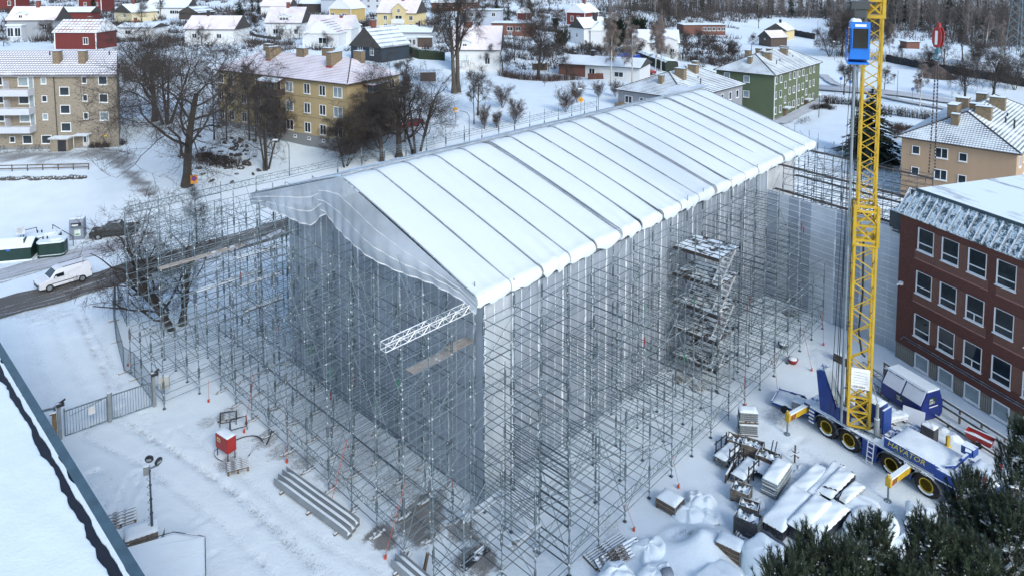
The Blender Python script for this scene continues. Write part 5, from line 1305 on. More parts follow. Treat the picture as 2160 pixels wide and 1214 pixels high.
# village garden trees
VG = [(110, 92, 62, 'apple', 'fruit tree before the grey house'), (98, 88, 50, 'small', 'slim garden tree beside the grey house wall'), (240, 44, 30, 'apple', 'gnarled fruit tree before the cream house'), (226, 88, 36, 'apple', 'snowy fruit tree right of the red barn'),
   (8, 98, 34, 'apple', 'fruit tree at the far left edge'), (300, 60, 60, 'small', 'tree between the white houses at top left'), (338, 38, 42, 'tall', 'thin tree before the long white house'), (425, 92, 44, 'apple', 'tree in front of the pale pink roof'),
   (540, 58, 34, 'round', 'roundish tree beside the snowy dark hedge bank'), (590, 82, 36, 'apple', 'pollarded tree left of the dormer house porch'), (632, 84, 34, 'apple', 'pollarded tree right of the dormer house porch'), (632, 28, 24, 'round', 'tree right of the pink roof at the top'),
   (770, 62, 22, 'round', 'shrub like tree near the yellow gable'), (905, 96, 60, 'small', 'tree behind the glazed veranda'), (1035, 150, 66, 'small', 'tree right of the large white house'), (1060, 152, 70, 'apple', 'twiggy tree behind the dark shrub row'),
   (1085, 128, 60, 'apple', 'tree beside the garden shelter'), (1165, 128, 46, 'apple', 'tree above the bungalow roof'), (1195, 168, 56, 'apple', 'tree in front of the dark brick wall'), (1120, 60, 60, 'tall', 'tree behind the brick bungalow'),
   (1330, 70, 60, 'tall', 'tree at the wood edge left of the birches'), (1400, 70, 72, 'tall', 'tall tree above the twin gabled house'), (1440, 125, 60, 'tall', 'tree between white house and brown pavilion'), (1470, 122, 62, 'tall', 'tall tree below the brown pavilion'),
   (1482, 118, 58, 'small', 'dark tree below the brown pavilion'), (1500, 124, 52, 'small', 'tree right of the pavilion basement'), (1515, 130, 40, 'apple', 'black twiggy tree left of the green block roof'), (1545, 126, 46, 'round', 'round twiggy tree above the green block roof'),
   (1585, 105, 40, 'small', 'tree left of the pale yellow cottage'), (1600, 60, 34, 'tall', 'tree at the left end of the white field'), (1750, 120, 80, 'round', 'wide brown tree right of the field'), (1775, 118, 95, 'tall', 'tall tree behind the blue cab'),
   (1800, 116, 100, 'round', 'bushy tree left of the yellow tower'), (1860, 132, 90, 'tall', 'tall tree right of the yellow tower'), (1876, 130, 95, 'birch', 'pale tree right of the yellow tower'), (1902, 128, 40, 'small', 'tree on the railway bank'),
   (1960, 150, 60, 'round', 'brown tree below the hook block'), (1990, 150, 70, 'tall', 'tree right of the hook block'), (2030, 130, 75, 'tall', 'tree beneath the jib head'), (2060, 140, 60, 'round', 'bushy tree on the far railway bank'),
   (2110, 130, 90, 'birch', 'pale tree beside the lattice pylon'), (2080, 100, 80, 'birch', 'pale tree at the wood edge on the right'), (1230, 20, 40, 'tall', 'tree behind the red house on the hill'), (1160, 26, 40, 'tall', 'tree left of the red house on the hill'),
   (690, 100, 40, 'apple', 'tree beside the triangular windows'), (1010, 104, 40, 'apple', 'shrubby tree under the grey cube house'), (470, 48, 24, 'small', 'small tree at the top beside the dark shed'), (1350, 128, 50, 'small', 'tree in front of the left twin gable'),
   (1415, 132, 44, 'apple', 'bushy tree right of the twin gabled house'), (1240, 112, 30, 'round', 'bush below the steep white house'), (1205, 84, 20, 'bush', 'bush on the hill below the red house')]
for i, (x, y, h, k, lab) in enumerate(VG):
 tree('%s_%d' % (k, 1 + i % 4), x, y, h, 'bare ' + lab, group='bare trees in the village')
# ------------------------------------------------------------------ shrub rows
def twig_row(name, label, pts, w, h, n, seed, m=M_TWIGR, cat='hedge', snow=True):
 r = random.Random(seed); P = []; Q = []; A_ = []; B_ = []
 L = [Vector((*p, 0)) for p in gp(*pts)]; o0 = L[0]; z0 = H(o0.x, o0.y)
 o = thing(name, label, cat, (o0.x, o0.y, z0))
 for i in range(n):
  t = r.random() * (len(L) - 1); k = int(t); q = L[k].lerp(L[k + 1], t - k); q = q + Vector((r.uniform(-w, w), r.uniform(-w, w), 0)) / 2
  z = H(q.x, q.y) - z0; p = Vector((q.x - o0.x, q.y - o0.y, z)); s = h * r.uniform(.3, 1)
  e = p + Vector((r.gauss(0, .22), r.gauss(0, .22), 1)) * s; P.append(p); Q.append(e); A_.append(.03); B_.append(.012)
  for _ in range(4):
   a = p.lerp(e, r.uniform(.3, 1)); b = a + Vector((r.gauss(0, 1), r.gauss(0, 1), r.gauss(.3, 1))) * h * .17; P.append(a); Q.append(b); A_.append(.018); B_.append(.01)
 V, F = np_tubes(P, Q, A_, B_, 3); inst(np_mesh('branches', V, F, m), 'branches', o); return o
twig_row('hedge', 'wiry leafless hedge along the near side of the back road', [(1735, 218), (1800, 222), (1860, 240), (1950, 252), (2025, 262)], .9, 1.9, 900, 5, M_BARK)
twig_row('hedge', 'low reddish hedge left of the apricot block', [(1885, 272), (1920, 276), (1962, 284)], 1.1, 1.1, 350, 6)
twig_row('hedge', 'dark reddish shrub row below the tall oak behind the park', [(1055, 160), (1100, 168), (1160, 172), (1220, 168)], 1.8, 1.8, 700, 7)
twig_row('hedge', 'low hedge at the foot of the brick apartment block', [(192, 312), (225, 310), (262, 305)], .9, 1.0, 260, 8, M_BARK)
twig_row('hedge', 'untidy hedge beside the pale yellow villa garden', [(710, 76), (760, 80), (800, 78)], 1.5, 1.6, 300, 9, M_BARK)
twig_row('hedge', 'dark trackside scrub below the wood', [(1760, 118), (1870, 128), (1960, 142), (2080, 160), (2200, 175)], 4, 3.2, 900, 10, M_TWIG)
twig_row('hedge', 'scrub on the slope right of the twin gabled house', [(1440, 128), (1500, 136), (1580, 128)], 4, 2.4, 500, 11, M_TWIG)
def clipped(name, label, pts, w, h, leaf, cat='hedge'):
 L = [Vector((*p, 0)) for p in gp(*pts)]; o0 = L[0]; z0 = H(o0.x, o0.y); o = thing(name, label, cat, (o0.x, o0.y, z0)); r = random.Random(len(label))
 P = []
 for a, b in zip(L[:-1], L[1:]):
  n = max(1, int((b - a).length / .7))
  for i in range(n): P.append((a.lerp(b, i / n), (b - a).normalized()))
 mb = MB(); rows = []
 for p, d in P:
  s = Vector((-d.y, d.x, 0)); z = H(p.x, p.y) - z0 - .2; j = lambda: r.uniform(-.13, .13)
  q = p - o0; q = Vector((q.x, q.y, 0)); rows.append([q - s * w / 2 + Vector((j(), j(), z)), q - s * (w / 2 + j()) + Vector((0, 0, z + h * .85)), q - s * w * .3 + Vector((0, 0, z + h + j())), q + s * w * .3 + Vector((0, 0, z + h + j())), q + s * (w / 2 + j()) + Vector((0, 0, z + h * .85)), q + s * w / 2 + Vector((j(), j(), z))])
 vs = [v for rr in rows for v in rr]; fs = []
 for i in range(len(rows) - 1):
  for k in range(5): a = i * 6 + k; fs.append((a, a + 1, a + 7, a + 6))
 mb.add(vs, fs); mb.f.append(tuple(range(6))); mb.m.append(0); mb.f.append(tuple(range(len(vs) - 6, len(vs)))[::-1]); mb.m.append(0)
 mb.build('hedge_body', leaf, o); return o
M_LEAF = mat('dark_hedge_leaf', (0.022, 0.035, 0.018), .9, snow=.35, var=.6, vscale=5, sscale=3, bmp=1.0, bscale=8)
M_LEAFS = mat('snowy_hedge_leaf', (0.03, 0.04, 0.028), .9, snow=.62, var=.6, vscale=5, sscale=2.5, bmp=1.0, bscale=8)
clipped('hedge', 'long clipped dark hedge under snow before the flat villa', [(818, 100), (850, 112), (885, 124), (945, 128)], 1.6, 2.4, M_LEAF)
clipped('hedge', 'snow laden hedge running down behind the low bungalow', [(1335, 118), (1380, 136), (1420, 152)], 3.5, 2.8, M_LEAFS)
clipped('retaining_hedge', 'dark snow edged bank below the pink roofed houses', [(516, 62), (545, 78), (590, 85)], 1.6, 1.2, mat('dark_wall_stone', (.06, .055, .05), .9, snow=.5))
clipped('fence', 'rust brown board fence in front of the low bungalow', [(1240, 168), (1290, 166), (1340, 167), (1375, 160)], .2, 1.5, mat('rust_brown_boards', (.10, .045, .032), .85, snow=.3, var=.3), 'fence')
clipped('railway_bank', 'dark retaining wall of the railway behind the road', [(1870, 130), (1960, 148), (2060, 165), (2200, 190)], .6, 2.2, mat('dark_cutting_wall', (.035, .034, .036), .9, snow=.3, var=.4), 'wall')
clipped('railway_bank', 'dark fence wall along the white field', [(1655, 72), (1720, 84)], .4, 2.4, MATS['dark_cutting_wall'], 'wall')
for lab_, pts_, w_, h_ in [('dark hedge between the red barn and the white house', [(208, 100), (250, 90), (300, 88)], 1.2, 1.6), ('twiggy hedge in front of the cream house', [(215, 56), (260, 54), (300, 50)], 1.2, 1.5), ('garden hedge left of the dormer house', [(520, 92), (560, 94), (620, 96)], 1.3, 1.5), ('shrub row below the yellow gabled house', [(700, 52), (760, 56), (795, 60)], 1.5, 1.7),
       ('shrub row beneath the grey cube house', [(960, 78), (1010, 80), (1050, 84)], 2, 2), ('shrub row between brick bungalow and oak', [(1040, 96), (1090, 104), (1150, 112)], 3, 2.2), ('shrub row above the low white bungalow', [(1160, 108), (1230, 116), (1330, 124)], 3, 2.0), ('hedge beside the steep white house', [(1220, 104), (1270, 110), (1330, 108)], 2, 2.2), ('hedge along the top left lane', [(100, 40), (140, 34), (170, 32)], 1.2, 1.4), ('twiggy scrub behind the white house at top left', [(290, 34), (350, 28), (430, 30)], 2.5, 2.2),
       ('twiggy scrub under the great oak canopy', [(420, 330), (450, 345), (500, 352)], 2.5, 1.3), ('twiggy scrub on the hill left of the red house', [(1100, 58), (1150, 66), (1180, 70)], 2.5, 2.2)]:
 twig_row('hedge', lab_, pts_, w_, h_, 420, len(lab_), M_TWIG)
# ------------------------------------------------------------------ evergreens
M_NEEDLE = mat('spruce_needles', (0.016, 0.028, 0.016), .9, snow=.12, var=.5, vscale=1.5, sscale=2.5)
def spruce_mesh(seed, H_=10.0, rad=.24, dens=26, columnar=False):
 r = random.Random(seed); V = []; F = []
 z = H_ * .04
 while z < H_ * .985:
  t = z / H_; R_ = H_ * rad * ((1 - t) ** .85 if not columnar else (1 - t ** 5) * .9) * r.uniform(.8, 1.12)
  n = 9 if not columnar else 10
  for k in range(n):
   a = r.random() * 6.283; L = R_ * r.uniform(.7, 1.15); dx, dy = math.cos(a), math.sin(a); sx, sy = -dy, dx
   droop = -.35 if not columnar else 1.4
   m = 6
   for i in range(m):
    f0 = i / m; f1 = (i + 1.4) / m
    for s in (-1, 1, 0):
     w = L * .30 * (1 - f0 * .75)
     x0 = L * f0; z_0 = z + droop * L * f0 * f0 * .9
     p = (dx * x0, dy * x0, z_0); q = (dx * L * f1, dy * L * f1, z + droop * L * f1 * f1 * .9 + r.uniform(-.02, .02) * H_)
     e = (dx * (x0 + L * .12) + sx * w * s, dy * (x0 + L * .12) + sy * w * s, z_0 - abs(s) * L * .06 + r.uniform(-.05, .03) - (L * .12 if s == 0 else 0))
     o = len(V); V += [p, q, e]; F.append((o, o + 1, o + 2))
  z += H_ / dens * r.uniform(.7, 1.2)
 return np_mesh('needle_branches', V, F, M_NEEDLE)
SPM = [spruce_mesh(1, rad=.33, dens=30), spruce_mesh(2, rad=.2), spruce_mesh(3, rad=.16), spruce_mesh(4, rad=.09, columnar=True, dens=22), spruce_mesh(5, rad=.42, dens=16, columnar=True)]
SPT = MB().tube((0, 0, 0), (0, 0, 9.6), .16, .02, 6).mesh('trunk', M_BARK)
def spruce(k, px, py, hpx, label, wide=1.0):
 g = G(px, py); s = hpx * (g.y * CP + (CAM_H - g.z) * SP) / 15000
 o = thing('spruce_tree' if k < 3 else 'evergreen_tree', label, 'tree', (g.x, g.y, g.z - .1), rnd.random() * 6)
 inst(SPT, 'trunk', o, scale=(s, s, s)); inst(SPM[k], 'needle_branches', o, scale=(s * wide, s * wide, s))
spruce(0, 1836, 338, 160, 'large dark spruce behind the yellow crane tower', 1.6)
spruce(1, 1806, 320, 100, 'smaller dark spruce left of the crane tower', 1.1)
spruce(3, 198, 36, 66, 'slim dark columnar evergreen before the tall red house')
spruce(0, 506, 46, 48, 'broad dark evergreen at the top beside the pink roof', 1.3)
spruce(2, 545, 30, 44, 'tall thin dark evergreen at the top edge')
spruce(2, 532, 26, 40, 'second thin evergreen at the top edge')
spruce(0, 1047, 22, 30, 'dark spruce left of the tiny red cottage')
spruce(1, 1072, 42, 40, 'spruce just left of the tiny red cottage')
spruce(1, 1100, 30, 44, 'tallest spruce behind the tiny red cottage')
spruce(0, 1116, 34, 46, 'spruce right of the tiny red cottage')
spruce(4, 1183, 98, 32, 'rounded dark yew beside the oak', 1.2)
spruce(4, 1300, 98, 52, 'large rounded dark evergreen between the birches', 1.35)
spruce(4, 1345, 94, 50, 'second rounded dark evergreen right of the first birch', 1.1)
spruce(0, 1676, 28, 30, 'single spruce at the wood edge above the pavilion') if False else spruce(0, 1674 - 240, 28, 36, 'single spruce at the wood edge above the pavilion')
spruce(4, 1172, 60, 20, 'low evergreen shrub beneath the red house')
# ------------------------------------------------------------------ far wood
r_ = np.random.RandomState(11)
def forest_proto(seed, kind):
 r = random.Random(seed); V = []; F = []
 H_ = 10; n = 3
 def tri(a, b, w):
  d = (Vector(b) - Vector(a)); s = d.cross(Vector((r.gauss(0, 1), r.gauss(0, 1), r.gauss(0, 1)))).normalized() * w
  o = len(V); V.extend([tuple(Vector(a) - s), tuple(Vector(a) + s), tuple(b)]); F.append((o, o + 1, o + 2))
 for k in range(2): tri((0, 0, 0), (r.uniform(-.5, .5), r.uniform(-.5, .5), H_), .12)
 if kind == 'c':
  for i in range(70):
   t = r.uniform(.15, 1); a = r.random() * 6.28; L = 2.2 * (1.05 - t); tri((0, 0, H_ * t), (math.cos(a) * L, math.sin(a) * L, H_ * t - L * .4), .35)
 else:
  for i in range(30):
   t = r.uniform(.25, 1) ** .8; a = r.random() * 6.28; L = (3.0 if kind == 'b' else 2.2) * (1.15 - t) * r.uniform(.5, 1.1) + .5
   p = (0, 0, H_ * t * .95); e = (math.cos(a) * L, math.sin(a) * L, H_ * t + L * .7); tri(p, e, .045)
   for _ in range(3):
    q = Vector(p).lerp(Vector(e), r.uniform(.4, 1)); tri(tuple(q), tuple(q + Vector((r.gauss(0, .5), r.gauss(0, .5), r.gauss(.3, .5)))), .03)
 return np.array(V), np.array(F)
FPR = [forest_proto(i, k) for i, k in enumerate('bbdddbc')]
def projpx(X, Y, Z):
 z = Z - CAM_H; d = Y * CP - z * SP; u = Y * SP + z * CP
 return 1080 + FPX * X / d, 54 - FPX * u / d
def limit(px):
 xs = [-200, 0, 300, 560, 700, 800, 900, 1050, 1130, 1190, 1260, 1300, 1400, 1440, 1560, 1580, 1740, 1760, 1850, 1960, 2060, 2200, 2400]
 ys = [-12, -10, -8, -3, -2, -2, -2, 4, 8, 3, 6, 40, 60, 34, 40, 36, 42, 90, 76, 74, 92, 100, 100]
 return np.interp(px, xs, ys)
M_WOODM = mat('wood_twigs', (0.078, 0.068, 0.062), .95, var=.4, vscale=.02)
M_WOODD = mat('wood_conifers', (0.022, 0.034, 0.024), .95, var=.4)
M_WOODB2 = mat('wood_birches', (0.22, 0.20, 0.19), .9, var=.3)
N_ = 26000
X = r_.uniform(-420, 640, N_); X[::2] = r_.uniform(60, 620, len(X[::2])); Y = 205 + 435 * r_.rand(N_) ** 1.25; Z = hgrid(X, Y)
pxs, pys = projpx(X, Y, Z)
keep = (pys < limit(pxs) + r_.uniform(-5, 5, N_)) & (pxs > -120) & (pxs < 2300) & (pys > -75)
keep &= ~((np.abs(pxs - 1900) < 60) & (pys > 72) & (pys < 112) & (r_.rand(N_) < .8))
# more trees where one looks into the near edge of the wood
X, Y, Z = X[keep], Y[keep], Z[keep]
pick = r_.randint(0, 7, len(X)); pick[(pick == 6) & (r_.rand(len(X)) < .55)] = 3
for nm, ids, m in (('bare_wood', (0, 1, 2, 3), M_WOODM), ('birch_wood', (4, 5), M_WOODB2), ('conifer_wood', (6,), M_WOODD)):
 VV = []; FF = []; off = 0
 for i in ids:
  Vp, Fp = FPR[i]; idx = np.nonzero(pick == i)[0]
  if nm == 'birch_wood': idx = idx[r_.rand(len(idx)) < .38]
  for j in idx:
   a = r_.rand() * 6.28; s = r_.uniform(.7, 1.5) * (1 if r_.rand() < .6 else .5); c, s_ = math.cos(a), math.sin(a)
   W_ = np.stack([Vp[:, 0] * c - Vp[:, 1] * s_, Vp[:, 0] * s_ + Vp[:, 1] * c, Vp[:, 2]], 1) * s + (X[j], Y[j], Z[j] - .3)
   VV.append(W_); FF.append(Fp + off); off += len(Vp)
 if VV:
  o = bpy.data.objects.new(nm, np_mesh(nm, np.concatenate(VV), np.concatenate(FF), m)); C.objects.link(o); o['kind'] = 'stuff'
print('wood trees', len(X))
# undergrowth of the wood and garden shrubs nobody could count
def clumps(nm, X, Y, m, size, seed, ntw=9):
 r = np.random.RandomState(seed); Z = hgrid(X, Y); n = len(X)
 base = np.repeat(np.stack([X, Y, Z - .1], 1), ntw, 0); s = np.repeat(size * r.uniform(.5, 1.3, n), ntw)
 d = np.stack([r.normal(0, .55, n * ntw), r.normal(0, .55, n * ntw), r.uniform(.4, 1.3, n * ntw)], 1) * s[:, None]
 w = np.stack([r.normal(0, 1, n * ntw), r.normal(0, 1, n * ntw), np.zeros(n * ntw)], 1); w = w / np.linalg.norm(w, axis=1, keepdims=True) * .05 * np.minimum(s, 2)[:, None]
 o_ = np.stack([r.normal(0, .5, n * ntw), r.normal(0, .5, n * ntw), np.zeros(n * ntw)], 1) * s[:, None] * .6
 b_ = base + o_; V = np.stack([b_ - w, b_ + w, b_ + d], 1).reshape(-1, 3); F = np.arange(len(V)).reshape(-1, 3)
 o = bpy.data.objects.new(nm, np_mesh(nm, V, F, m)); C.objects.link(o); o['kind'] = 'stuff'
N2 = 34000; X = r_.uniform(-420, 640, N2); X[::3] = r_.uniform(60, 600, len(X[::3])); Y = 200 + 380 * r_.rand(N2) ** 1.3
pxs, pys = projpx(X, Y, hgrid(X, Y)); k = (pys < limit(pxs) + 10 * r_.rand(N2) + 4) & (pxs > -100) & (pxs < 2260) & (pys > -70) & ~((pys > 40) & (np.abs(pxs - 1665) < 75)) & ~((np.abs(pxs - 1910) < 60) & (pys > 70) & (r_.rand(N2) < .7))
clumps('wood_undergrowth', X[k], Y[k], M_WOODM, 3.6, 3, 10)
N3 = 9000; px_ = r_.uniform(0, 2160, N3); X = r_.uniform(-230, 130, N3); Y = r_.uniform(125, 330, N3); pxs, pys = projpx(X, Y, hgrid(X, Y))
nz_ = vnoise(X, Y, 14, 77) * .6 + vnoise(X, Y, 5, 78) * .4
k = (pys < 150) & (pys > -5) & (pxs > -20) & (pxs < 1560) & (nz_ > .43) & ~((pxs < 260) & (pys > 90)) & ~((pys > 110) & (pxs < 1040))
for q_, (hx, hy, hd) in HOUSE_PTS.items():
 g_ = G(hx, hy); k &= (np.hypot(X - g_.x, Y - g_.y - 3) > 8.5)
clumps('garden_shrubs', X[k], Y[k], M_TWIG, 1.9, 5, 20)
# ------------------------------------------------------------------ near pines, lower right
M_PINE = mat('pine_needles', (0.032, 0.050, 0.026), .8, var=.5, vscale=1.2)
M_PINE_S = mat('pine_snow', SNOW, .7, var=.05)
def shoot_arrays(seed, snow=True):
 r = random.Random(seed); V = []; F = []; M_ = []
 L = .55
 for i in range(72):
  t = r.uniform(.05, 1); a = r.random() * 6.283; e = r.uniform(.35, .9); n = r.uniform(.11, .18)
  p = Vector((0, 0, L * t)); d = Vector((math.cos(a) * math.sin(e), math.sin(a) * math.sin(e), math.cos(e))); s = d.cross(Vector((0, 0, 1))).normalized() * .0085
  o = len(V); V += [tuple(p - s), tuple(p + s), tuple(p + d * n)]; F.append((o, o + 1, o + 2)); M_.append(0)
 o = len(V); V += [(-.012, 0, 0), (.012, 0, 0), (0, 0, L)]; F.append((o, o + 1, o + 2)); M_.append(2)
 if snow:
  for k in range(2):
   c = Vector((r.uniform(-.06, .06), r.uniform(-.06, .06), r.uniform(.02, .3))); q = r.uniform(.012, .03)
   pts = [c + Vector((q, 0, 0)), c + Vector((-q * .5, q * .8, 0)), c + Vector((-q * .5, -q * .8, 0)), c + Vector((0, 0, q * .9))]
   o = len(V); V += [tuple(x) for x in pts]; F += [(o, o + 1, o + 3), (o + 1, o + 2, o + 3), (o + 2, o, o + 3)]; M_ += [1] * 3
 return np.array(V), np.array(F), np.array(M_)
SHT = [shoot_arrays(i, i % 2 == 0) for i in range(5)]
def pine(seed, x, y, z0, h, rad, zlow, label, nb=70):
 r = random.Random(seed); h -= .75; rad *= .8; nb = int(nb * .68); o = thing('pine_tree', label, 'tree', (x, y, z0))
 MB().tube((0, 0, -.3), (0, 0, h * .6), .22, .13, 8).tube((0, 0, h * .6), (0, 0, h - .5), .13, .03, 7).build('trunk', M_BARKG, o)
 bs = []; VV = []; FF = []; MM = []; off = 0
 def put(p, d, s):
  nonlocal off
  Vp, Fp, Mp = SHT[r.randrange(5)]; q = Vector(d).to_track_quat('Z', 'Y').to_matrix() @ Matrix.Rotation(r.random() * 6.28, 3, 'Z')
  VV.append(Vp @ np.array(q).T * s + np.array(p)); FF.append(Fp + off); MM.append(Mp); off += len(Vp)
 for i in range(nb):
  t = i / nb; z = zlow + (h - zlow) * (t ** .8); a = i * 2.4 + r.uniform(-.4, .4); L = rad * (max(0.0, 1 - t) ** .75 + .10) * r.uniform(.75, 1.1)
  p = Vector((0, 0, z - L * .15)); d = Vector((math.cos(a), math.sin(a), .18 + t * .7)).normalized(); n = 7
  for k in range(n):
   d = (d + Vector((r.gauss(0, .07), r.gauss(0, .07), .07))).normalized(); q = p + d * L / n
   bs.append((p, q, .05 * (1 - k / n) + .015, .05 * (1 - (k + 1) / n) + .012))
   if k >= 1:
    for _ in range(3 if k < n - 1 else 5):
     sd = (d + Vector((r.gauss(0, .7), r.gauss(0, .7), r.gauss(.1, .3)))).normalized(); e = q + sd * r.uniform(.15, .45); bs.append((q, e, .014, .009))
     ud = (sd * .55 + Vector((0, 0, 1)) + Vector((r.gauss(0, .18), r.gauss(0, .18), 0))).normalized()
     put(e, ud, r.uniform(.75, 1.15))
   p = q
  put(p, (d + Vector((0, 0, 1.2))).normalized(), 1.2)
 sn = MB()
 for a_, b_, c_, d_ in bs:
  if r.random() < .7: sn.bar(a_ + Vector((0, 0, c_ + .015)), b_ + Vector((0, 0, d_ + .015)), r.uniform(.03, .09), .04)
 sn.build('branch_snow', M_SNOW, o)['kind'] = 'stuff'
 inst(seg_mesh('branches', bs, 4, M_BARKG), 'branches', o)
 inst(np_mesh('needle_tufts', np.concatenate(VV), np.concatenate(FF), [M_PINE, M_PINE_S, M_WOODB], mi=np.concatenate(MM)), 'needle_tufts', o)
for sd, px, py, Yd, rad, dep, lab, nb in [(1, 2178, 892, 24.0, 2.3, 7, 'tallest near pine at the right edge', 80), (2, 2052, 992, 22.0, 1.5, 6, 'pine tip left of the tallest near pine', 52), (3, 1838, 1084, 19.5, 1.1, 4, 'slim topped pine in front of the snow covered stacks', 40),
           (4, 1965, 1088, 19.8, .9, 4, 'pine between the slim topped one and the taller right ones', 44), (5, 1724, 1120, 18.8, .8, 3.5, 'pine top near the bottom edge left of the slim topped one', 34), (6, 2130, 1050, 21.0, 2.1, 6, 'dense pine at the bottom right', 80), (7, 2048, 1135, 19.5, 1.6, 4, 'dense pine below the pine tip', 60),
           (8, 1785, 1150, 18.5, 1.1, 3, 'low pine at the bottom edge under the slim topped one', 40), (9, 1660, 1168, 18.0, .7, 3, 'small pine tip farthest left at the bottom edge', 28), (10, 1915, 1188, 18.8, 1.1, 3.0, 'low dense pine at the bottom edge', 52)]:
 top = atY(px, py, Yd); pine(sd, top.x, top.y, 0, top.z, rad, top.z - dep, lab, nb)
# ------------------------------------------------------------------ mobile tower crane
def txt(s, size, m, parent, loc, rot, name='lettering', shear=0.0, ext=0.006, xs=1.0, spacing=1.0):
 cu = bpy.data.curves.new(name, 'FONT'); cu.body = s; cu.size = size; cu.extrude = ext; cu.align_x = 'LEFT'; cu.shear = shear; cu.space_character = spacing; cu.resolution_u = 2
 tmp = bpy.data.objects.new('tmp_text', cu); C.objects.link(tmp); dg = bpy.context.evaluated_depsgraph_get(); me = bpy.data.meshes.new_from_object(tmp.evaluated_get(dg)); bpy.data.objects.remove(tmp)
 me.materials.clear(); me.materials.append(m); me.name = name
 return inst(me, name, parent, loc, rot, (xs, 1, 1))
M_CBLUE = mat('crane_blue', (0.012, 0.05, 0.24), .4, snow=.5, var=.18, vscale=1.5, sscale=1.2)
M_CYEL = mat('crane_yellow', (0.50, 0.33, 0.02), .45, snow=.25, var=.22, vscale=1.2, sscale=2.5)
M_RIM = mat('wheel_rim_yellow', (0.50, 0.34, 0.02), .5, var=.2)
M_TYRE = mat('tyre_rubber', (0.012, 0.012, 0.013), .85, snow=.25, var=.3, sscale=4)
M_BLUEC = mat('cab_blue', (0.01, 0.17, 0.62), .35, var=.08)
M_DGREY = mat('dark_machine_grey', (0.05, 0.06, 0.065), .5, snow=.4, var=.2)
M_MGREY = mat('mid_grey_paint', (0.20, 0.23, 0.24), .6, snow=.6, var=.2)
M_RED = mat('red_paint', (0.32, 0.022, 0.02), .5, snow=.15, var=.15)
M_STR_R = mat('stripe_red', (0.4, 0.03, 0.02), .5, var=.1); M_STR_W = mat('stripe_white', (0.7, 0.7, 0.68), .5, var=.1)
w1 = onz(1742, 922); w4 = onz(1950, 1046); dC = (w4 - w1).normalized(); rzC = math.atan2(dC.y, dC.x)
CR_ = thing('mobile_crane', 'blue and yellow mobile tower crane with tall lattice mast parked in the snowy yard', 'crane', (w1.x, w1.y, 0), rzC)
Wd = 2.5; X0, X1 = -1.2, 7.75
MB().box((X0, .35, .75), (X1, Wd - .35, 1.35)).build('frame', M_CBLUE, CR_)
MB().box((X0, 0, 1.36), (X1, Wd, 1.5)).build('deck', M_CBLUE, CR_)
wheel = MB().lathe([(.34, -.02), (.62, -.03), (.7, .02), (.73, .12), (.73, .32), (.68, .40), (.34, .40)], 28, axis='y')
tyre = wheel.mesh('tyre', M_TYRE, True)
rimm = MB().lathe([(.12, .0), (.14, .08), (.2, .13), (.30, .10), (.34, -.035), (.38, -.045), (.40, -.02)], 24, axis='y')
for k in range(8): a = k * math.pi / 4; rimm.box((.23 * math.cos(a) - .02, .02, .23 * math.sin(a) - .02), (.23 * math.cos(a) + .02, .09, .23 * math.sin(a) + .02))
rimm = rimm.mesh('rim', M_RIM); treads = MB()
for k in range(28):
 a = k * 2 * math.pi / 28; c, s = math.cos(a), math.sin(a); treads.bar((c * .74, .06, s * .74), (c * .74, .36, s * .74), .05, .03, up=(c, 0, s))
treads = treads.mesh('tread_block', M_TYRE)
snowr = MB().lathe([(.39, -.05), (.45, -.075), (.52, -.05), (.45, -.03)], 24, axis='y')
snm = MB()
for k in range(10):
 a0 = -2.6 + k * .2; snm.bar((math.cos(a0) * .46, -.05, math.sin(a0) * .46), (math.cos(a0 + .22) * .46, -.05, math.sin(a0 + .22) * .46), .09, .05, up=(0, 1, 0))
snm = snm.mesh('wheel_snow', M_SNOW)
for x in (0, 1.53, 4.2, 6.2):
 for y, rz in ((0.02, 0), (Wd - .02, math.pi)):
  w_ = inst(tyre, 'wheel', CR_, (x, y, .72), (0, 0, rz)); inst(rimm, 'rim', w_); inst(treads, 'tread', w_)
  if y < 1: inst(snm, 'wheel_snow', w_)
 # arch over the near wheel
 am = MB()
 for k in range(8):
  a0 = math.pi * k / 8; a1 = math.pi * (k + 1) / 8
  am.bar((x + .84 * math.cos(a0), .12, .72 + .7 * math.sin(a0) - .02), (x + .84 * math.cos(a1), .12, .72 + .7 * math.sin(a1) - .02), .5, .04, up=(0, 0, 1))
 am.build('mudguard', M_DGREY, CR_)
def panel_(x0, x1, z0=.55, z1=1.358, y=-.02, nm='side_panel', m=M_CBLUE): return MB().box((x0, y, z0), (x1, .34, z1)).build(nm, m, CR_)
panel_(-1.18, -.82); panel_(2.4, 3.3); panel_(4.98, 5.36); panel_(2.42, 3.28, .3, .548)
for k in range(4): MB().box((-1.24, -.03, .45 + k * .24), (-.86, -.022, .55 + k * .24)).build('rear_step', M_WHITE, CR_)
MB().box((X0 + .02, -.035, 1.44), (X1 - .02, -.002, 1.502)).build('deck_edge_snow', M_SNOW, CR_)
def slab(name, m, a, b, parent, seed=0, amp=.05, n=10, th=None):
 """a snow layer with a soft uneven top"""
 r = random.Random(seed); x0, y0, z0 = a; x1, y1, z1 = b; ph = [r.random() * 6 for _ in range(4)]
 def fn(s, t):
  e = min(s, 1 - s, t, 1 - t); k = 1 - math.exp(-e * 14)
  z = z0 + .01 + (z1 - z0) * k + amp * k * (math.sin(s * 7 + ph[0]) * math.sin(t * 5 + ph[1]) * .6 + math.sin(s * 17 + ph[2] + t * 9) * .25)
  j = .02 * math.sin(s * 40 + ph[3]) * (e < .01)
  return (x0 + (x1 - x0) * s, y0 + (y1 - y0) * t + j, z)
 return MB().grid(fn, n * 2, n).build(name, m, parent, smooth=True)
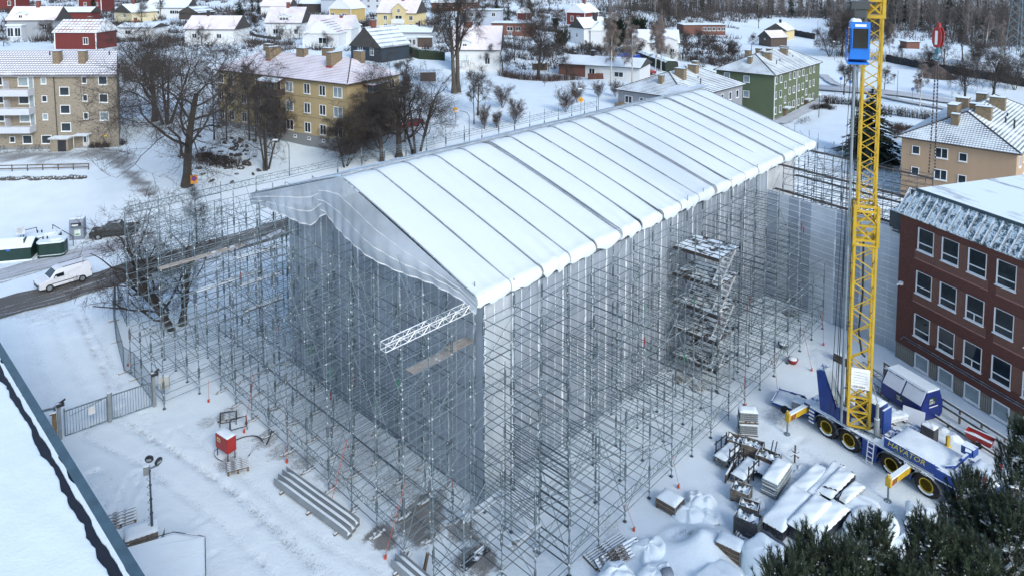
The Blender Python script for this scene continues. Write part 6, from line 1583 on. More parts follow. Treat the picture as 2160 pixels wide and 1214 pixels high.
slab('deck_snow', M_SNOW, (X0 + .05, .05, 1.5), (1.3, Wd - .05, 1.6), CR_, 1); slab('deck_snow', M_SNOW, (2.9, .05, 1.5), (4.3, Wd - .05, 1.58), CR_, 2)
MB().box((3.9, .12, 1.51), (X1, Wd - .12, 2.05)).build('engine_housing', M_CBLUE, CR_); slab('housing_snow', M_SNOW, (3.92, .14, 2.05), (7.0, Wd - .14, 2.19), CR_, 3)
sg = MB().box((3.75, -.06, 1.62), (6.6, 0.06, 2.22)).build('name_board', M_CBLUE, CR_)
MB().box((3.75, -.065, 1.60), (6.6, .03, 1.618)).build('board_edge', M_WHITE, sg)
txt('HAVATOR', .46, mat('letter_yellow', (0.55, 0.50, 0.05), .5, var=.05), sg, (3.95, -.07, 1.84), (math.pi / 2, 0, 0), shear=.25, xs=1.0)
txt('SAFETY FIRST', .15, mat('letter_green', (0.16, 0.25, 0.08), .5, var=.05), sg, (4.35, -.07, 1.68), (math.pi / 2, 0, 0))
MB().box((6.605, -.05, 1.52), (7.7, .11, 2.05)).build('side_panel', M_CBLUE, CR_)
lp = MB().box((4.95, -.055, 1.28), (6.25, -.038, 1.5)).build('maker_plate', M_WHITE, CR_); txt('LIEBHERR', .2, M_DARK, lp, (5.02, -.06, 1.32), (math.pi / 2, 0, 0), xs=1.12)
ld = MB()
for x in (2.82, 3.18): ld.bar((x, -.25, .1), (x, -.08, 1.6), .04, .05)
for k in range(5): ld.bar((2.82, -.24 + k * .03, .3 + k * .28), (3.18, -.24 + k * .03, .3 + k * .28), .04, .04)
ld.build('ladder', M_ALU, CR_)
# driver's cab
cabp = [(7.82, .55), (9.2, .55), (9.75, 1.05), (9.45, 2.3), (7.82, 2.3)]
cb = MB().prismy(cabp, 0.0, Wd).build('driver_cab', M_CBLUE, CR_)
MB().prismy([(8.35, 1.45), (9.2, 1.45), (9.02, 2.12), (8.35, 2.12)], -.012, -.002).build('side_window', M_GLASS, cb)
MB().add([(9.68, .1, 1.25), (9.68, Wd - .1, 1.25), (9.48, Wd - .1, 2.18), (9.48, .1, 2.18)], [(0, 1, 2, 3)]).build('windscreen', M_GLASS, cb)
slab('cab_snow', M_SNOW, (7.85, .02, 2.3), (9.45, Wd - .02, 2.44), CR_, 5)
for k in range(5): MB().box((7.78, -.03, .6 + k * .25), (7.92, -.006, .6 + k * .25 + .24)).build('warning_stripe', M_STR_R if k % 2 else M_STR_W, cb)
for y in (.3, Wd - .2): MB().tube((9.0, y, 2.44), (9.0, y, 2.6), .04).lathe([(.08, 2.6), (.09, 2.7), (.05, 2.78)], 8, c=(9.0, y, 0)).build('beacon', mat('beacon_red', (.6, .05, .03), .3), cb)
MB().box((7.1, -.2, .2), (7.9, .0, .35)).build('front_step', M_MGREY, CR_)
arm = MB().bar((7.3, .5, 2.2), (7.6, 1.6, 2.75), .14, .16).bar((7.6, 1.6, 2.75), (7.35, 2.3, 2.75), .3, .3).bar((7.0, .3, 2.2), (7.4, .6, 2.35), .12, .12).build('folding_arm', M_CBLUE, CR_)
bx = MB().box((7.1, 1.9, 2.5), (7.75, 2.5, 2.95)).build('arm_head', M_CBLUE, CR_)
for (x, y, s_) in ((3.3, .8, .3), (3.6, 1.4, .35), (4.3, 1.9, .45), (3.2, 1.9, .2)): MB().box((x, y, 1.55), (x + s_, y + s_ * .7, 1.55 + s_ * .8)).build('deck_fitting', M_CBLUE, CR_)
MB().bar((1.2, .4, 1.62), (3.3, .5, 1.66), .06, .06).bar((1.2, .25, 1.62), (3.0, .25, 1.6), .05, .05).build('tow_bar', M_GALV, CR_)
MB().box((3.0, 1.0, 1.595), (3.7, 2.2, 1.61)).box((2.9, .5, 1.592), (3.3, .9, 1.606)).build('wet_tarpaulin', mat('grey_brown_tarp', (.30, .29, .28), .7, snow=.3), CR_)
# outriggers
def outrigger(x, y1, foot):
 o = MB().box((x - .14, y1, .95), (x + .14, .2, 1.3)).build('outrigger', M_CYEL, CR_)
 MB().box((x - .13, y1 + .02, 1.302), (x + .13, -.02, 1.38)).build('outrigger_snow', M_SNOW, o)
 for k in range(4):
  y = y1 + k * .13; MB().add([(x - .145, y, .96), (x - .145, y + .1, .96), (x - .145, y + .22, 1.29), (x - .145, y + .12, 1.29)], [(3, 2, 1, 0)], 0).build('hazard_stripe', M_STR_R if k % 2 == 0 else M_DARK, o)
  MB().add([(x + .145, y, .96), (x + .145, y + .1, .96), (x + .145, y + .22, 1.29), (x + .145, y + .12, 1.29)], [(0, 1, 2, 3)], 0).build('hazard_stripe', M_STR_R if k % 2 == 0 else M_DARK, o)
 MB().box((x - .15, y1 - .16, .9), (x + .15, y1 - .003, 1.42)).tube((x, y1 - .08, 1.42), (x, y1 - .08, 1.62), .09).build('jack_housing', M_CYEL, o)
 MB().tube((x, y1 - .08, .08), (x, y1 - .08, .9), .055, n=8).lathe([(.2, .02), (.19, .07), (.06, .12)], 12, c=(x, y1 - .08, 0)).build('jack_foot', M_GALV, o)
outrigger(-1.55, -1.75, 0); outrigger(5.2, -2.05, 0)
MB().box((-1.75, .2, .8), (-1.21, Wd - .2, 1.42)).build('rear_beam_box', M_CBLUE, CR_)
# slewing deck, mast and counter frame
mx, my, mw = 1.62, .72, .58
MB().lathe([(1.05, 1.5), (1.05, 1.68)], 24, c=(mx - .3, 1.2, 0)).build('slew_ring', M_DGREY, CR_)
def box_mast(name, z0, z1, hw, step, rr, xbrace=False, cx=mx, cy=my):
 mb = MB()
 cs = [(-hw, -hw), (hw, -hw), (hw, hw), (-hw, hw)]
 for a, b in cs: mb.bar((cx + a, cy + b, z0), (cx + a, cy + b, z1), rr * 2, rr * 2)
 ms = mb.build(name, M_CYEL, CR_)
 n = max(1, round((z1 - z0) / step))
 for f in range(4):
  (a0, b0), (a1, b1) = cs[f], cs[(f + 1) % 4]; br = MB()
  for k in range(n):
   za = z0 + (z1 - z0) * k / n; zb_ = z0 + (z1 - z0) * (k + 1) / n
   p = (cx + a0, cy + b0); q = (cx + a1, cy + b1)
   if k % 2 == 0 or xbrace: br.tube((*p, za), (*q, zb_), rr * .62, n=5, cap=False)
   if k % 2 == 1 or xbrace: br.tube((*q, za), (*p, zb_), rr * .62, n=5, cap=False)
   if xbrace: br.bar((*p, za), (*q, za), rr * 1.3, rr * 1.6)
  br.build('mast_bracing', M_CYEL, ms)
 return ms
box_mast('mast_base', 1.75, 4.6, .60, .95, .07, True)
box_mast('mast_section', 4.6, 13.3, .60, .80, .065)
jm = box_mast('mast_joint', 13.3, 15.7, .64, 1.2, .085, True)
for z in (13.3, 13.6, 15.4, 15.7):
 MB().box((mx - .7, my - .7, z - .07), (mx + .7, my - .6, z + .07)).box((mx - .7, my + .6, z - .07), (mx + .7, my + .7, z + .07)).box((mx - .7, my - .599, z - .07), (mx - .6, my + .599, z + .07)).box((mx + .6, my - .599, z - .07), (mx + .7, my + .599, z + .07)).build('joint_collar', M_CYEL, jm)
box_mast('mast_section', 15.7, 24.6, .47, .62, .055)
box_mast('mast_section', 24.6, 27.2, .47, .62, .055)
tm = box_mast('mast_head', 27.2, 31.0, .50, 1.0, .09, True)
MB().box((mx - .6, my - .6, 27.1), (mx + .6, my + .6, 27.3)).build('head_collar', M_CYEL, tm)
MB().path([(mx - .75, my, 27.9), (mx - .85, my - .3, 28.6), (mx - .6, my - .3, 29.4)], .05).path([(mx + .7, my, 27.9), (mx + .8, my - .2, 28.6), (mx + .6, my, 29.2)], .05).build('hose_loop', M_BLACKM, tm)
pl = MB().box((mx - .52, my - .70, 4.25), (mx + .52, my - .67, 5.55)).build('load_plate', M_WHITE, CR_)
txt('LIEBHERR', .17, M_DARK, pl, (mx - .47, my - .705, 4.32), (math.pi / 2, 0, 0), xs=1.05)
for k in range(5): MB().bar((mx - .4, my - .705, 5.3 - k * .17), (mx + .38, my - .705, 5.3 - k * .17 - .03 * (k % 2)), .012, .015, up=(0, 1, 0)).build('plate_line', M_DGREY, pl)
MB().path([(mx - .05, my, 13.3), (mx + .02, my, 10), (mx - .12, my + .1, 7.6), (mx + .1, my, 6.2), (mx + .3, my, 6.0)], .06, 8).build('supply_cable', M_BLACKM, CR_)
for i, (dx, dy) in enumerate(((-1.35, -.2), (-1.2, .25), (-1.05, -.25), (-1.55, .1))): MB().tube((mx + dx, my + dy, 1.9), (mx + dx * .55 - .2, my + dy, 27.0), .018, n=4).build('stay_cable', M_BLACKM, CR_)
# blue counter frame leaning at the back, left of the mast
cf = MB().add([(-.55, .15, 1.5), (.75, .15, 1.5), (.75, 1.1, 1.5), (-.55, 1.1, 1.5), (-.95, .2, 4.0), (-.45, .2, 4.2), (-.45, 1.0, 4.2), (-.95, 1.0, 4.0)], [(3, 2, 1, 0), (4, 5, 6, 7), (0, 1, 5, 4), (1, 2, 6, 5), (2, 3, 7, 6), (3, 0, 4, 7)]).build('counter_frame', M_CBLUE, CR_)
for k in range(3): MB().bar((-.62 + k * .36, .18, 4.15 - k * .8), (-1.0 + k * .45, 1.05, 4.15 - k * .8), .12, .1).build('cross_bar', M_CBLUE, cf)
MB().add([(-.42, .25, 4.26), (-.9, .25, 4.06), (-.9, .95, 4.06), (-.42, .95, 4.26), (.80, .25, 1.65), (.80, .95, 1.65)], [(0, 1, 2, 3), (0, 3, 5, 4)]).build('frame_snow', M_SNOW, cf)
MB().tube((.9, .3, 1.6), (-.6, .4, 4.3), .03).tube((1.1, .8, 1.6), (-.7, .8, 4.3), .03).build('tie_rod', M_GALV, cf)
MB().box((.55, .1, 1.52), (1.35, .5, 2.4)).build('winch_box', M_CBLUE, CR_); MB().box((1.0, 1.5, 1.52), (2.6, 2.4, 2.9)).build('machine_house', M_CBLUE, CR_)
MB().box((3.0, 1.0, 1.6), (3.12, 1.9, 3.1)).build('blue_board', M_CBLUE, CR_)
MB().tube((2.95, .55, 1.7), (2.95, .55, 2.7), .16, n=10).tube((2.95, .55, 2.7), (2.95, .55, 3.7), .1, n=8).tube((2.95, .55, 3.7), (2.6, .3, 5.3), .03).build('hydraulic_ram', M_MGREY, CR_)
slab('machine_snow', M_SNOW, (1.0, 1.5, 2.9), (2.6, 2.4, 3.0), CR_, 8)
# lift rail and blue crane cab up the mast
rx, ry = mx - .95, my - .45
MB().tube((rx, ry, 1.7), (rx, ry, 24.3), .075, n=8).build('lift_rail', mat('lift_rail_grey', (.22, .27, .30), .5, .2), CR_)
MB().tube((rx + .2, ry + .2, 1.7), (rx + .2, ry + .2, 24.3), .02, n=4).tube((rx - .25, ry, 1.7), (rx - .2, ry, 20), .016, n=4).build('guide_rope', M_BLACKM, CR_)
for z in range(4, 24, 4): MB().bar((rx, ry, z), (mx - .55, my - .3, z), .05).build('rail_bracket', M_DGREY, CR_)
ccx, ccy, cz0 = rx + .12, ry - .5, 24.55
cc = MB().prismx([(ccy - .55, cz0 + .18), (ccy + .55, cz0 + .0), (ccy + .62, cz0 + 2.35), (ccy - .45, cz0 + 2.35), (ccy - .62, cz0 + 2.0)], ccx - .52, ccx + .52).build('operator_cab', M_BLUEC, CR_)
MB().box((ccx - .40, ccy - .66, cz0 + .85), (ccx + .40, ccy - .622, cz0 + 2.0)).build('front_window', M_GLASS, cc)
MB().box((ccx - .56, ccy - .35, cz0 + .5), (ccx - .522, ccy + .4, cz0 + 2.0)).build('side_window', M_GLASS, cc)
for x in (-.43, .43): MB().bar((ccx + x, ccy - .67, cz0 + .8), (ccx + x, ccy - .67, cz0 + 2.05), .06, .05).build('window_post', M_BLUEC, cc)
MB().box((ccx - .3, ccy - .60, cz0 + 2.1), (ccx + .3, ccy - .54, cz0 + 2.25)).build('roof_lamp', M_WHITE, cc)
slab('cab_roof_snow', M_SNOW, (ccx - .48, ccy - .3, cz0 + 2.36), (ccx + .1, ccy + .6, cz0 + 2.55), cc, 9, n=6)
MB().box((ccx - .62, ccy - .62, cz0 - .12), (ccx + .52, ccy + .62, cz0 - .003)).build('cab_floor', M_BLUEC, cc)
for k in range(5): MB().bar((ccx - .68, ccy - .3, cz0 + .1 + k * .4), (ccx - .68, ccy + .4, cz0 + .1 + k * .4), .03).build('handrail', M_BLUEC, cc)
MB().tube((ccx - .68, ccy - .3, cz0), (ccx - .68, ccy - .3, cz0 + 1.9), .02).tube((ccx - .68, ccy + .4, cz0), (ccx - .68, ccy + .4, cz0 + 1.9), .02).build('handrail_post', M_BLUEC, cc)
# driver seen through the glass is in shade: seat and a yellow-green jacket
MB().box((ccx - .3, ccy - .1, cz0 + .95), (ccx + .25, ccy + .3, cz0 + 1.05)).build('seat', M_DGREY, cc)
mh = MB().box((ccx - .2, ccy - .1, cz0 + 2.6), (ccx + .3, ccy + .5, cz0 + 3.1)).box((ccx - .5, ccy - .2, cz0 + 3.12), (ccx + .5, ccy + .5, cz0 + 3.6)).tube((ccx - .5, ccy + .1, cz0 + 3.3), (ccx - .75, ccy + .1, cz0 + 3.3), .25, n=10).box((ccx + .05, ccy - .1, cz0 + 3.62), (ccx + .45, ccy + .35, cz0 + 4.1)).tube((ccx + .3, ccy + .2, cz0 + 2.4), (ccx + .3, ccy + .2, cz0 + 3.2), .12, n=8).build('hoist_drive', M_DGREY, CR_)
# jib above the frame, trolley, rope and hook block
mc = Vector((w1.x, w1.y, 0)) + Matrix.Rotation(rzC, 3, 'Z') @ Vector((mx, my, 0))
hp = atY(1980, 60, 56.0); tp = atY(1993, 2, 56.0)
inv = Matrix.Rotation(-rzC, 3, 'Z')
e_ = inv @ (Vector((hp.x, hp.y, 0)) - Vector((w1.x, w1.y, 0)))
j0 = Vector((mx, my, 0)); jd = (e_ - j0).normalized(); js = Vector((-jd.y, jd.x, 0)); jl = (e_ - j0).length + 14
jb = MB()
def jp(t, s, z): q = j0 + jd * t + js * s; return (q.x, q.y, z)
for s in (-.5, .5): jb.bar(jp(-2, s, 29.6), jp(jl, s, 29.6), .1, .1)
jb.bar(jp(-2, 0, 30.7), jp(jl, 0, 30.7), .12, .12)
jb = jb.build('jib', M_CYEL, CR_); br = MB(); n = int(jl / 1.1)
for k in range(n):
 t0, t1 = k * 1.1, k * 1.1 + .55
 for s in (-.5, .5): br.tube(jp(t0, s, 29.6), jp(t1, 0, 30.7), .035, n=5, cap=False).tube(jp(t1, 0, 30.7), jp(t1 + .55, s, 29.6), .035, n=5, cap=False)
 br.tube(jp(t0, -.5, 29.6), jp(t0, .5, 29.6), .03, n=4, cap=False)
br.build('jib_bracing', M_CYEL, jb)
tl = (e_ - j0).length; ht = tp.z
MB().add([jp(tl - 1.2, -.3, 29.2), jp(tl + 2.0, -.3, 29.2), jp(tl + .9, -.3, ht + .05), jp(tl - 1.2, .3, 29.2), jp(tl + 2.0, .3, 29.2), jp(tl + .9, .3, ht + .05)], [(0, 2, 1), (3, 4, 5), (0, 1, 4, 3), (1, 2, 5, 4), (2, 0, 3, 5)]).build('trolley', M_CYEL, CR_)
for s, dt in ((-.25, -.25), (.25, .35)): MB().tube(jp(tl + dt, s, ht + .8), jp(tl + dt * .4, s * .5, hp.z + .4), .022, n=5).build('hoist_rope', M_BLACKM, CR_)
MB().box((-1, -1, 0), (1, 1, 1))
hb = thing('hook_block', 'red and white crane hook block hanging on two ropes with chain sling below', 'hook', (hp.x, hp.y, hp.z - 1.6), 0.5)
MB().prismx([(-.35, .5), (-.2, .1), (.2, .1), (.35, .5), (.35, 1.3), (.18, 1.65), (-.18, 1.65), (-.35, 1.3)][::-1], -.22, -.14).prismx([(-.35, .5), (-.2, .1), (.2, .1), (.35, .5), (.35, 1.3), (.18, 1.65), (-.18, 1.65), (-.35, 1.3)][::-1], .14, .22).build('cheek_plate', M_RED, hb)
MB().box((-.24, -.08, .3), (-.221, .12, 1.4)).box((.221, -.12, .3), (.24, .08, 1.4)).build('white_band', M_WHITE, hb)
MB().lathe([(.3, -.08), (.33, 0), (.3, .08)], 16, axis='x', c=(0, 0, .85)).build('sheave', M_DARK, hb)
MB().box((-.1, -.1, 1.65), (.1, .1, 2.05)).build('swivel', M_RED, hb)
hk = MB()
for k in range(9):
 a0 = math.pi * .5 - k * .5; a1 = a0 - .5; hk.tube((0, .25 * math.cos(a0), -.65 + .25 * math.sin(a0)), (0, .25 * math.cos(a1), -.65 + .25 * math.sin(a1)), .07, n=6)
hk.tube((0, 0, .1), (0, 0, -.42), .1, n=8).box((-.14, -.14, -.35), (.14, .14, -.05)).build('hook', mat('hook_teal', (.03, .14, .18), .5, snow=.2), hb)
ch = MB().box((-.12, -.12, -1.35), (.12, .12, -1.0))
for s in (-.16, .16):
 for k in range(32): ch.box((s * (1 + k * .05) - .04, -.04, -1.6 - k * .27), (s * (1 + k * .05) + .04, .04, -1.42 - k * .27))
ch.build('chain_sling', mat('chain_dark', (.06, .045, .045), .6, snow=.3), hb)
for s in (-.25, .25): MB().tube((s, 0, -8), (s, 0, -1.4), .02, n=4).build('sling_rope', M_DARK, hb)
# the slewing part stands turned on the chassis
PHI = math.radians(-20) - rzC
cpt = Vector((mx, my, 0)); cr_ = Matrix.Rotation(PHI, 3, 'Z') @ cpt
for ch_ in CR_.children:
 if ch_.name.split('.')[0] in ('mast_base', 'mast_section', 'mast_joint', 'mast_head', 'load_plate', 'supply_cable', 'stay_cable', 'lift_rail', 'guide_rope', 'rail_bracket', 'operator_cab', 'hoist_drive'):
  ch_.location = cpt - cr_; ch_.rotation_euler = (0, 0, PHI)
# ------------------------------------------------------------------ things standing in the yard and along the street
def P(px, py, z=0.0): return onz(px, py, z)
def span(p, q): d = q - p; return (p.x, p.y, 0), math.atan2(d.y, d.x), Vector((d.x, d.y, 0)).length
def lump(name, label, cat, px, py, L, W, h, rz, m=None, seed=0, group=None, tex=.12, flat=.5, under=None):
 """a rounded snow covered heap"""
 p = P(px, py); r = random.Random(seed); ph = [r.random() * 6 for _ in range(5)]
 o = thing(name, label, cat, (p.x, p.y, 0), rz, group)
 def fn(s, t):
  a = s * 2 * math.pi; rr = math.sin(t * math.pi / 2); k = 1 + tex * (math.sin(a * 3 + ph[0]) + .6 * math.sin(a * 5 + ph[1]))
  q = 1 - rr ** (2 / flat) * 1.0
  sx = math.copysign(abs(math.cos(a)) ** .6, math.cos(a)); sy = math.copysign(abs(math.sin(a)) ** .6, math.sin(a))
  z = h * max(0, q) ** .5 * (1 + tex * math.sin(3 * sx + ph[2]) * math.cos(4 * sy + ph[3])) + .06 * math.sin(sx * rr * 9 + ph[4])
  return (sx * rr * k * L / 2, sy * rr * k * W / 2, z - .05)
 mb = MB().grid(fn, 40, 14)
 mb.build('snow_cover', M_SNOW, o, smooth=True)
 if under: under(o)
 return o
M_TUBEEND = mat('tube_ends', (0.14, 0.16, 0.17), .6, .2, snow=.35, var=.6, vscale=14, sscale=9)
M_TARPB = mat('black_tarpaulin', (0.012, 0.013, 0.02), .45, snow=.15, var=.5)
M_TARPG = mat('grey_tarpaulin', (0.20, 0.24, 0.28), .6, snow=.25, var=.3)
def tube_bundle(name, label, p, q, W, h, snow_h=.14, m=M_GALVD, seed=0, group=None, rnd_=True, dark=False, cat='bundle'):
 """a stack of tubes or boards lying from p to q under a snow cap; tube ends show at both ends"""
 loc, rz, L = span(p, q); o = thing(name, label, cat, loc, rz, group); r = random.Random(seed)
 nx, nz = max(3, int(W / .13)), max(2, int(h / .13))
 tm = MB().tube((0, 0, 0), (1, 0, 0), .055, n=8).mesh('tube', m)
 for k in range(nz):
  for i in range(nx):
   if 0 < i < nx - 1 and k < nz - 1 and rnd_ is False: continue
   inst(tm, 'tube', o, (r.uniform(-.08, .06), -W / 2 + (i + .5) * W / nx, .14 + (k + .5) * (h - .1) / nz), (0, 0, 0), (L + r.uniform(-.05, .1), 1, 1))
 MB().box((L * .2, -W / 2 - .05, 0), (L * .2 + .1, W / 2 + .05, .1)).box((L * .8, -W / 2 - .05, 0), (L * .8 + .1, W / 2 + .05, .1)).build('bearer', M_WOODB, o)
 if dark: MB().box((-.05, -W / 2 - .04, .1), (L + .05, W / 2 + .04, h * .95)).build('dark_cover', M_TARPB, o)
 c = slab('snow_cap', M_SNOW, (-.06, -W / 2 - .05, h + .0), (L + .06, W / 2 + .05, h + snow_h), o, seed, .05, 12)
 return o
# bundles and stacks, near pixel end to far pixel end
tube_bundle('tube_bundle', 'low bundle of steel tubes lying left of the tall panel stack', P(1596, 1008), P(1620, 980), .8, .45, seed=1)
tube_bundle('tube_bundle', 'short snowed bundle right of the panel stack', P(1684, 1030, .5), P(1736, 982, .5), .8, .45, seed=2, dark=True)
tube_bundle('tube_bundle', 'long narrow bundle between two shorter ones by the crane', P(1704, 1056, .5), P(1770, 976, .5), .62, .45, seed=3)
tube_bundle('tube_bundle', 'bundle with dark side nearest the crane wheels', P(1738, 1042, .6), P(1788, 992, .6), .8, .6, seed=4, dark=True)
tube_bundle('steel_beam_stack', 'small grey beam stack nearest the front outrigger', P(1774, 1056, .4), P(1814, 1022, .4), .55, .45, seed=5, m=M_MGREY)
tube_bundle('long_stack', 'longest snow covered stack in the middle of the yard pile', P(1628, 1112, .5), P(1692, 1036, .5), 1.15, .6, .2, seed=6, dark=True)
tube_bundle('long_stack', 'snow covered stack with torn black tarpaulin at its near end', P(1678, 1118, .6), P(1738, 1056, .6), .95, .75, .2, seed=7, dark=True)
tube_bundle('board_stack', 'wide low snowed stack half under the black tarpaulin', P(1712, 1124, .5), P(1774, 1066, .5), .95, .6, .2, seed=8, dark=True)
tube_bundle('tube_bundle', 'small tube bundle left of two, beside the blue waste container', P(1857, 880), P(1885, 874), .55, .4, .1, seed=9, m=M_ALU)
tube_bundle('tube_bundle', 'small tube bundle right of two, beside the blue waste container', P(1872, 892), P(1908, 884), .6, .45, .1, seed=10, m=M_ALU)
tube_bundle('board_stack', 'stack of grey boards at the right behind the near pines', P(1912, 1082, .4), P(1992, 1108, .4), 1.1, .7, .25, seed=11, m=M_TARPG)
tube_bundle('board_stack', 'thin stack of boards below the grey one at the right', P(1912, 1108), P(1950, 1130), .6, .3, .15, seed=12, m=M_TARPG)
tube_bundle('board_stack', 'narrow white stack beneath the wide sheet pile', P(1890, 1165), P(1935, 1130), .5, .35, .12, seed=13)
# torn black tarpaulin
def tarp(name, label, px, py, L, W, h, rz, seed, m=M_TARPB, cat='tarpaulin'):
 p = P(px, py); o = thing(name, label, cat, (p.x, p.y, 0), rz); r = random.Random(seed); ph = [r.random() * 6 for _ in range(4)]
 MB().grid(lambda s, t: ((s - .5) * L + .08 * math.sin(t * 13 + ph[0]), (t - .5) * W + .12 * math.sin(s * 7 + ph[1]) * t, h * (1 - t) + .09 * math.sin(s * 17 + ph[2]) * math.sin(t * 8 + ph[3]) + .03), 24, 10).build('sheet', m, o, smooth=True); return o
tarp('black_tarpaulin', 'crumpled black tarpaulin hanging off the near end of the stack', 1680, 1118, 1.3, .9, .7, rz=-.6, seed=1)
tarp('black_tarpaulin', 'torn black tarpaulin strip draped over the far end of the stack', 1762, 1068, 1.1, .5, .75, rz=.9, seed=2)
tarp('black_tarpaulin', 'folded black tarpaulin tip between the long bundles', 1748, 1052, .7, .35, .8, rz=-.5, seed=3)
# grey deck panels
pq = span(P(1622, 1052), P(1660, 1000)); o = thing('deck_panel_stack', 'tall stack of grey scaffold deck panels with flat snow on top', 'stack', pq[0], pq[1] + .02)
dpm = MB().box((0, -.42, 0), (2.3, .42, .05)).box((0, -.44, 0), (2.3, -.421, .085)).box((0, .421, 0), (2.3, .44, .085)).mesh('deck_panel', M_MGREY)
for k in range(9): inst(dpm, 'deck_panel', o, (rnd.uniform(-.05, .05) + (.1 if k < 4 else 0), rnd.uniform(-.03, .03) + (.06 if k < 4 else 0), .08 + k * .1 + (.08 if k > 3 else 0)))
MB().box((.3, -.4, 0), (.4, .4, .075)).box((1.9, -.4, 0), (2.0, .4, .075)).build('bearer', M_WOODB, o); slab('snow_cap', M_SNOW, (0, -.45, 1.07), (2.3, .45, 1.2), o, 3, .03, 10)
# upright bundles on pallets, two high
o = thing('pallet_stack', 'two strapped pallets of short tubes stacked beside the ladder beam', 'stack', tuple(P(1576, 912)), -.1)
for lv in (0, 1):
 z = lv * .85; MB().box((-.6, -.4, z + .02), (.6, .4, z + .12)).build('pallet_deck', M_WOODB, o)
 for k in range(4):
  for i in range(6): inst(unit_tube(M_TUBEEND, 6), 'tube', o, (-.55, -.32 + i * .125, z + .2 + k * .14), (0, math.pi / 2, 0), (.055, .055, 1.12))
 slab('snow_cap', M_SNOW, (-.58, -.4, z + .73), (.58, .4, z + .82), o, lv, .02, 6)
def crate(name, label, px, py, rz, L=1.2, W=.8, h=.8, m=M_WOOD, fill=True, lid=False, letters=None, rods=0, cat='crate', seed=0):
 p = P(px, py); o = thing(name, label, cat, (p.x, p.y, 0), rz); n = max(2, int(h / .2)); r = random.Random(seed)
 for k in range(n):
  z0, z1 = .1 + k * h / n, .1 + (k + 1) * h / n - .015
  MB().box((-L / 2, -W / 2, z0), (L / 2, -W / 2 + .03, z1)).build('board', m, o); MB().box((-L / 2, W / 2 - .03, z0), (L / 2, W / 2, z1)).build('board', m, o)
  MB().box((-L / 2, -W / 2 + .031, z0), (-L / 2 + .03, W / 2 - .031, z1)).build('board', m, o); MB().box((L / 2 - .03, -W / 2 + .031, z0), (L / 2, W / 2 - .031, z1)).build('board', m, o)
 MB().box((-L / 2, -W / 2, .0), (-L / 2 + .1, W / 2, .09)).box((L / 2 - .1, -W / 2, 0), (L / 2, W / 2, .09)).box((-L / 2 + .03, -W / 2 + .03, .091), (L / 2 - .03, W / 2 - .03, .12)).build('pallet_deck', M_WOODB, o)
 top = h + .1
 for (x, y) in ((-1, -1), (1, -1), (1, 1), (-1, 1)): MB().box((x * (L / 2 + .006) - .02, y * (W / 2 + .006) - .02, .05), (x * (L / 2 + .006) + .02, y * (W / 2 + .006) + .02, top)).build('corner_hinge', M_GALV, o)
 if lid: slab('snow_cap', M_SNOW, (-L / 2 - .01, -W / 2 - .01, top + .0), (L / 2 + .01, W / 2 + .01, top + .16), o, seed, .02, 8)
 elif fill:
  MB().grid(lambda s, t: ((s - .5) * (L - .07), (t - .5) * (W - .07), top - .18 + .1 * math.sin(s * 9 + seed) * math.sin(t * 7 + seed) + .05 * math.sin(s * 23)), 14, 10).build('snow_fill', M_SNOW, o, smooth=True)
  f = MB()
  for _ in range(16):
   a = Vector((r.uniform(-.45, .45) * L, r.uniform(-.45, .45) * W, top - .16)); f.bar(a, a + Vector((r.uniform(-.2, .2), r.uniform(-.2, .2), r.uniform(.03, .12))), .05, .04)
  f.build('scaffold_fittings', M_GALVD, o)
 for _ in range(rods): a = Vector((r.uniform(-.3, .3), r.uniform(-.3, .3), .5)); MB().tube(a, a + Vector((.15, .1, 1.1)), .035).build('rod', M_GALVD, o)
 if letters: txt(letters, .26, M_DARK, o, (-L * .42, -W / 2 - .012, .32), (math.pi / 2, 0, 0), xs=.95)
 return o
crate('fittings_crate', 'open wooden crate of snowy scaffold fittings behind the rod racks', 1552, 948, -.55, 1.1, .8, .7, M_WOODB, seed=1)
crate('fittings_crate', 'weathered crate heaped with snowy fittings and a tilted sheet', 1588, 960, -.5, 1.2, .85, .75, M_WOOD, seed=2)
crate('fittings_crate', 'brown crate with upright rods right of the rod racks', 1620, 985, -.65, 1.25, .9, .75, M_WOODB, rods=2, seed=3)
crate('fittings_crate', 'open crate of fittings standing alone below the tube rack', 1563, 1052, -.55, 1.0, .85, .65, M_WOOD, seed=4)
crate('fittings_crate', 'tall dark grey crate filled with snow', 1577, 1125, -.6, 1.25, .85, .95, mat('dark_grey_wood', (.06, .065, .07), .85, snow=.3, var=.4), seed=5)
crate('lidded_crate', 'brown crate with flat snowy lid and dark lettering on its side', 1540, 1172, -.62, 1.25, .85, .7, M_WOODB, lid=True, seed=6)
crate('pallet_crate', 'flat empty pallet frame behind the brown lidded crate', 1577, 1150, -.62, 1.4, .8, .2, M_WOODB, fill=True, seed=7)
crate('open_crate', 'small dark open crate behind the tall grey crate', 1580, 1080, -.5, 1.0, .7, .45, M_WOODB, seed=8)
crate('lidded_crate', 'low snow topped timber crate near the red ratchet strap', 1413, 1070, -.75, 1.2, 1.0, .5, M_WOODB, lid=True, seed=9)
crate('lidded_crate', 'small snow topped box leaning against the low timber crate', 1423, 1078, -.75, .5, .45, .3, M_WOODB, lid=True, seed=10)
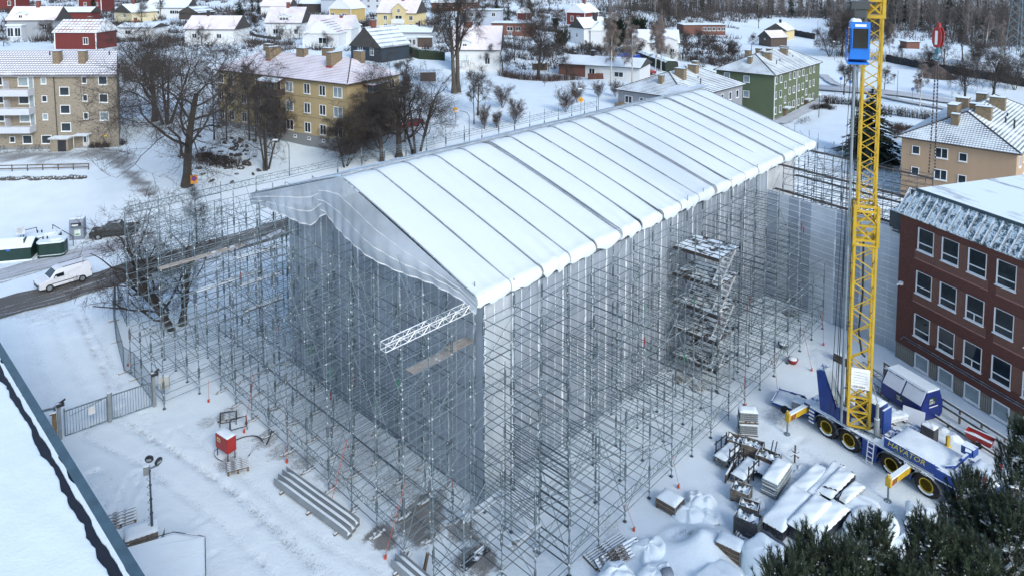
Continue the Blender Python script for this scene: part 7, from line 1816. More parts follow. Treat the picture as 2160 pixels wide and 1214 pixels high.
# tube racks with upright stop posts
def rack(label, px, py, rz, L, W, seed, posts=True):
 p = P(px, py); o = thing('tube_rack', label, 'rack', (p.x, p.y, 0), rz); r = random.Random(seed)
 tm = MB().tube((0, 0, 0), (1, 0, 0), .05, n=7).mesh('tube', M_TUBEEND)
 for i in range(9):
  for k in range(3): inst(tm, 'tube', o, (-L / 2 + r.uniform(-.1, .1), -W / 2 + .05 + i * W / 9, .25 + k * .11), (0, 0, 0), (L, 1, 1))
 slab('snow_cap', M_SNOW, (-L / 2, -W / 2, .55), (L / 2, W / 2, .68), o, seed, .04, 8)
 for s in (-1, 1):
  f = MB()
  for x in (-L * .3, 0, L * .3): f.bar((x, s * (W / 2 + .06), 0), (x, s * (W / 2 + .06), 1.25), .06, .06)
  f.bar((-L * .36, s * (W / 2 + .1), 1.05), (L * .36, s * (W / 2 + .1), 1.05), .05, .05).bar((-L * .36, s * (W / 2 + .1), .5), (L * .36, s * (W / 2 + .1), .5), .05, .05)
  f.build('stop_frame', M_BLACKM, o)
 MB().box((-L * .35, -W / 2 - .1, .02), (-L * .35 + .1, W / 2 + .1, .19)).box((L * .3, -W / 2 - .1, .02), (L * .3 + .1, W / 2 + .1, .19)).build('bearer', M_WOODB, o)
 return o
rack('rack of tubes with black stop posts beside the ladder beam', 1535, 968, .75, 2.0, .8, 1)
rack('second rack of tubes with black posts in front of the brown crate', 1573, 1005, .78, 2.1, .85, 2)
MB_ = tag(MB().box((-.9, -.04, 0), (.9, .04, .55)).box((-.9, -.041, .56), (.9, .041, .62), 1).build('timber_board', [M_WOODB, M_SNOW], loc=tuple(P(1540, 1000)), rot=(.1, 0, .95)), 'upright brown board between the two tube racks', 'board')
# snow covered heaps
lump('snow_heap', 'snow covered heap of sacks behind the low timber crate', 'heap', 1478, 1060, 1.6, 1.2, .5, -.4, seed=1)
lump('snow_heap', 'snow covered coil and net right of the low timber crate', 'heap', 1455, 1085, 1.7, 1.3, .45, .5, seed=2)
lump('snow_heap', 'flat snowed net spreading to the tall crate', 'heap', 1500, 1088, 1.8, 1.0, .22, -.3, seed=3)
lump('snow_heap', 'rounded snow covered heap near the leaning pallets', 'heap', 1368, 1165, 1.9, 1.4, .5, .5, seed=4)
lump('big_bag', 'large snow covered bag at the bottom below the leaning pallets', 'bag', 1303, 1225, 2.0, 1.5, .75, .2, seed=5, flat=.7)
lump('snow_heap', 'snowy mound with grey drum at the bottom edge', 'heap', 1385, 1215, 1.8, 1.2, .5, .2, seed=6)
o = thing('grey_drum', 'grey drum lying half snowed in at the bottom edge', 'drum', tuple(P(1405, 1212, .25)), .3); MB().lathe([(.3, -.3), (.32, 0), (.3, .3)], 18, axis='x').build('shell', M_TARPG, o, smooth=True); MB().lathe([(.31, -.25), (.315, -.2)], 18, axis='x').build('band', M_GALV, o)
lump('snow_heap', 'low snow covered oblong heap by the blue waste container', 'heap', 1995, 915, 2.0, .9, .3, -.9, seed=7)
lump('snow_heap', 'snow covered heap below the panel stack', 'heap', 1592, 1068, 1.2, 1.0, .3, .2, seed=8)
lump('sheet_pile', 'broad flat sheet pile deep under snow behind the near pines', 'stack', 1838, 1128, 3.2, 2.5, .8, .78, seed=9, flat=.25, tex=.04)
lump('sheet_pile', 'lower step of the broad snowed pile toward the crane', 'stack', 1815, 1082, 2.6, 1.8, .45, .78, seed=10, flat=.2, tex=.03)
lump('covered_stack', 'square stack under grey sheeting and thick snow beside the lidded crate', 'stack', 1613, 1195, 2.3, 2.1, 1.1, .62, seed=11, flat=.22, tex=.03, under=lambda o: MB().grid(lambda s, t: (1.17 - .04 * math.sin(t * 9), -1.05 + 2.1 * s, .9 * t + .05 * math.sin(s * 19)), 20, 6).grid(lambda s, t: (-1.15 + 2.3 * s, -1.09 + .05 * math.sin(s * 17), .95 * t), 20, 6).build('grey_sheeting', M_TARPG, o))
lump('covered_stack', 'flat snow covered stack touching the bottom edge', 'stack', 1515, 1232, 2.6, 1.8, .45, .62, seed=12, flat=.15, tex=.02)
lump('covered_stack', 'snow topped pale box behind the slim pines', 'stack', 1722, 1165, 1.4, 1.1, .7, .75, seed=13, flat=.15, tex=.02)
lump('snow_heap', 'snowed board lying beside the short bundle', 'board', 1690, 1000, 1.6, .9, .14, .8, seed=14, flat=.2)
# leaning pallets like ladders
def pallet(name, label, px, py, rz, z=0.0, tilt=0.0, L=1.2, W=.8, m=M_WOOD, cat='pallet', group=None, n=5, levels=1):
 p = P(px, py, z); o = thing(name, label, cat, (p.x, p.y, z), rz, group)
 R_ = Matrix.Rotation(tilt, 3, 'X')
 for lv in range(levels):
  zz = lv * .15
  sm = MB().box((-L / 2, -.05, .115), (L / 2, .05, .14)).mesh('slat', m)
  for k in range(n):
   y = -W / 2 + .05 + k * (W - .1) / (n - 1); q = R_ @ Vector((0, y, zz)); inst(sm, 'slat', o, tuple(q), (tilt, 0, 0))
  bm_ = MB()
  for x in (-L / 2 + .05, 0, L / 2 - .05): bm_.box((x - .05, -W / 2, .0), (x + .05, W / 2, .11))
  q = R_ @ Vector((0, 0, zz)); bm_.build('bearer', m, o, loc=tuple(q), rot=(tilt, 0, 0))
 return o
pallet('pallet', 'snow covered slatted pallet lying flat at the bottom, farther one', 1283, 1163, .62, L=2.6, W=1.0, n=7, m=M_WOODB)
pallet('pallet', 'slatted ladder frame leaning on the flat pallet, nearer one', 1305, 1172, .58, .15, .5, L=2.8, W=.7, n=5, m=M_WOODB)
pallet('pallet', 'stacked pair of wooden pallets beside the red power cabinet', 502, 988, .42, levels=2, L=1.2, W=.9, n=6, m=M_WOODB)
pallet('pallet', 'snowy pallet next to the dark roof gutter', 255, 1100, .5, L=1.5, W=1.1, n=5, m=M_WOODB, levels=2)
pallet('pallet', 'snow filled pallet near the scaffold feet', 478, 880, .35, L=1.1, W=.8, m=M_WOODB)
pallet('pallet', 'small pallet under the stair tower, left one', 1440, 800, .3, m=M_WOOD); pallet('pallet', 'small pallet under the stair tower, right one', 1475, 818, .3, m=M_WOODB)
pallet('pallet', 'snowy pallet before the black open container', 1668, 662, .2)
# steel channel beams
def beams(name, label, p, q, n, seed, flip=1):
 loc, rz, L = span(p, q); o = thing(name, label, 'steel beams', loc, rz)
 bm_ = MB().box((0, -.16, 0), (L, -.14, .42)).box((0, -.139, 0), (L, .139, .02)).box((0, .14, 0), (L, .16, .42)).mesh('channel_beam', mat('zinc_beam', (.27, .30, .32), .5, .2, snow=0, var=.15))
 for k in range(n):
  b_ = inst(bm_, 'channel_beam', o, ((k - 1) * .25 * 0 - k * .12, flip * k * .36, .12)); slab('channel_snow', M_SNOW, (.03, -.135, .16), (L - .03, .135, .34), b_, seed + k, .015, 8)
 bb = MB().box((0, -.35, 0), (.12, n * .36, .115)).mesh('bearer', M_WOODB)
 for t in (.12, .5, .86): inst(bb, 'bearer', o, (L * t, 0, 0))
 return o
beams('channel_beam_stack', 'three long galvanised channel beams filled with snow on bearers', P(583, 1022), P(738, 1138), 3, 1)
beams('channel_beam_stack', 'pair of channel beams reaching out of the bottom edge', P(830, 1195), P(920, 1275), 2, 5)
o = thing('timber_trestle', 'bent brown timber post standing in snow at the bottom edge', 'post', tuple(P(893, 1212)), .3); MB().bar((0, 0, 0), (.25, .05, 1.1), .13, .13).build('post', M_WOODB, o); MB().bar((.25, .05, 1.1), (.9, .2, .1), .05).build('strut', M_GALV, o)
# red power cabinet
pc = P(477, 962); o = thing('power_cabinet', 'red electrical cabinet on thin legs with snow on top', 'cabinet', (pc.x, pc.y, 0), -.62)
MB().box((-.62, -.28, .55), (.62, .32, 1.5)).build('cabinet_box', M_RED, o)
MB().box((-.60, -.305, .6), (.60, -.282, 1.45)).build('door', M_RED, o)
lab = MB().box((-.42, -.318, 1.05), (-.08, -.306, 1.3)).build('label_plate', mat('cream_label', (.6, .5, .22), .5), o); MB().box((-.36, -.322, 1.15), (-.14, -.319, 1.2)).build('label_text', M_DARK, lab)
slab('snow_cap', M_SNOW, (-.65, -.3, 1.5), (.65, .34, 1.58), o, 2, .015, 6)
for x in (-.55, .55):
 for y in (-.22, .26): MB().bar((x, y, 0), (x, y, .55), .04).build('leg', M_BLACKM, o)
def hose(label, pts, r=.03, name='cable'):
 pp_ = [P(x, y, z) for x, y, z in pts]; Q = pp_
 for _ in range(2):
  N_ = [Q[0]]
  for a, b in zip(Q[:-1], Q[1:]): N_ += [a.lerp(b, .25), a.lerp(b, .75)]
  Q = N_ + [pp_[-1]]
 mb = MB(); o0 = Q[0]; mb.path([q - o0 for q in Q], r, 6)
 return tag(mb.build(name, M_BLACKM, loc=tuple(o0)), label, 'cable')
hose('black cable looping over the snow behind the red cabinet', [(495, 928, .1), (520, 918, .06), (545, 918, .12), (556, 932, .04)], .035); hose('thick black hose arching beside the scaffold feet', [(562, 936, .04), (570, 920, .2), (573, 908, .5)], .045)
hose('tangled thin cable right of the red cabinet', [(520, 965, .03), (530, 955, .05), (522, 962, .03), (534, 948, .04)], .015); hose('coiled cable hanging left of the red cabinet', [(460, 945, .4), (450, 950, .2), (455, 965, .05), (470, 972, .03)], .02)
def trestle(label, px, py, rz):
 o = thing('steel_trestle', label, 'trestle', tuple(P(px, py)), rz); f = MB()
 for x in (-.5, .5):
  for y in (-.3, .3): f.bar((x, y, 0), (x, y * .4, .8), .05)
  f.bar((x, -.3, .2), (x, .3, .2), .04)
 f.bar((-.55, 0, .8), (.55, 0, .8), .06).bar((-.5, -.25, .25), (.5, -.25, .25), .04); f.build('trestle_frame', M_BLACKM, o); return o
trestle('small black steel trestle between pallet and red cabinet', 482, 892, .3); trestle('black steel frame beside the orange strap winch', 503, 905, .5)
# ratchet straps from the scaffold down to the ground
def strap(label, top, bot, zt, dark=False):
 b_ = P(*bot); r0 = ray(*top); t_ = (zt - CAM_H) / r0[2]; a = Vector((r0[0] * t_, r0[1] * t_, zt))
 o = thing('ratchet_strap', label, 'strap', (b_.x, b_.y, 0), 0, 'orange straps tying the scaffold down')
 ms = mat('strap_orange', (.50, .10, .05), .7, var=.2); MB().bar((0, 0, .25), tuple(a - b_), .035, .012).build('webbing', ms, o)
 MB().box((-.06, -.05, .0), (.06, .05, .15)).tube((-.07, 0, .15), (.08, .03, .24), .03).build('anchor_hook', mat('anchor_orange', (.50, .08, .03), .6, snow=.2), o)
for lab, top, bot, zt in [('orange strap left of the trestles at the gate corner', (440, 800), (440, 848), 1.8), ('orange strap ending beside the black steel frame', (537, 790), (515, 912), 4.2), ('orange strap behind the channel beams, left one', (608, 905), (605, 975), 2.0), ('orange strap ending beside the channel beams', (732, 925), (699, 1066), 4.8),
        ('long orange strap in front of the corner standards', (855, 1018), (813, 1178), 4.8), ('orange strap at the far left scaffold corner', (278, 690), (270, 772), 3.0), ('thin red strap on the long side, nearest the bottom', (1320, 1060), (1337, 1120), 1.8), ('thin red strap near the low timber crate', (1418, 960), (1431, 1028), 2.0),
        ('thin red strap above the stacked pallets', (1568, 762), (1573, 858), 3.4), ('thin red strap left of the rear outrigger', (1632, 740), (1640, 832), 3.2), ('red strap in the yard left of the crane mast', (1693, 690), (1712, 782), 3.5), ('red strap near the sheeted wing foot', (1735, 655), (1737, 728), 2.8)]: strap(lab, top, bot, zt)
# light mast
pl_ = P(322, 1140); o = thing('light_mast', 'slender telescopic light mast with two black floodlights', 'light mast', (pl_.x, pl_.y, 0), .2)
for k in range(5): MB().tube((0, 0, k * .78), (0, 0, (k + 1) * .78 + .03), .075 - k * .009, n=8).build('mast_section', M_GALVD, o); MB().lathe([(.1 - k * .009, -.03), (.1 - k * .009, .03)], 8, c=(0, 0, (k + 1) * .78)).build('collar', M_GALVD, o)
sp = MB()
for k in range(60): a = k * .9; sp.tube((.07 * math.cos(a) - .1, .07 * math.sin(a), .3 + k * .06), (.07 * math.cos(a + .9) - .1, .07 * math.sin(a + .9), .3 + (k + 1) * .06), .01, n=4, cap=False)
sp.build('coiled_cable', M_BLACKM, o)
MB().box((-.28, -.12, 3.75), (-.02, .1, 4.2)).build('switch_box', M_MGREY, o); MB().bar((-.1, 0, 4.0), (.4, .1, 4.1), .08).build('cross_arm', M_GALV, o)
for x, y, z, a in ((.0, 0, 4.55, 0), (.42, .1, 4.3, .9)):
 f = MB().lathe([(.12, -.06), (.2, -.05), (.22, 0), (.2, .06), (.1, .09)], 14, axis='y').build('floodlight', M_BLACKM, o, loc=(x, y, z), rot=(.2, 0, a)); MB().box((-.12, -.075, -.07), (.12, -.065, .07)).build('lamp_glass', M_GLASSL, f)
MB().box((-.5, -.4, 0), (.5, .4, .35)).build('base', M_MGREY, o)
# low shed roof at the bottom
sa, sb_, sc_ = P(275, 1150, 2.4), P(366, 1124, 2.4), P(428, 1149, 2.4); dx = (sb_ - sa).normalized(); o = thing('site_hut', 'low site hut with panelled snowy roof at the bottom left', 'hut', (sa.x, sa.y, 0), math.atan2(dx.y, dx.x))
Ls = (sb_ - sa).length
MB().prism([(-.2, -6), (Ls + 1.4, -6), (Ls + 1.35, -.9), (Ls, .0), (-.2, .0)], 0, 2.2).build('wall', M_GREY, o)
MB().prism([(-.3, -6.1), (Ls + 1.5, -6.1), (Ls + 1.45, -.88), (Ls + .02, .08), (-.3, .08)], 2.21, 2.3).build('roof', M_MGREY, o)
for k in range(4): MB().prism([(-.3 + k * .0, -6.05 + k * 1.45), (Ls + 1.42, -6.05 + k * 1.45), (Ls + 1.42, -4.63 + k * 1.45) if k < 3 else (Ls + 1.38, -.85), (-.28, -4.63 + k * 1.45) if k < 3 else (-.28, -.3)], 2.303, 2.42).build('roof_snow_panel', M_SNOW, o)
MB().path([(Ls + 1.46, -6, 2.45), (Ls + 1.42, -.88, 2.45), (Ls, .05, 2.45), (-.2, .05, 2.45)], .02, 5).build('edge_rope', M_BLACKM, o)
o = thing('board_box', 'snow topped timber box beside the light mast', 'box', tuple(P(300, 1145)), .5); MB().box((-.75, -.5, 0), (.75, .5, .75)).build('side_boards', M_WOOD, o); slab('snow_cap', M_SNOW, (-.78, -.53, .75), (.78, .53, .86), o, 4, .02)
o = thing('board_box', 'low snowed planks between pallet and timber box', 'planks', tuple(P(283, 1125)), .5)
for k in range(4): MB().box((-.9, -.5 + k * .25, 0), (.9 - k * .1, -.3 + k * .25, .18 + .1 * (k % 2))).build('plank', M_WOOD, o)
slab('snow_cap', M_SNOW, (-.85, -.5, .26), (.7, .4, .34), o, 4, .03)
# gate and posts
g0, g1, g2 = P(137, 922), P(232, 888), P(326, 856)
def gate(label, a, b):
 loc, rz, L = span(a, b); o = thing('barred_gate', label, 'gate', loc, rz, 'leaves of the barred yard gate'); Hh = 1.75
 MB().bar((0, 0, .12), (L, 0, .12), .06, .06).bar((0, 0, Hh), (L, 0, Hh), .07, .07).bar((.03, 0, .1), (.03, 0, Hh + .2), .08, .08).bar((L - .03, 0, .1), (L - .03, 0, Hh), .06, .06).build('gate_frame', M_GALV, o)
 n = int(L / .16); bm_ = MB().bar((0, 0, .15), (0, 0, Hh - .04), .03, .03).mesh('bar', M_GALV)
 for k in range(1, n): inst(bm_, 'bar', o, (k * L / n, 0, 0))
 return o, L
ga, L1 = gate('left leaf of the barred steel gate', g0, g1 - (g1 - g0).normalized() * .12); gb, L2 = gate('right leaf of the barred steel gate', g1 + (g2 - g1).normalized() * .12, g2 - (g2 - g1).normalized() * .15)
MB().box((1.35, -.03, .95), (1.75, -.02, 1.45)).build('notice', mat('notice_paper', (.6, .62, .62), .6), ga); MB().bar((.3, -.05, 1.35), (2.2, -.05, 1.72), .03).build('brace', M_GALV, ga)
for pp_, lab, cap in ((g0 - (g1 - g0).normalized() * .25, 'left gate post carrying a small lamp', True), (g1, 'middle gate post between the two leaves', False), (g2, 'right gate post with control box and lamp', True)):
 o = thing('gate_post', lab, 'post', (pp_.x, pp_.y, 0), rz := math.atan2((g1 - g0).y, (g1 - g0).x)); MB().box((-.1, -.1, 0), (.1, .1, 2.2 if cap else 2.0)).build('post', M_MGREY, o)
 if cap: MB().box((-.14, -.16, 2.2), (.3, .14, 2.42)).bar((.1, 0, 2.42), (.35, -.1, 2.6), .1).build('lamp_head', M_BLACKM, o)
o = thing('control_box', 'grey electric box behind the right gate post', 'box', (g2.x + .55, g2.y + .3, 0), .2); MB().box((-.3, -.12, 1.1), (.35, .12, 2.0)).build('box_body', mat('pale_grey_box', (.42, .43, .4), .6, snow=.5), o); MB().bar((0, 0, 0), (0, 0, 1.1), .06).build('leg', M_GALV, o)
gw = P(112, 930); loc, rz, L = span(gw, g0 - (g1 - g0).normalized() * .4); o = thing('board_fence', 'brown osb board fence left of the gate with snow on its top rail', 'fence', loc, rz); MB().box((0, -.02, .1), (L, .02, 1.75)).build('board', mat('osb_board', (.20, .14, .07), .9, var=.45, vscale=9), o); MB().box((-.1, -.06, 1.76), (L, .06, 1.86)).build('top_rail', M_WOODB, o); MB().box((-.12, -.08, 1.863), (L, .08, 1.93)).build('rail_snow', M_SNOW, o)
o = thing('mesh_gate', 'grey mesh gate half hidden by the dark roof gutter', 'gate', tuple(P(95, 925)), rz); MB().bar((-.5, 0, .1), (.6, 0, .1), .05).bar((-.5, 0, 1.9), (.6, 0, 1.9), .12).bar((.6, 0, 0), (.6, 0, 2.0), .12).build('gate_frame', M_GALV, o)
# mobile mesh fence panels
mm_ = MB();
for k in range(24): mm_.tube((k * 3.4 / 23, 0, .25), (k * 3.4 / 23, 0, 1.95), .006, n=3, cap=False)
for k in range(9): mm_.tube((0, 0, .3 + k * .2), (3.4, 0, .3 + k * .2), .006, n=3, cap=False)
mesh_w = mm_.mesh('wire_mesh', M_GALV); fr_ = MB().path([(0, 0, .1), (0, 0, 2.0), (3.4, 0, 2.0), (3.4, 0, .1)], .022).path([(0, 0, .22), (3.4, 0, .22)], .02).mesh('panel_frame', M_GALVD); ft = MB().box((-.12, -.4, 0), (.12, .4, .12)).mesh('panel_foot', M_CONC)
for i, (a, b, lab) in enumerate([((240, 676), (246, 722), 'first mesh fence panel from the street tree'), ((246, 722), (262, 785), 'second mesh fence panel from the street tree'), ((262, 785), (285, 800), 'mesh fence panel at the bend beside the scaffold corner'), ((285, 800), (322, 850), 'mesh fence panel nearest the gate'), ((245, 640), (242, 676), 'farthest mesh fence panel, behind the street tree'), ((250, 650), (268, 690), 'slanting spare mesh panel leaning near the tree')]):
 loc, rz, L = span(P(*a), P(*b)); o = thing('mesh_fence_panel', lab, 'fence panel', loc, rz, 'mobile mesh fence panels'); s = L / 3.4
 inst(fr_, 'panel_frame', o, scale=(s, 1, 1)); inst(mesh_w, 'wire_mesh', o, scale=(s, 1, 1)); inst(ft, 'panel_foot', o)
# railing along the school
fa, fb = P(1865, 790), P(2170, 985)
def rail_fence(label, a, b, zs, n, m=M_WOOD, snow=True, ph=1.0, name='rail_fence', gz=False):
 L3 = b - a; L = math.hypot(L3.x, L3.y); za, zb_ = (H(a.x, a.y), H(b.x, b.y)) if gz else (0, 0); o = thing(name, label, 'fence', (a.x, a.y, za), math.atan2(L3.y, L3.x)); dz = zb_ - za
 for k in range(n + 1): x = L * k / n; z = dz * k / n; MB().box((x - .05, -.05, z - .1), (x + .05, .05, z + ph)).build('post', m, o)
 for z in zs:
  MB().bar((0, -.07, z), (L, -.07, z + dz), .045, .14).build('rail', m, o)
  if snow: MB().bar((0, -.07, z + .095), (L, -.07, z + dz + .095), .06, .04).build('rail_snow', M_SNOW, o)
 return o
rail_fence('timber rail fence with snowy rails along the school wall', fa, fb, (.95, .5), 7, M_WOOD)
rail_fence('lower timber kerb rail in front of the school fence', P(1905, 838), P(2170, 1010), (.22,), 5, M_WOODB, ph=.35)
rail_fence('weathered two rail fence across the left snow field', G(-40, 363), G(187, 358), (.85, .4), 7, M_WOODB, False, .95, gz=True)
# blue waste container
q0, q1 = P(1880, 818), P(1957, 893); d_ = Vector((1.155, -2.9, 0)).normalized(); e0_ = P(1943, 893) - d_ * 3.15
o = thing('waste_container', 'dark blue waste press container with snow on its sloping lids', 'container', (e0_.x, e0_.y, 0), math.atan2(d_.y, d_.x))
MB().prismx([(0, .35), (.25, .1), (1.7, .1), (1.95, .35), (1.95, 1.15), (1.62, 2.0), (.5, 2.0), (0, 1.15)], 0, 3.15).build('body', mat('container_blue', (.008, .022, .16), .45, var=.25), o)
MB().prismx([(.49, 2.003), (1.63, 2.003), (1.6, 2.12), (.55, 2.12)], .02, 3.13).build('roof_snow', M_SNOW, o)
for x0 in (.12, 1.65): ls = MB().add([(x0, -.03, 1.19), (x0 + 1.4, -.03, 1.19), (x0 + 1.4, .46, 2.0), (x0, .46, 2.0), (x0, .0, 1.16), (x0 + 1.4, 0, 1.16), (x0 + 1.4, .5, 1.98), (x0, .5, 1.98)], [(0, 1, 2, 3), (0, 4, 5, 1), (1, 5, 6, 2), (3, 2, 6, 7), (0, 3, 7, 4)]).build('side_lid', mat('snowed_lid', (.66, .70, .74), .7, var=.08), o); MB().bar((x0 + .1, .44, 2.0), (x0 + 1.3, .44, 2.0), .03, .03).build('hinge', M_BLACKM, ls)
lg = MB().box((3.153, .62, 1.15), (3.165, 1.28, 1.6)).build('logo_plate', mat('logo_dark_green', (.02, .05, .03), .5), o); txt('PRE', .2, M_WHITE, lg, (3.17, .68, 1.38), (math.pi / 2, 0, math.pi / 2)); txt('ZERO', .2, M_WHITE, lg, (3.17, .66, 1.19), (math.pi / 2, 0, math.pi / 2));
lg2 = MB().box((1.2, -.012, .62), (1.8, -.003, 1.02)).build('logo_plate', MATS['logo_dark_green'], o); txt('PRE', .17, M_WHITE, lg2, (1.25, -.02, .83), (math.pi / 2, 0, 0)); txt('ZERO', .17, M_WHITE, lg2, (1.25, -.02, .66), (math.pi / 2, 0, 0))
MB().box((3.153, .7, .92), (3.16, 1.5, .98)).build('address_line', M_WHITE, o); MB().bar((-.03, -.02, .1), (-.03, .4, 1.9), .06).bar((-.03, 1.95, .1), (-.03, 1.6, 1.9), .06).build('end_frame', mat('rust_brown', (.18, .08, .04), .8), o)
# snowed board leaning, rear flatbed, red trailer, little things
o = tag(MB().box((-.65, -.06, 0), (.65, .06, .95)).build('leaning_panel', mat('snowed_panel', (.62, .68, .74), .7, var=.06), loc=tuple(P(1925, 893)), rot=(-.35, 0, -.7)), 'white snowed panel leaning in front of the waste container', 'panel')
fl0, fl1 = P(1645, 868), P(1715, 850); loc, rz, L = span(P(1672, 882), P(1722, 858)); o = thing('flat_trailer', 'low flatbed with grey ballast block behind the crane', 'trailer', tuple(P(1680, 862)), rzC + .35)
MB().box((-1.4, -.9, .3), (1.0, .9, .45)).build('bed', M_CBLUE, o); slab('bed_snow', M_SNOW, (-1.38, -.88, .45), (.98, .88, .54), o, 5); MB().box((-.1, -.85, .5), (1.0, -.1, .95)).build('ballast_block', M_MGREY, o); slab('ballast_snow', M_SNOW, (-.1, -.85, .95), (1.0, -.1, 1.03), o, 6)
MB().bar((-1.4, -.9, .5), (-1.4, .9, .62), .08).bar((-1.4, .9, .5), (.3, .9, .6), .08).build('side_rail', M_CBLUE, o)
wl = MB().lathe([(.1, -.08), (.26, -.08), (.26, .08), (.1, .08)], 14, axis='y').mesh('wheel', M_TYRE)
for x in (-.5, .2): inst(wl, 'wheel', o, (x, -.95, .26)); inst(wl, 'wheel', o, (x, .95, .26))
o = thing('tipping_trailer', 'small red garden trailer with snow on its tailgate', 'trailer', tuple(P(2066, 938)), rzC + .12); o.scale = (.72, .72, .72)
MB().add([(-.9, -.35, .4), (.9, -.35, .35), (.9, .35, .35), (-.9, .35, .4), (-1.05, -.52, 1.0), (1.05, -.52, .95), (1.05, .52, .95), (-1.05, .52, 1.0)], [(3, 2, 1, 0), (0, 1, 5, 4), (1, 2, 6, 5), (2, 3, 7, 6), (3, 0, 4, 7)]).build('tub', M_RED, o)
MB().bar((-1.05, -.52, 1.03), (1.05, -.52, .98), .14, .07).bar((-1.05, .52, 1.03), (1.05, .52, .98), .1, .06).build('rim_snow', M_SNOW, o); MB().grid(lambda s, t: (-.95 + 1.9 * s, -.42 + .84 * t, .62 + .05 * math.sin(s * 7)), 8, 4).build('tub_snow', M_SNOW, o); inst(wl, 'wheel', o, (.1, -.55, .26)); inst(wl, 'wheel', o, (.1, .55, .26)); MB().bar((1.0, 0, .4), (1.7, 0, .35), .06).build('drawbar', M_BLACKM, o)
tag(MB().box((-.09, -.09, 0), (.09, .09, .65)).lathe([(.2, 0), (.15, .08)], 10).build('yellow_bollard', M_CYEL, loc=tuple(P(1999, 940))), 'short yellow jack post standing in the snow behind the crane', 'post')
o = thing('snowed_machine', 'small snow plastered machine behind the crane deck', 'machine', tuple(P(1960, 925)), rzC); MB().box((-.4, -.3, 0), (.4, .3, .9)).build('engine_block', mat('machine_clutter', (.05, .05, .055), .6, snow=.62, var=.5, vscale=5, sscale=5), o); MB().box((-1.1, -.35, 0), (-.45, .35, .35)).build('blue_plate', M_CBLUE, o); slab('snow_cap', M_SNOW, (-.42, -.32, .9), (.42, .32, 1.02), o, 5)
for lab, px, py, c in (('red tub half filled with snow beside a standard', 1672, 765, M_RED), ('dark tub full of snow beside the ladder beam', 1652, 733, M_BLACKM)):
 o = thing('tub', lab, 'tub', tuple(P(px, py)), 0); MB().lathe([(.25, 0), (.4, .32), (.42, .34)], 16).build('tub_shell', c, o, smooth=True); MB().lathe([(.37, .28), (.3, .4), (.1, .45)], 14).build('snow', M_SNOW, o, smooth=True)
o = thing('open_container', 'black open container with snow on its roof behind the scaffold', 'container', tuple(P(1690, 650)), math.atan2(-1.08, 1.17)); MB().box((-.9, 0, .15), (.9, 1.3, 1.25)).build('body', M_BLACKM, o); slab('roof_snow', M_SNOW, (-.9, 0, 1.25), (.9, 1.3, 1.4), o, 4); MB().box((-.95, -.5, 0), (.95, -.02, .12)).build('step', M_MGREY, o)
o = thing('timber_pile', 'pile of squared timbers right of the hall, behind the crane ropes', 'timber', tuple(P(1778, 765)), -1.0)
for k in range(5):
 for i in range(3): MB().box((-.6, -.3 + i * .2, k * .13), (.6, -.12 + i * .2, k * .13 + .11)).build('timber', M_WOODB, o)
slab('snow_cap', M_SNOW, (-.6, -.32, .64), (.6, .3, .72), o, 5)
for i, (a, b, lab) in enumerate([((1810, 770), (1890, 830), 'flat aluminium ladder section lying before the school, left one'), ((1800, 790), (1875, 850), 'flat aluminium ladder section lying before the school, right one')]):
 loc, rz, L = span(P(*a), P(*b)); tag(lattice(L, .45, .03, .5).build('lattice_beam', M_GALVD, loc=(loc[0], loc[1], .12), rot=(-1.3, 0, rz)), lab, 'ladder beam')
o = thing('stake_cross', 'wooden stake with nailed boards in front of the long bundles', 'stake', tuple(P(1676, 975)), .4); MB().bar((0, 0, 0), (.08, .05, 1.1), .07).build('stake', M_WOODB, o); MB().bar((-.35, 0, .55), (.35, .05, .6), .1, .05).bar((0, -.3, .5), (.1, .3, .62), .1, .05).build('cross_boards', M_WOOD, o)
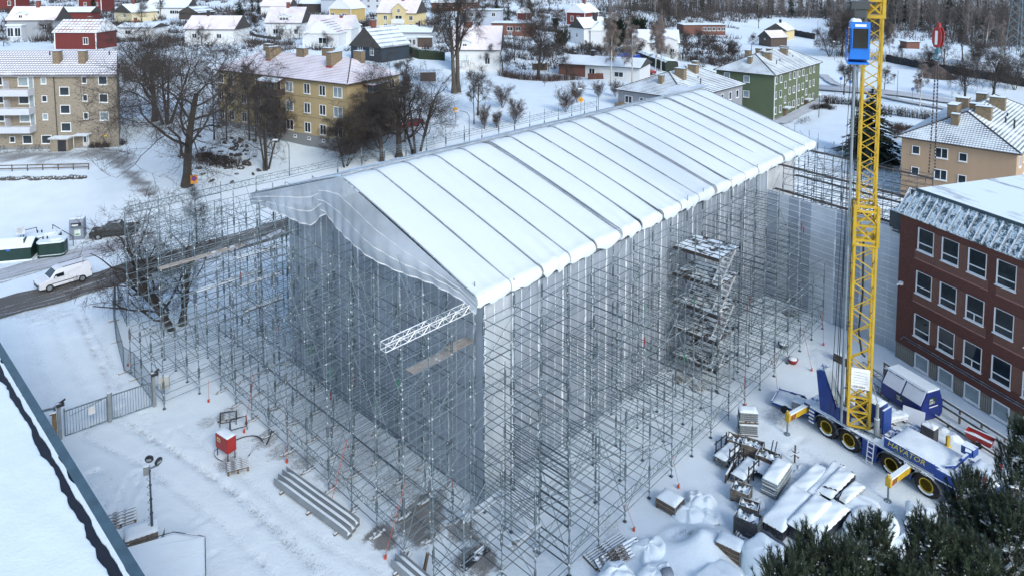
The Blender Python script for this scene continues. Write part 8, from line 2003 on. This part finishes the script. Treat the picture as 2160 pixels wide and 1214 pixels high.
# ------------------------------------------------------------------ vehicles, bins, signs and lamps
M_VANW = mat('van_white', (0.70, 0.72, 0.74), .35, var=.04); M_CARD = mat('car_dark_grey', (0.035, 0.04, 0.042), .35, snow=.3, var=.2); M_CARR = mat('car_red', (0.28, 0.015, 0.02), .35, snow=.55, var=.1)
def car(name, label, loc, rz, prof_, W, glass, m, wheels, r=.33, group=None, cat='car', extra=None, L=4.4):
 o = thing(name, label, cat, loc, rz, group); half = W / 2
 vs = []; n = len(prof_); ins = [0.0 if z < 1.0 else min(.22, (z - 1.0) * .32) for x, z in prof_]
 for s in (-1, 1): vs += [(x, s * (half - i), z) for (x, z), i in zip(prof_, ins)]
 fs = [tuple(range(n)), tuple(range(2 * n - 1, n - 1, -1))] + [(i, i + n, (i + 1) % n + n, (i + 1) % n) for i in range(n)]
 bd = MB().add(vs, fs).build('body', m, o); bv = bd.modifiers.new('bevel', 'BEVEL'); bv.width = .05; bv.segments = 2; bv.limit_method = 'ANGLE'; bv.angle_limit = .4
 for nm, pts in glass:
  g_ = MB();
  if nm == 'side_window':
   for s in (-1, 1): MB().add([(x, s * (half - min(.22, max(0, z - 1) * .32) + .012), z) for x, z in pts], [tuple(range(len(pts)))[::s]]).build(nm, M_GLASS, o)
   continue
  if nm != 'side_window': (xa, za), (xb, zb_) = pts; ia, ib = [half - min(.22, max(0, z - 1) * .32) - .08 for z in (za, zb_)]; g_.add([(xa, -ia, za), (xa, ia, za), (xb, ib, zb_), (xb, -ib, zb_)], [(0, 1, 2, 3) if nm == 'rear_window' else (3, 2, 1, 0)])
  g_.build(nm, M_GLASS, o)
 for x in wheels:
  for s in (-1, 1):
   w_ = MB().lathe([(.1, -.1), (r, -.1), (r, .1), (.1, .1)], 18, axis='y', c=(0, 0, 0)).build('wheel', M_TYRE, o, loc=(x, s * (half - .09), r)); MB().lathe([(.04, -.03), (.2, -.02), (.21, 0)] if s > 0 else [(.21, 0), (.2, .02), (.04, .03)], 12, axis='y', c=(0, s * .115, 0)).build('rim', M_MGREY, w_)
 for s in (-1, 1): MB().box((-L / 2 - .02, s * half * .8 - .14, .62), (-L / 2 + .12, s * half * .8 + .14, .80)).build('headlight', M_GLASSL, o); MB().box((L / 2 - .08, s * half * .85 - .08, .7), (L / 2 + .02, s * half * .85 + .08, 1.0)).build('tail_light', M_STR_R, o)
 if extra: extra(o, half)
 return o
va, vb = P(96, 618), P(180, 593); dv = (vb - va).normalized(); vc = (va + vb) / 2 + Vector((-dv.y, dv.x, 0)) * .6
vprof = [(-2.2, .35), (-2.22, .75), (-2.05, .98), (-1.35, 1.12), (-.75, 1.72), (-.4, 1.82), (1.9, 1.84), (2.12, 1.72), (2.2, .9), (2.2, .35), (1.75, .30), (-1.75, .30)]
def vex(o, h):
 for s in (-1, 1): MB().box((-1.2, s * (h + .02) - .012, .62), (1.4, s * (h + .02) + .012, .68)).build('side_strip', M_BLACKM, o); MB().box((-.95, s * (h + .05) - .05, 1.1), (-.8, s * (h + .1) + .05, 1.28)).build('mirror', M_VANW, o); MB().bar((-.2, s * .62, 1.87), (1.8, s * .62, 1.89), .05, .04).build('roof_rail', M_BLACKM, o)
 MB().box((-2.26, -.55, .48), (-2.21, .55, .68)).build('grille', M_BLACKM, o)
car('delivery_van', 'white small delivery van driving along the wet street', (vc.x, vc.y, .16), math.atan2(dv.y, dv.x), vprof, 1.8, [('windscreen', ((-1.3, 1.17), (-.78, 1.70))), ('side_window', [(-1.05, 1.12), (-.15, 1.12), (-.15, 1.62), (-.68, 1.62)])], M_VANW, (-1.4, 1.35), .33, cat='van', extra=vex)
ca = P(206, 506); cbk = P(290, 488)
dprof = [(-2.4, .4), (-2.42, .85), (-2.3, 1.0), (-1.2, 1.1), (-.7, 1.6), (.6, 1.68), (.95, 1.15), (2.4, 1.1), (2.4, .45), (1.9, .4), (-1.9, .4)]
car('pickup_car', 'dark grey pickup parked under the street tree with snow on its bonnet', tuple(P(243, 498)), math.atan2(.35, 1) , dprof, 1.85, [('windscreen', ((-1.15, 1.13), (-.72, 1.57))), ('side_window', [(-.95, 1.15), (.6, 1.15), (.5, 1.55), (-.6, 1.55)])], M_CARD, (-1.5, 1.5), .38, L=4.8)
cprof = [(-2.1, .35), (-2.1, .75), (-1.3, .95), (-.7, 1.42), (.9, 1.45), (1.7, 1.0), (2.1, .95), (2.1, .4)]
for px, py, rz, lab in ((865, 268, .7, 'red car under snow behind the black oaks'), (1364, 158, .2, 'red car parked beside the rust brown fence')):
 g = G(px, py); car('parked_car', lab, tuple(g), rz, cprof, 1.75, [('windscreen', ((-1.25, .98), (-.75, 1.38))), ('side_window', [(-1.0, 1.0), (1.3, 1.0), (.8, 1.36), (-.6, 1.36)])], M_CARR, (-1.3, 1.3), .32, L=4.2)
# recycling
M_DGREEN = mat('bin_dark_green', (0.012, 0.04, 0.032), .5, snow=.1, var=.2)
def green_bin(label, px, py, rz, L=2.2, W=1.5, h=1.25):
 g = G(px, py); o = thing('recycling_bin', label, 'recycling bin', tuple(g), rz)
 sh = [(-L / 2 + .25, -W / 2), (L / 2 - .25, -W / 2), (L / 2, -W / 2 + .25), (L / 2, W / 2 - .25), (L / 2 - .25, W / 2), (-L / 2 + .25, W / 2), (-L / 2, W / 2 - .25), (-L / 2, -W / 2 + .25)]
 MB().prism(sh, .0, .22).prism([(x * .97, y * .97) for x, y in sh], .221, .28, 1).prism([(x * .99, y * .99) for x, y in sh], .281, h).build('shell', [M_DGREEN, M_SNOW], o)
 MB().prism([(x * 1.02, y * 1.02) for x, y in sh], h + .002, h + .14).build('lid_snow', M_SNOW, o)
 MB().lathe([(.5, 0), (.5, .12)], 14, c=(.3, 0, h + .143)).build('lid_ring', M_SNOW, o)
 for x in (-.8, -.45): MB().tube((x, .2, h + .14), (x, .2, h + .36), .06).build('lid_knob', M_BLACKM, o)
 for x in (-.75, -.45): MB().box((-L / 2 - .012, x * .6 + .1, .75), (-L / 2 - .001, x * .6 + .28, 1.08)).build('sticker', mat('sticker_teal', (.25, .42, .42), .6), o)
 o.scale = (1.15, 1.15, 1.25); return o
green_bin('dark green recycling bin with snowy lid, nearer one', 112, 538, .28); green_bin('dark green recycling bin with snowy lid, farther one', 100, 524, .28)
g = G(38, 552); o = thing('skip_container', 'long dark green skip with a roof shaped snowy lid at the left edge', 'container', tuple(g), .25); o.scale = (1, 1.1, 1.3)
MB().prismx([(0, .15), (1.9, .15), (1.9, 1.15), (.95, 1.55), (0, 1.15)], -3.0, 1.2).build('body', M_DGREEN, o); MB().add([(-3, -.08, 1.2), (1.3, -.08, 1.2), (1.3, .95, 1.68), (-3, .95, 1.68), (1.3, 1.98, 1.2), (-3, 1.98, 1.2), (1.3, -.08, 1.1), (-3, -.08, 1.1), (1.3, .95, 1.57), (1.3, 1.98, 1.1)], [(0, 1, 2, 3), (3, 2, 4, 5), (7, 6, 1, 0), (6, 8, 2, 1), (8, 9, 4, 2)]).build('lid_snow', M_SNOW, o)
MB().box((-1.0, -.015, .9), (-.65, -.002, 1.12)).build('blue_sign', mat('sign_blue', (.02, .12, .4), .5), o); MB().box((-3, -.05, .02), (1.3, 1.95, .145)).build('skid', M_SNOW, o); MB().box((.45, .3, 1.37), (.55, .9, 1.72)).build('lid_slot', M_BLACKM, o)
g = G(162, 506); o = thing('clothes_bank', 'tall grey clothes collection box with green poster', 'collection box', tuple(g), .3)
MB().prismx([(0, 0), (1.1, 0), (1.1, 2.3), (.15, 2.3), (0, 2.0)], -.7, .7).build('body', mat('bank_grey', (.22, .26, .32), .5, var=.08), o)
MB().box((-.5, -.03, 1.55), (.5, -.002, 1.9)).build('hatch', M_DARK, o); MB().box((-.42, -.06, 1.6), (.2, -.033, 1.75)).build('hatch_label', M_WHITE, o); MB().box((-.55, -.14, 1.42), (.55, -.003, 1.53)).build('ledge', M_GALV, o); slab('roof_snow', M_SNOW, (-.72, .12, 2.3), (.72, 1.12, 2.4), o, 3)
ps = MB().box((-.2, -.014, .45), (.4, -.002, 1.15)).build('poster', mat('poster_pale', (.62, .68, .62), .6), o); MB().box((-.1, -.02, .55), (.3, -.0145, .68)).build('poster_print', mat('poster_green', (.03, .25, .06), .6), ps)
o = thing('notice_board', 'small white notice board on a post behind the skip', 'sign', tuple(G(44, 508)), .25); MB().bar((0, 0, 0), (0, 0, .7), .05).build('post', M_GALV, o); bd = MB().box((-.45, -.02, .7), (.45, .02, 1.55)).build('board', mat('board_white', (.6, .63, .65), .5), o)
for k in range(4): MB().box((-.35, -.028, 1.4 - k * .17), (.3 - (k % 2) * .15, -.022, 1.44 - k * .17)).build('text_line', M_MGREY, bd)
for a, b, lab in (((50, 505), (78, 497), 'short black pipe rail left of the recycling bins'), ((112, 492), (155, 522), 'black pipe rail between recycling bins and grey box')):
 A_, B_ = G(*a), G(*b); loc, rz, L = span(A_, B_); o = thing('pipe_rail', lab, 'railing', tuple(A_), rz); MB().path([(0, 0, 0), (0, 0, 1.0), (L, 0, 1.0), (L, 0, 0)], .04).build('rail', M_DARK, o)
# signs
def pole(o, h, m=M_GALV, r=.035): return MB().tube((0, 0, 0), (0, 0, h), r, n=6).build('pole', m, o)
g = G(411, 418); o = thing('no_parking_sign', 'orange no parking sign in front of the great oak', 'road sign', tuple(g), 0.35); pole(o, 2.6)
s_ = MB().box((-.42, -.03, 1.9), (.42, .0, 3.0)).build('sign_plate', mat('sign_orange', (.62, .27, .02), .5), o); MB().lathe([(.33, -.045), (.33, -.031)], 24, axis='y', c=(0, 0, 2.55)).build('red_ring', mat('sign_red', (.5, .03, .03), .5), s_); MB().lathe([(.26, -.055), (.26, -.046)], 24, axis='y', c=(0, 0, 2.55)).build('blue_disc', mat('sign_blue2', (.02, .06, .35), .5), s_); MB().bar((-.2, -.06, 2.75), (.2, -.06, 2.35), .08, .01, up=(0, 1, 0)).build('red_bar', MATS['sign_red'], s_)
for px, py, lab in ((961, 262, 'round orange speed sign beside the park street, left one'), (1225, 240, 'round orange speed sign beside the park street, right one')):
 g = G(px, py); o = thing('speed_sign', lab, 'road sign', tuple(g), 0); pole(o, 2.4); MB().lathe([(.42, -.04), (.42, .0)], 20, axis='y', c=(0, 0, 2.3)).build('sign_disc', MATS['sign_orange'], o); MB().lathe([(.38, -.05), (.38, -.041)], 20, axis='y', c=(0, 0, 2.3)).build('inner_disc', mat('sign_amber', (.7, .36, .03), .5), o)
 txt('30', .42, M_DARK, o, (-.25, -.058, 2.14), (math.pi / 2, 0, 0))
for px, py, lab in ((1773, 192, 'blue round sign beside the roadside tree'), (1793, 200, 'blue round sign with small plate right of the roadside tree'), (1924, 216, 'blue round sign near the pale barked tree')):
 g = G(px, py); o = thing('blue_sign', lab, 'road sign', tuple(g), 0); pole(o, 3.0); MB().lathe([(.35, -.04), (.35, 0)], 18, axis='y', c=(0, 0, 2.8)).build('sign_disc', MATS['sign_blue'], o)
g = G(1886, 180); o = thing('give_way_sign', 'small triangular give way sign by the back road', 'road sign', tuple(g), 0); pole(o, 2.4); MB().prismy([(0, 1.9), (.45, 2.6), (-.45, 2.6)], -.04, 0).build('sign_plate', M_DGREY, o)
# lamps
def lamp(label, px, py, h, side=1, arm=1.6, m=M_GALV, group='street lamps', ball=False):
 g = G(px, py); o = thing('street_lamp', label, 'street lamp', tuple(g), 0, group)
 pts = [(0, 0, 0), (0, 0, h * .85), (-side * arm * .15, 0, h * .95), (-side * arm * .5, 0, h), (-side * arm, 0, h + .05)] if arm else [(0, 0, 0), (0, 0, h)]
 MB().path(pts, .06, 6).build('pole', m, o)
 if ball: MB().lathe([(.05, h), (.2, h + .1), (.2, h + .25), (.05, h + .35)], 10).build('lamp_head', M_WHITE, o)
 else: x = -side * arm; MB().box((x - .35, -.13, h), (x + .3, .13, h + .16)).build('lamp_head', M_WHITE if arm else M_MGREY, o)
lamp('curved street lamp between the rocks and the tent roof', 611, 372, 5.0, 1, 1.8); lamp('curved street lamp right of the black oaks', 990, 305, 5.0, 1, 1.8); lamp('curved street lamp beside the orange sign on the park street', 1262, 242, 4.2, 1, 3.0)
lamp('ball topped path lamp before the green block', 1727, 248, 4.2, 0, 0, M_BLACKM, ball=True); lamp('tall plain lamp post left of the field', 1645, 58, 6.5, 1, .3); lamp('tall plain lamp post right of the field', 1724, 80, 6.5, 1, .3); lamp('lamp post left of the blue cab', 1760, 128, 5.5, 1, .3); lamp('tall lamp post at the far right near the wood', 2053, 92, 6, 1, .3)
lamp('grey pole behind the lift rail', 1808, 200, 7, 1, .2, M_DGREY); lamp('second grey pole right of the lift rail', 1819, 200, 7, 1, .2, M_DGREY)
for px, py, hp_, lab in ((813, 88, 50, 'white flagpole before the pale yellow villa'), (1892, 210, 62, 'thin slanting pole beside the back road'), (1796, 250, 30, 'thin pole left of the spruce'), (1048, 62, 36, 'white flagpole before the grey cube house'), (1985, 118, 60, 'grey utility pole behind the hook block')):
 g = G(px, py); d = g.y * CP; tag(MB().tube((0, 0, 0), (0, 0, hp_ * d / 1500), .07, .04, 6).build('flagpole' if 'flag' in lab else 'pole', M_WHITE if 'flag' in lab else M_GALV, loc=tuple(g)), lab, 'pole')
# lattice pylon at the right edge
g = G(2148, 118); o = thing('lattice_pylon', 'grey lattice power pylon rising before the wood', 'pylon', tuple(g), .3); mb = MB(); h = 34
for a, b in ((-1, -1), (1, -1), (1, 1), (-1, 1)):
 mb.bar((a * 2.6, b * 2.6, 0), (a * .6, b * .6, h), .14)
for k in range(14):
 f0, f1 = k / 14, (k + 1) / 14; w0, w1_ = 2.6 - 2 * f0, 2.6 - 2 * f1
 for (a, b), (c, d) in (((-1, -1), (1, -1)), ((1, -1), (1, 1)), ((1, 1), (-1, 1)), ((-1, 1), (-1, -1))): mb.bar((a * w0, b * w0, h * f0), (c * w1_, d * w1_, h * f1), .07); mb.bar((c * w0, d * w0, h * f0), (a * w1_, b * w1_, h * f1), .07)
mb.build('pylon_frame', M_GALV, o)
# overhead wire
a, b = atY(1640, -6, 250), atY(2240, 34, 200); mb = MB(); pts = [a.lerp(b, k / 12) - Vector((0, 0, 1.2 * math.sin(k / 12 * math.pi))) for k in range(13)]; mb.path([p - a for p in pts], .05, 4); tag(mb.build('power_line', M_BLACKM, loc=tuple(a)), 'dark overhead power line before the wood at top right', 'power line')
# bicycles
def bike(label, px, py, rz=0, group='bicycles at the apartment blocks'):
 g = G(px, py); o = thing('bicycle', label, 'bicycle', tuple(g), rz, group); m = M_BLACKM
 tm = MB()
 for k in range(16): a0, a1 = k * math.pi / 8, (k + 1) * math.pi / 8; tm.tube((.33 * math.cos(a0), 0, .33 * math.sin(a0)), (.33 * math.cos(a1), 0, .33 * math.sin(a1)), .025, n=4, cap=False)
 for k in range(6): a0 = k * math.pi / 3; tm.tube((0, 0, 0), (.32 * math.cos(a0), 0, .32 * math.sin(a0)), .006, n=3, cap=False)
 tm = tm.mesh('wheel', m)
 for x in (-.52, .52): inst(tm, 'wheel', o, (x, 0, .35))
 MB().path([(-.52, 0, .35), (-.18, 0, .8), (.38, 0, .82), (.52, 0, .35)], .02).path([(-.18, 0, .8), (-.05, 0, .35), (.38, 0, .82)], .02).path([(-.52, 0, .35), (-.05, 0, .35)], .018).build('frame', m, o); MB().box((-.3, -.06, .9), (-.08, .06, .96)).build('saddle', m, o); MB().tube((.36, -.25, .98), (.36, .25, .98), .02).tube((.38, 0, .82), (.36, 0, .98), .02).build('handlebar', m, o)
bike('dark bicycle leaning by the second ground floor window of the brick block', 78, 319); bike('pale bicycle left of the dark one at the brick block', 48, 322); bike('bicycle at the far left edge by the brick block', 4, 322); bike('bicycle beside the dark porch of the brick block', 111, 319, 1.4)
bike('bicycle in the rack before the green block, left one', 1686, 262, .4); bike('bicycle in the rack before the green block, middle one', 1694, 259, .5); bike('bicycle in the rack before the green block, right one', 1702, 257, .4)
# rocks
M_ROCK = mat('dark_rock', (0.07, 0.065, 0.058), .9, snow=.42, var=.5, vscale=2, sscale=2.2)
def rock_mesh(seed):
 r = random.Random(seed); bm = bmesh.new(); bmesh.ops.create_icosphere(bm, subdivisions=2, radius=1)
 dirs = [Vector((r.gauss(0, 1), r.gauss(0, 1), r.gauss(0, 1))).normalized() for _ in range(7)]
 for v in bm.verts:
  c = v.co.copy()
  for d in dirs:
   k = c.dot(d)
   if k > .55: c -= d * (k - .55) * .9
  v.co = Vector((c.x, c.y, c.z * .8))
 me = bpy.data.meshes.new('boulder'); bm.to_mesh(me); bm.free(); me.materials.append(M_ROCK); return me
import bmesh
RK = [rock_mesh(i) for i in range(5)]
bank = thing('rock_outcrop', 'dark snow streaked rocks on the slope right of the great oak', 'rocks', tuple(G(480, 335)), 0); bz = bank.location.copy(); rr_ = random.Random(8)
for k in range(70):
 px, py = rr_.gauss(478, 32), rr_.gauss(328, 22); g = G(px, py); s = rr_.uniform(.25, .85) * (1.3 if k < 12 else .8)
 inst(RK[k % 5], 'rock', bank, tuple(g - bz + Vector((0, 0, -.15 * s))), (rr_.random(), rr_.random(), rr_.random() * 6), (s * 1.3, s, s * .6))
bank = thing('stone_wall', 'low row of dark boulders edging the left snow field', 'stone wall', tuple(G(0, 378)), 0); bz = bank.location.copy()
for k in range(44):
 px = -30 + k * 4.8; g = G(px, 378 - (px / 177) * 3 + rr_.uniform(-2, 2)); s = rr_.uniform(.35, .6); inst(RK[k % 5], 'boulder', bank, tuple(g - bz), (0, 0, rr_.random() * 6), (s * 1.2, s, s * .8))
# blue tarpaulin shelter, dark soil heap, garden bits
g = G(1322, 134); o = thing('blue_tarpaulin', 'bright blue tarpaulin heap beside the snowy hedge', 'tarpaulin', tuple(g), .2); MB().grid(lambda s, t: ((s - .5) * 7, (t - .5) * 4, 2.6 * math.sin(t * math.pi) * (1 - .4 * abs(s - .5)) + .3 * math.sin(s * 11 + t * 5)), 16, 10).build('sheet', mat('blue_sheet', (.01, .05, .33), .5, snow=.35, var=.2), o, smooth=False)
g = G(1975, 162); o = thing('soil_heap', 'dark cone of soil by the railway wall', 'heap', tuple(g), 0); MB().lathe([(5.0, -.3), (3.6, .5), (1.8, 2.0), (.2, 3.0)], 14).build('soil', mat('dark_soil', (.07, .055, .045), .95, snow=.1, var=.3), o)
for px, py, s, lab in ((1740, 230, 2.2, 'round clipped twiggy bush on the lawn before the green block'), ):
 tree('round_1', px, py, 16, lab, 'bush')
twig_row('low_hedge', 'low dark hedge patch on the lawn before the green block', [(1712, 232), (1738, 226), (1758, 232)], 1.5, .9, 260, 31, M_BARK, 'bush')
o = thing('garden_shelter', 'small open garden shelter with snowy roof below the oak', 'shelter', tuple(G(1140, 150)), .1); MB().box((-2, -1.5, 2.0), (2, 1.5, 2.25)).build('roof', M_SNOW, o); MB().box((-1.8, -1.3, 0), (-1.6, -1.1, 2)).box((1.6, -1.3, 0), (1.8, -1.1, 2)).box((-1.8, 1.1, 0), (1.8, 1.3, 1.99)).build('frame', M_WOODB, o)
o = thing('small_shed', 'small reddish shed under the trees left of the twin oaks', 'shed', tuple(G(903, 170)), .1); MB().box((-1.6, -1.2, -.5), (1.6, 1.2, 1.9)).build('wall', wallm('brown'), o); MB().box((-1.9, -1.5, 1.903), (1.9, 1.5, 2.1)).build('roof', M_SNOW, o)
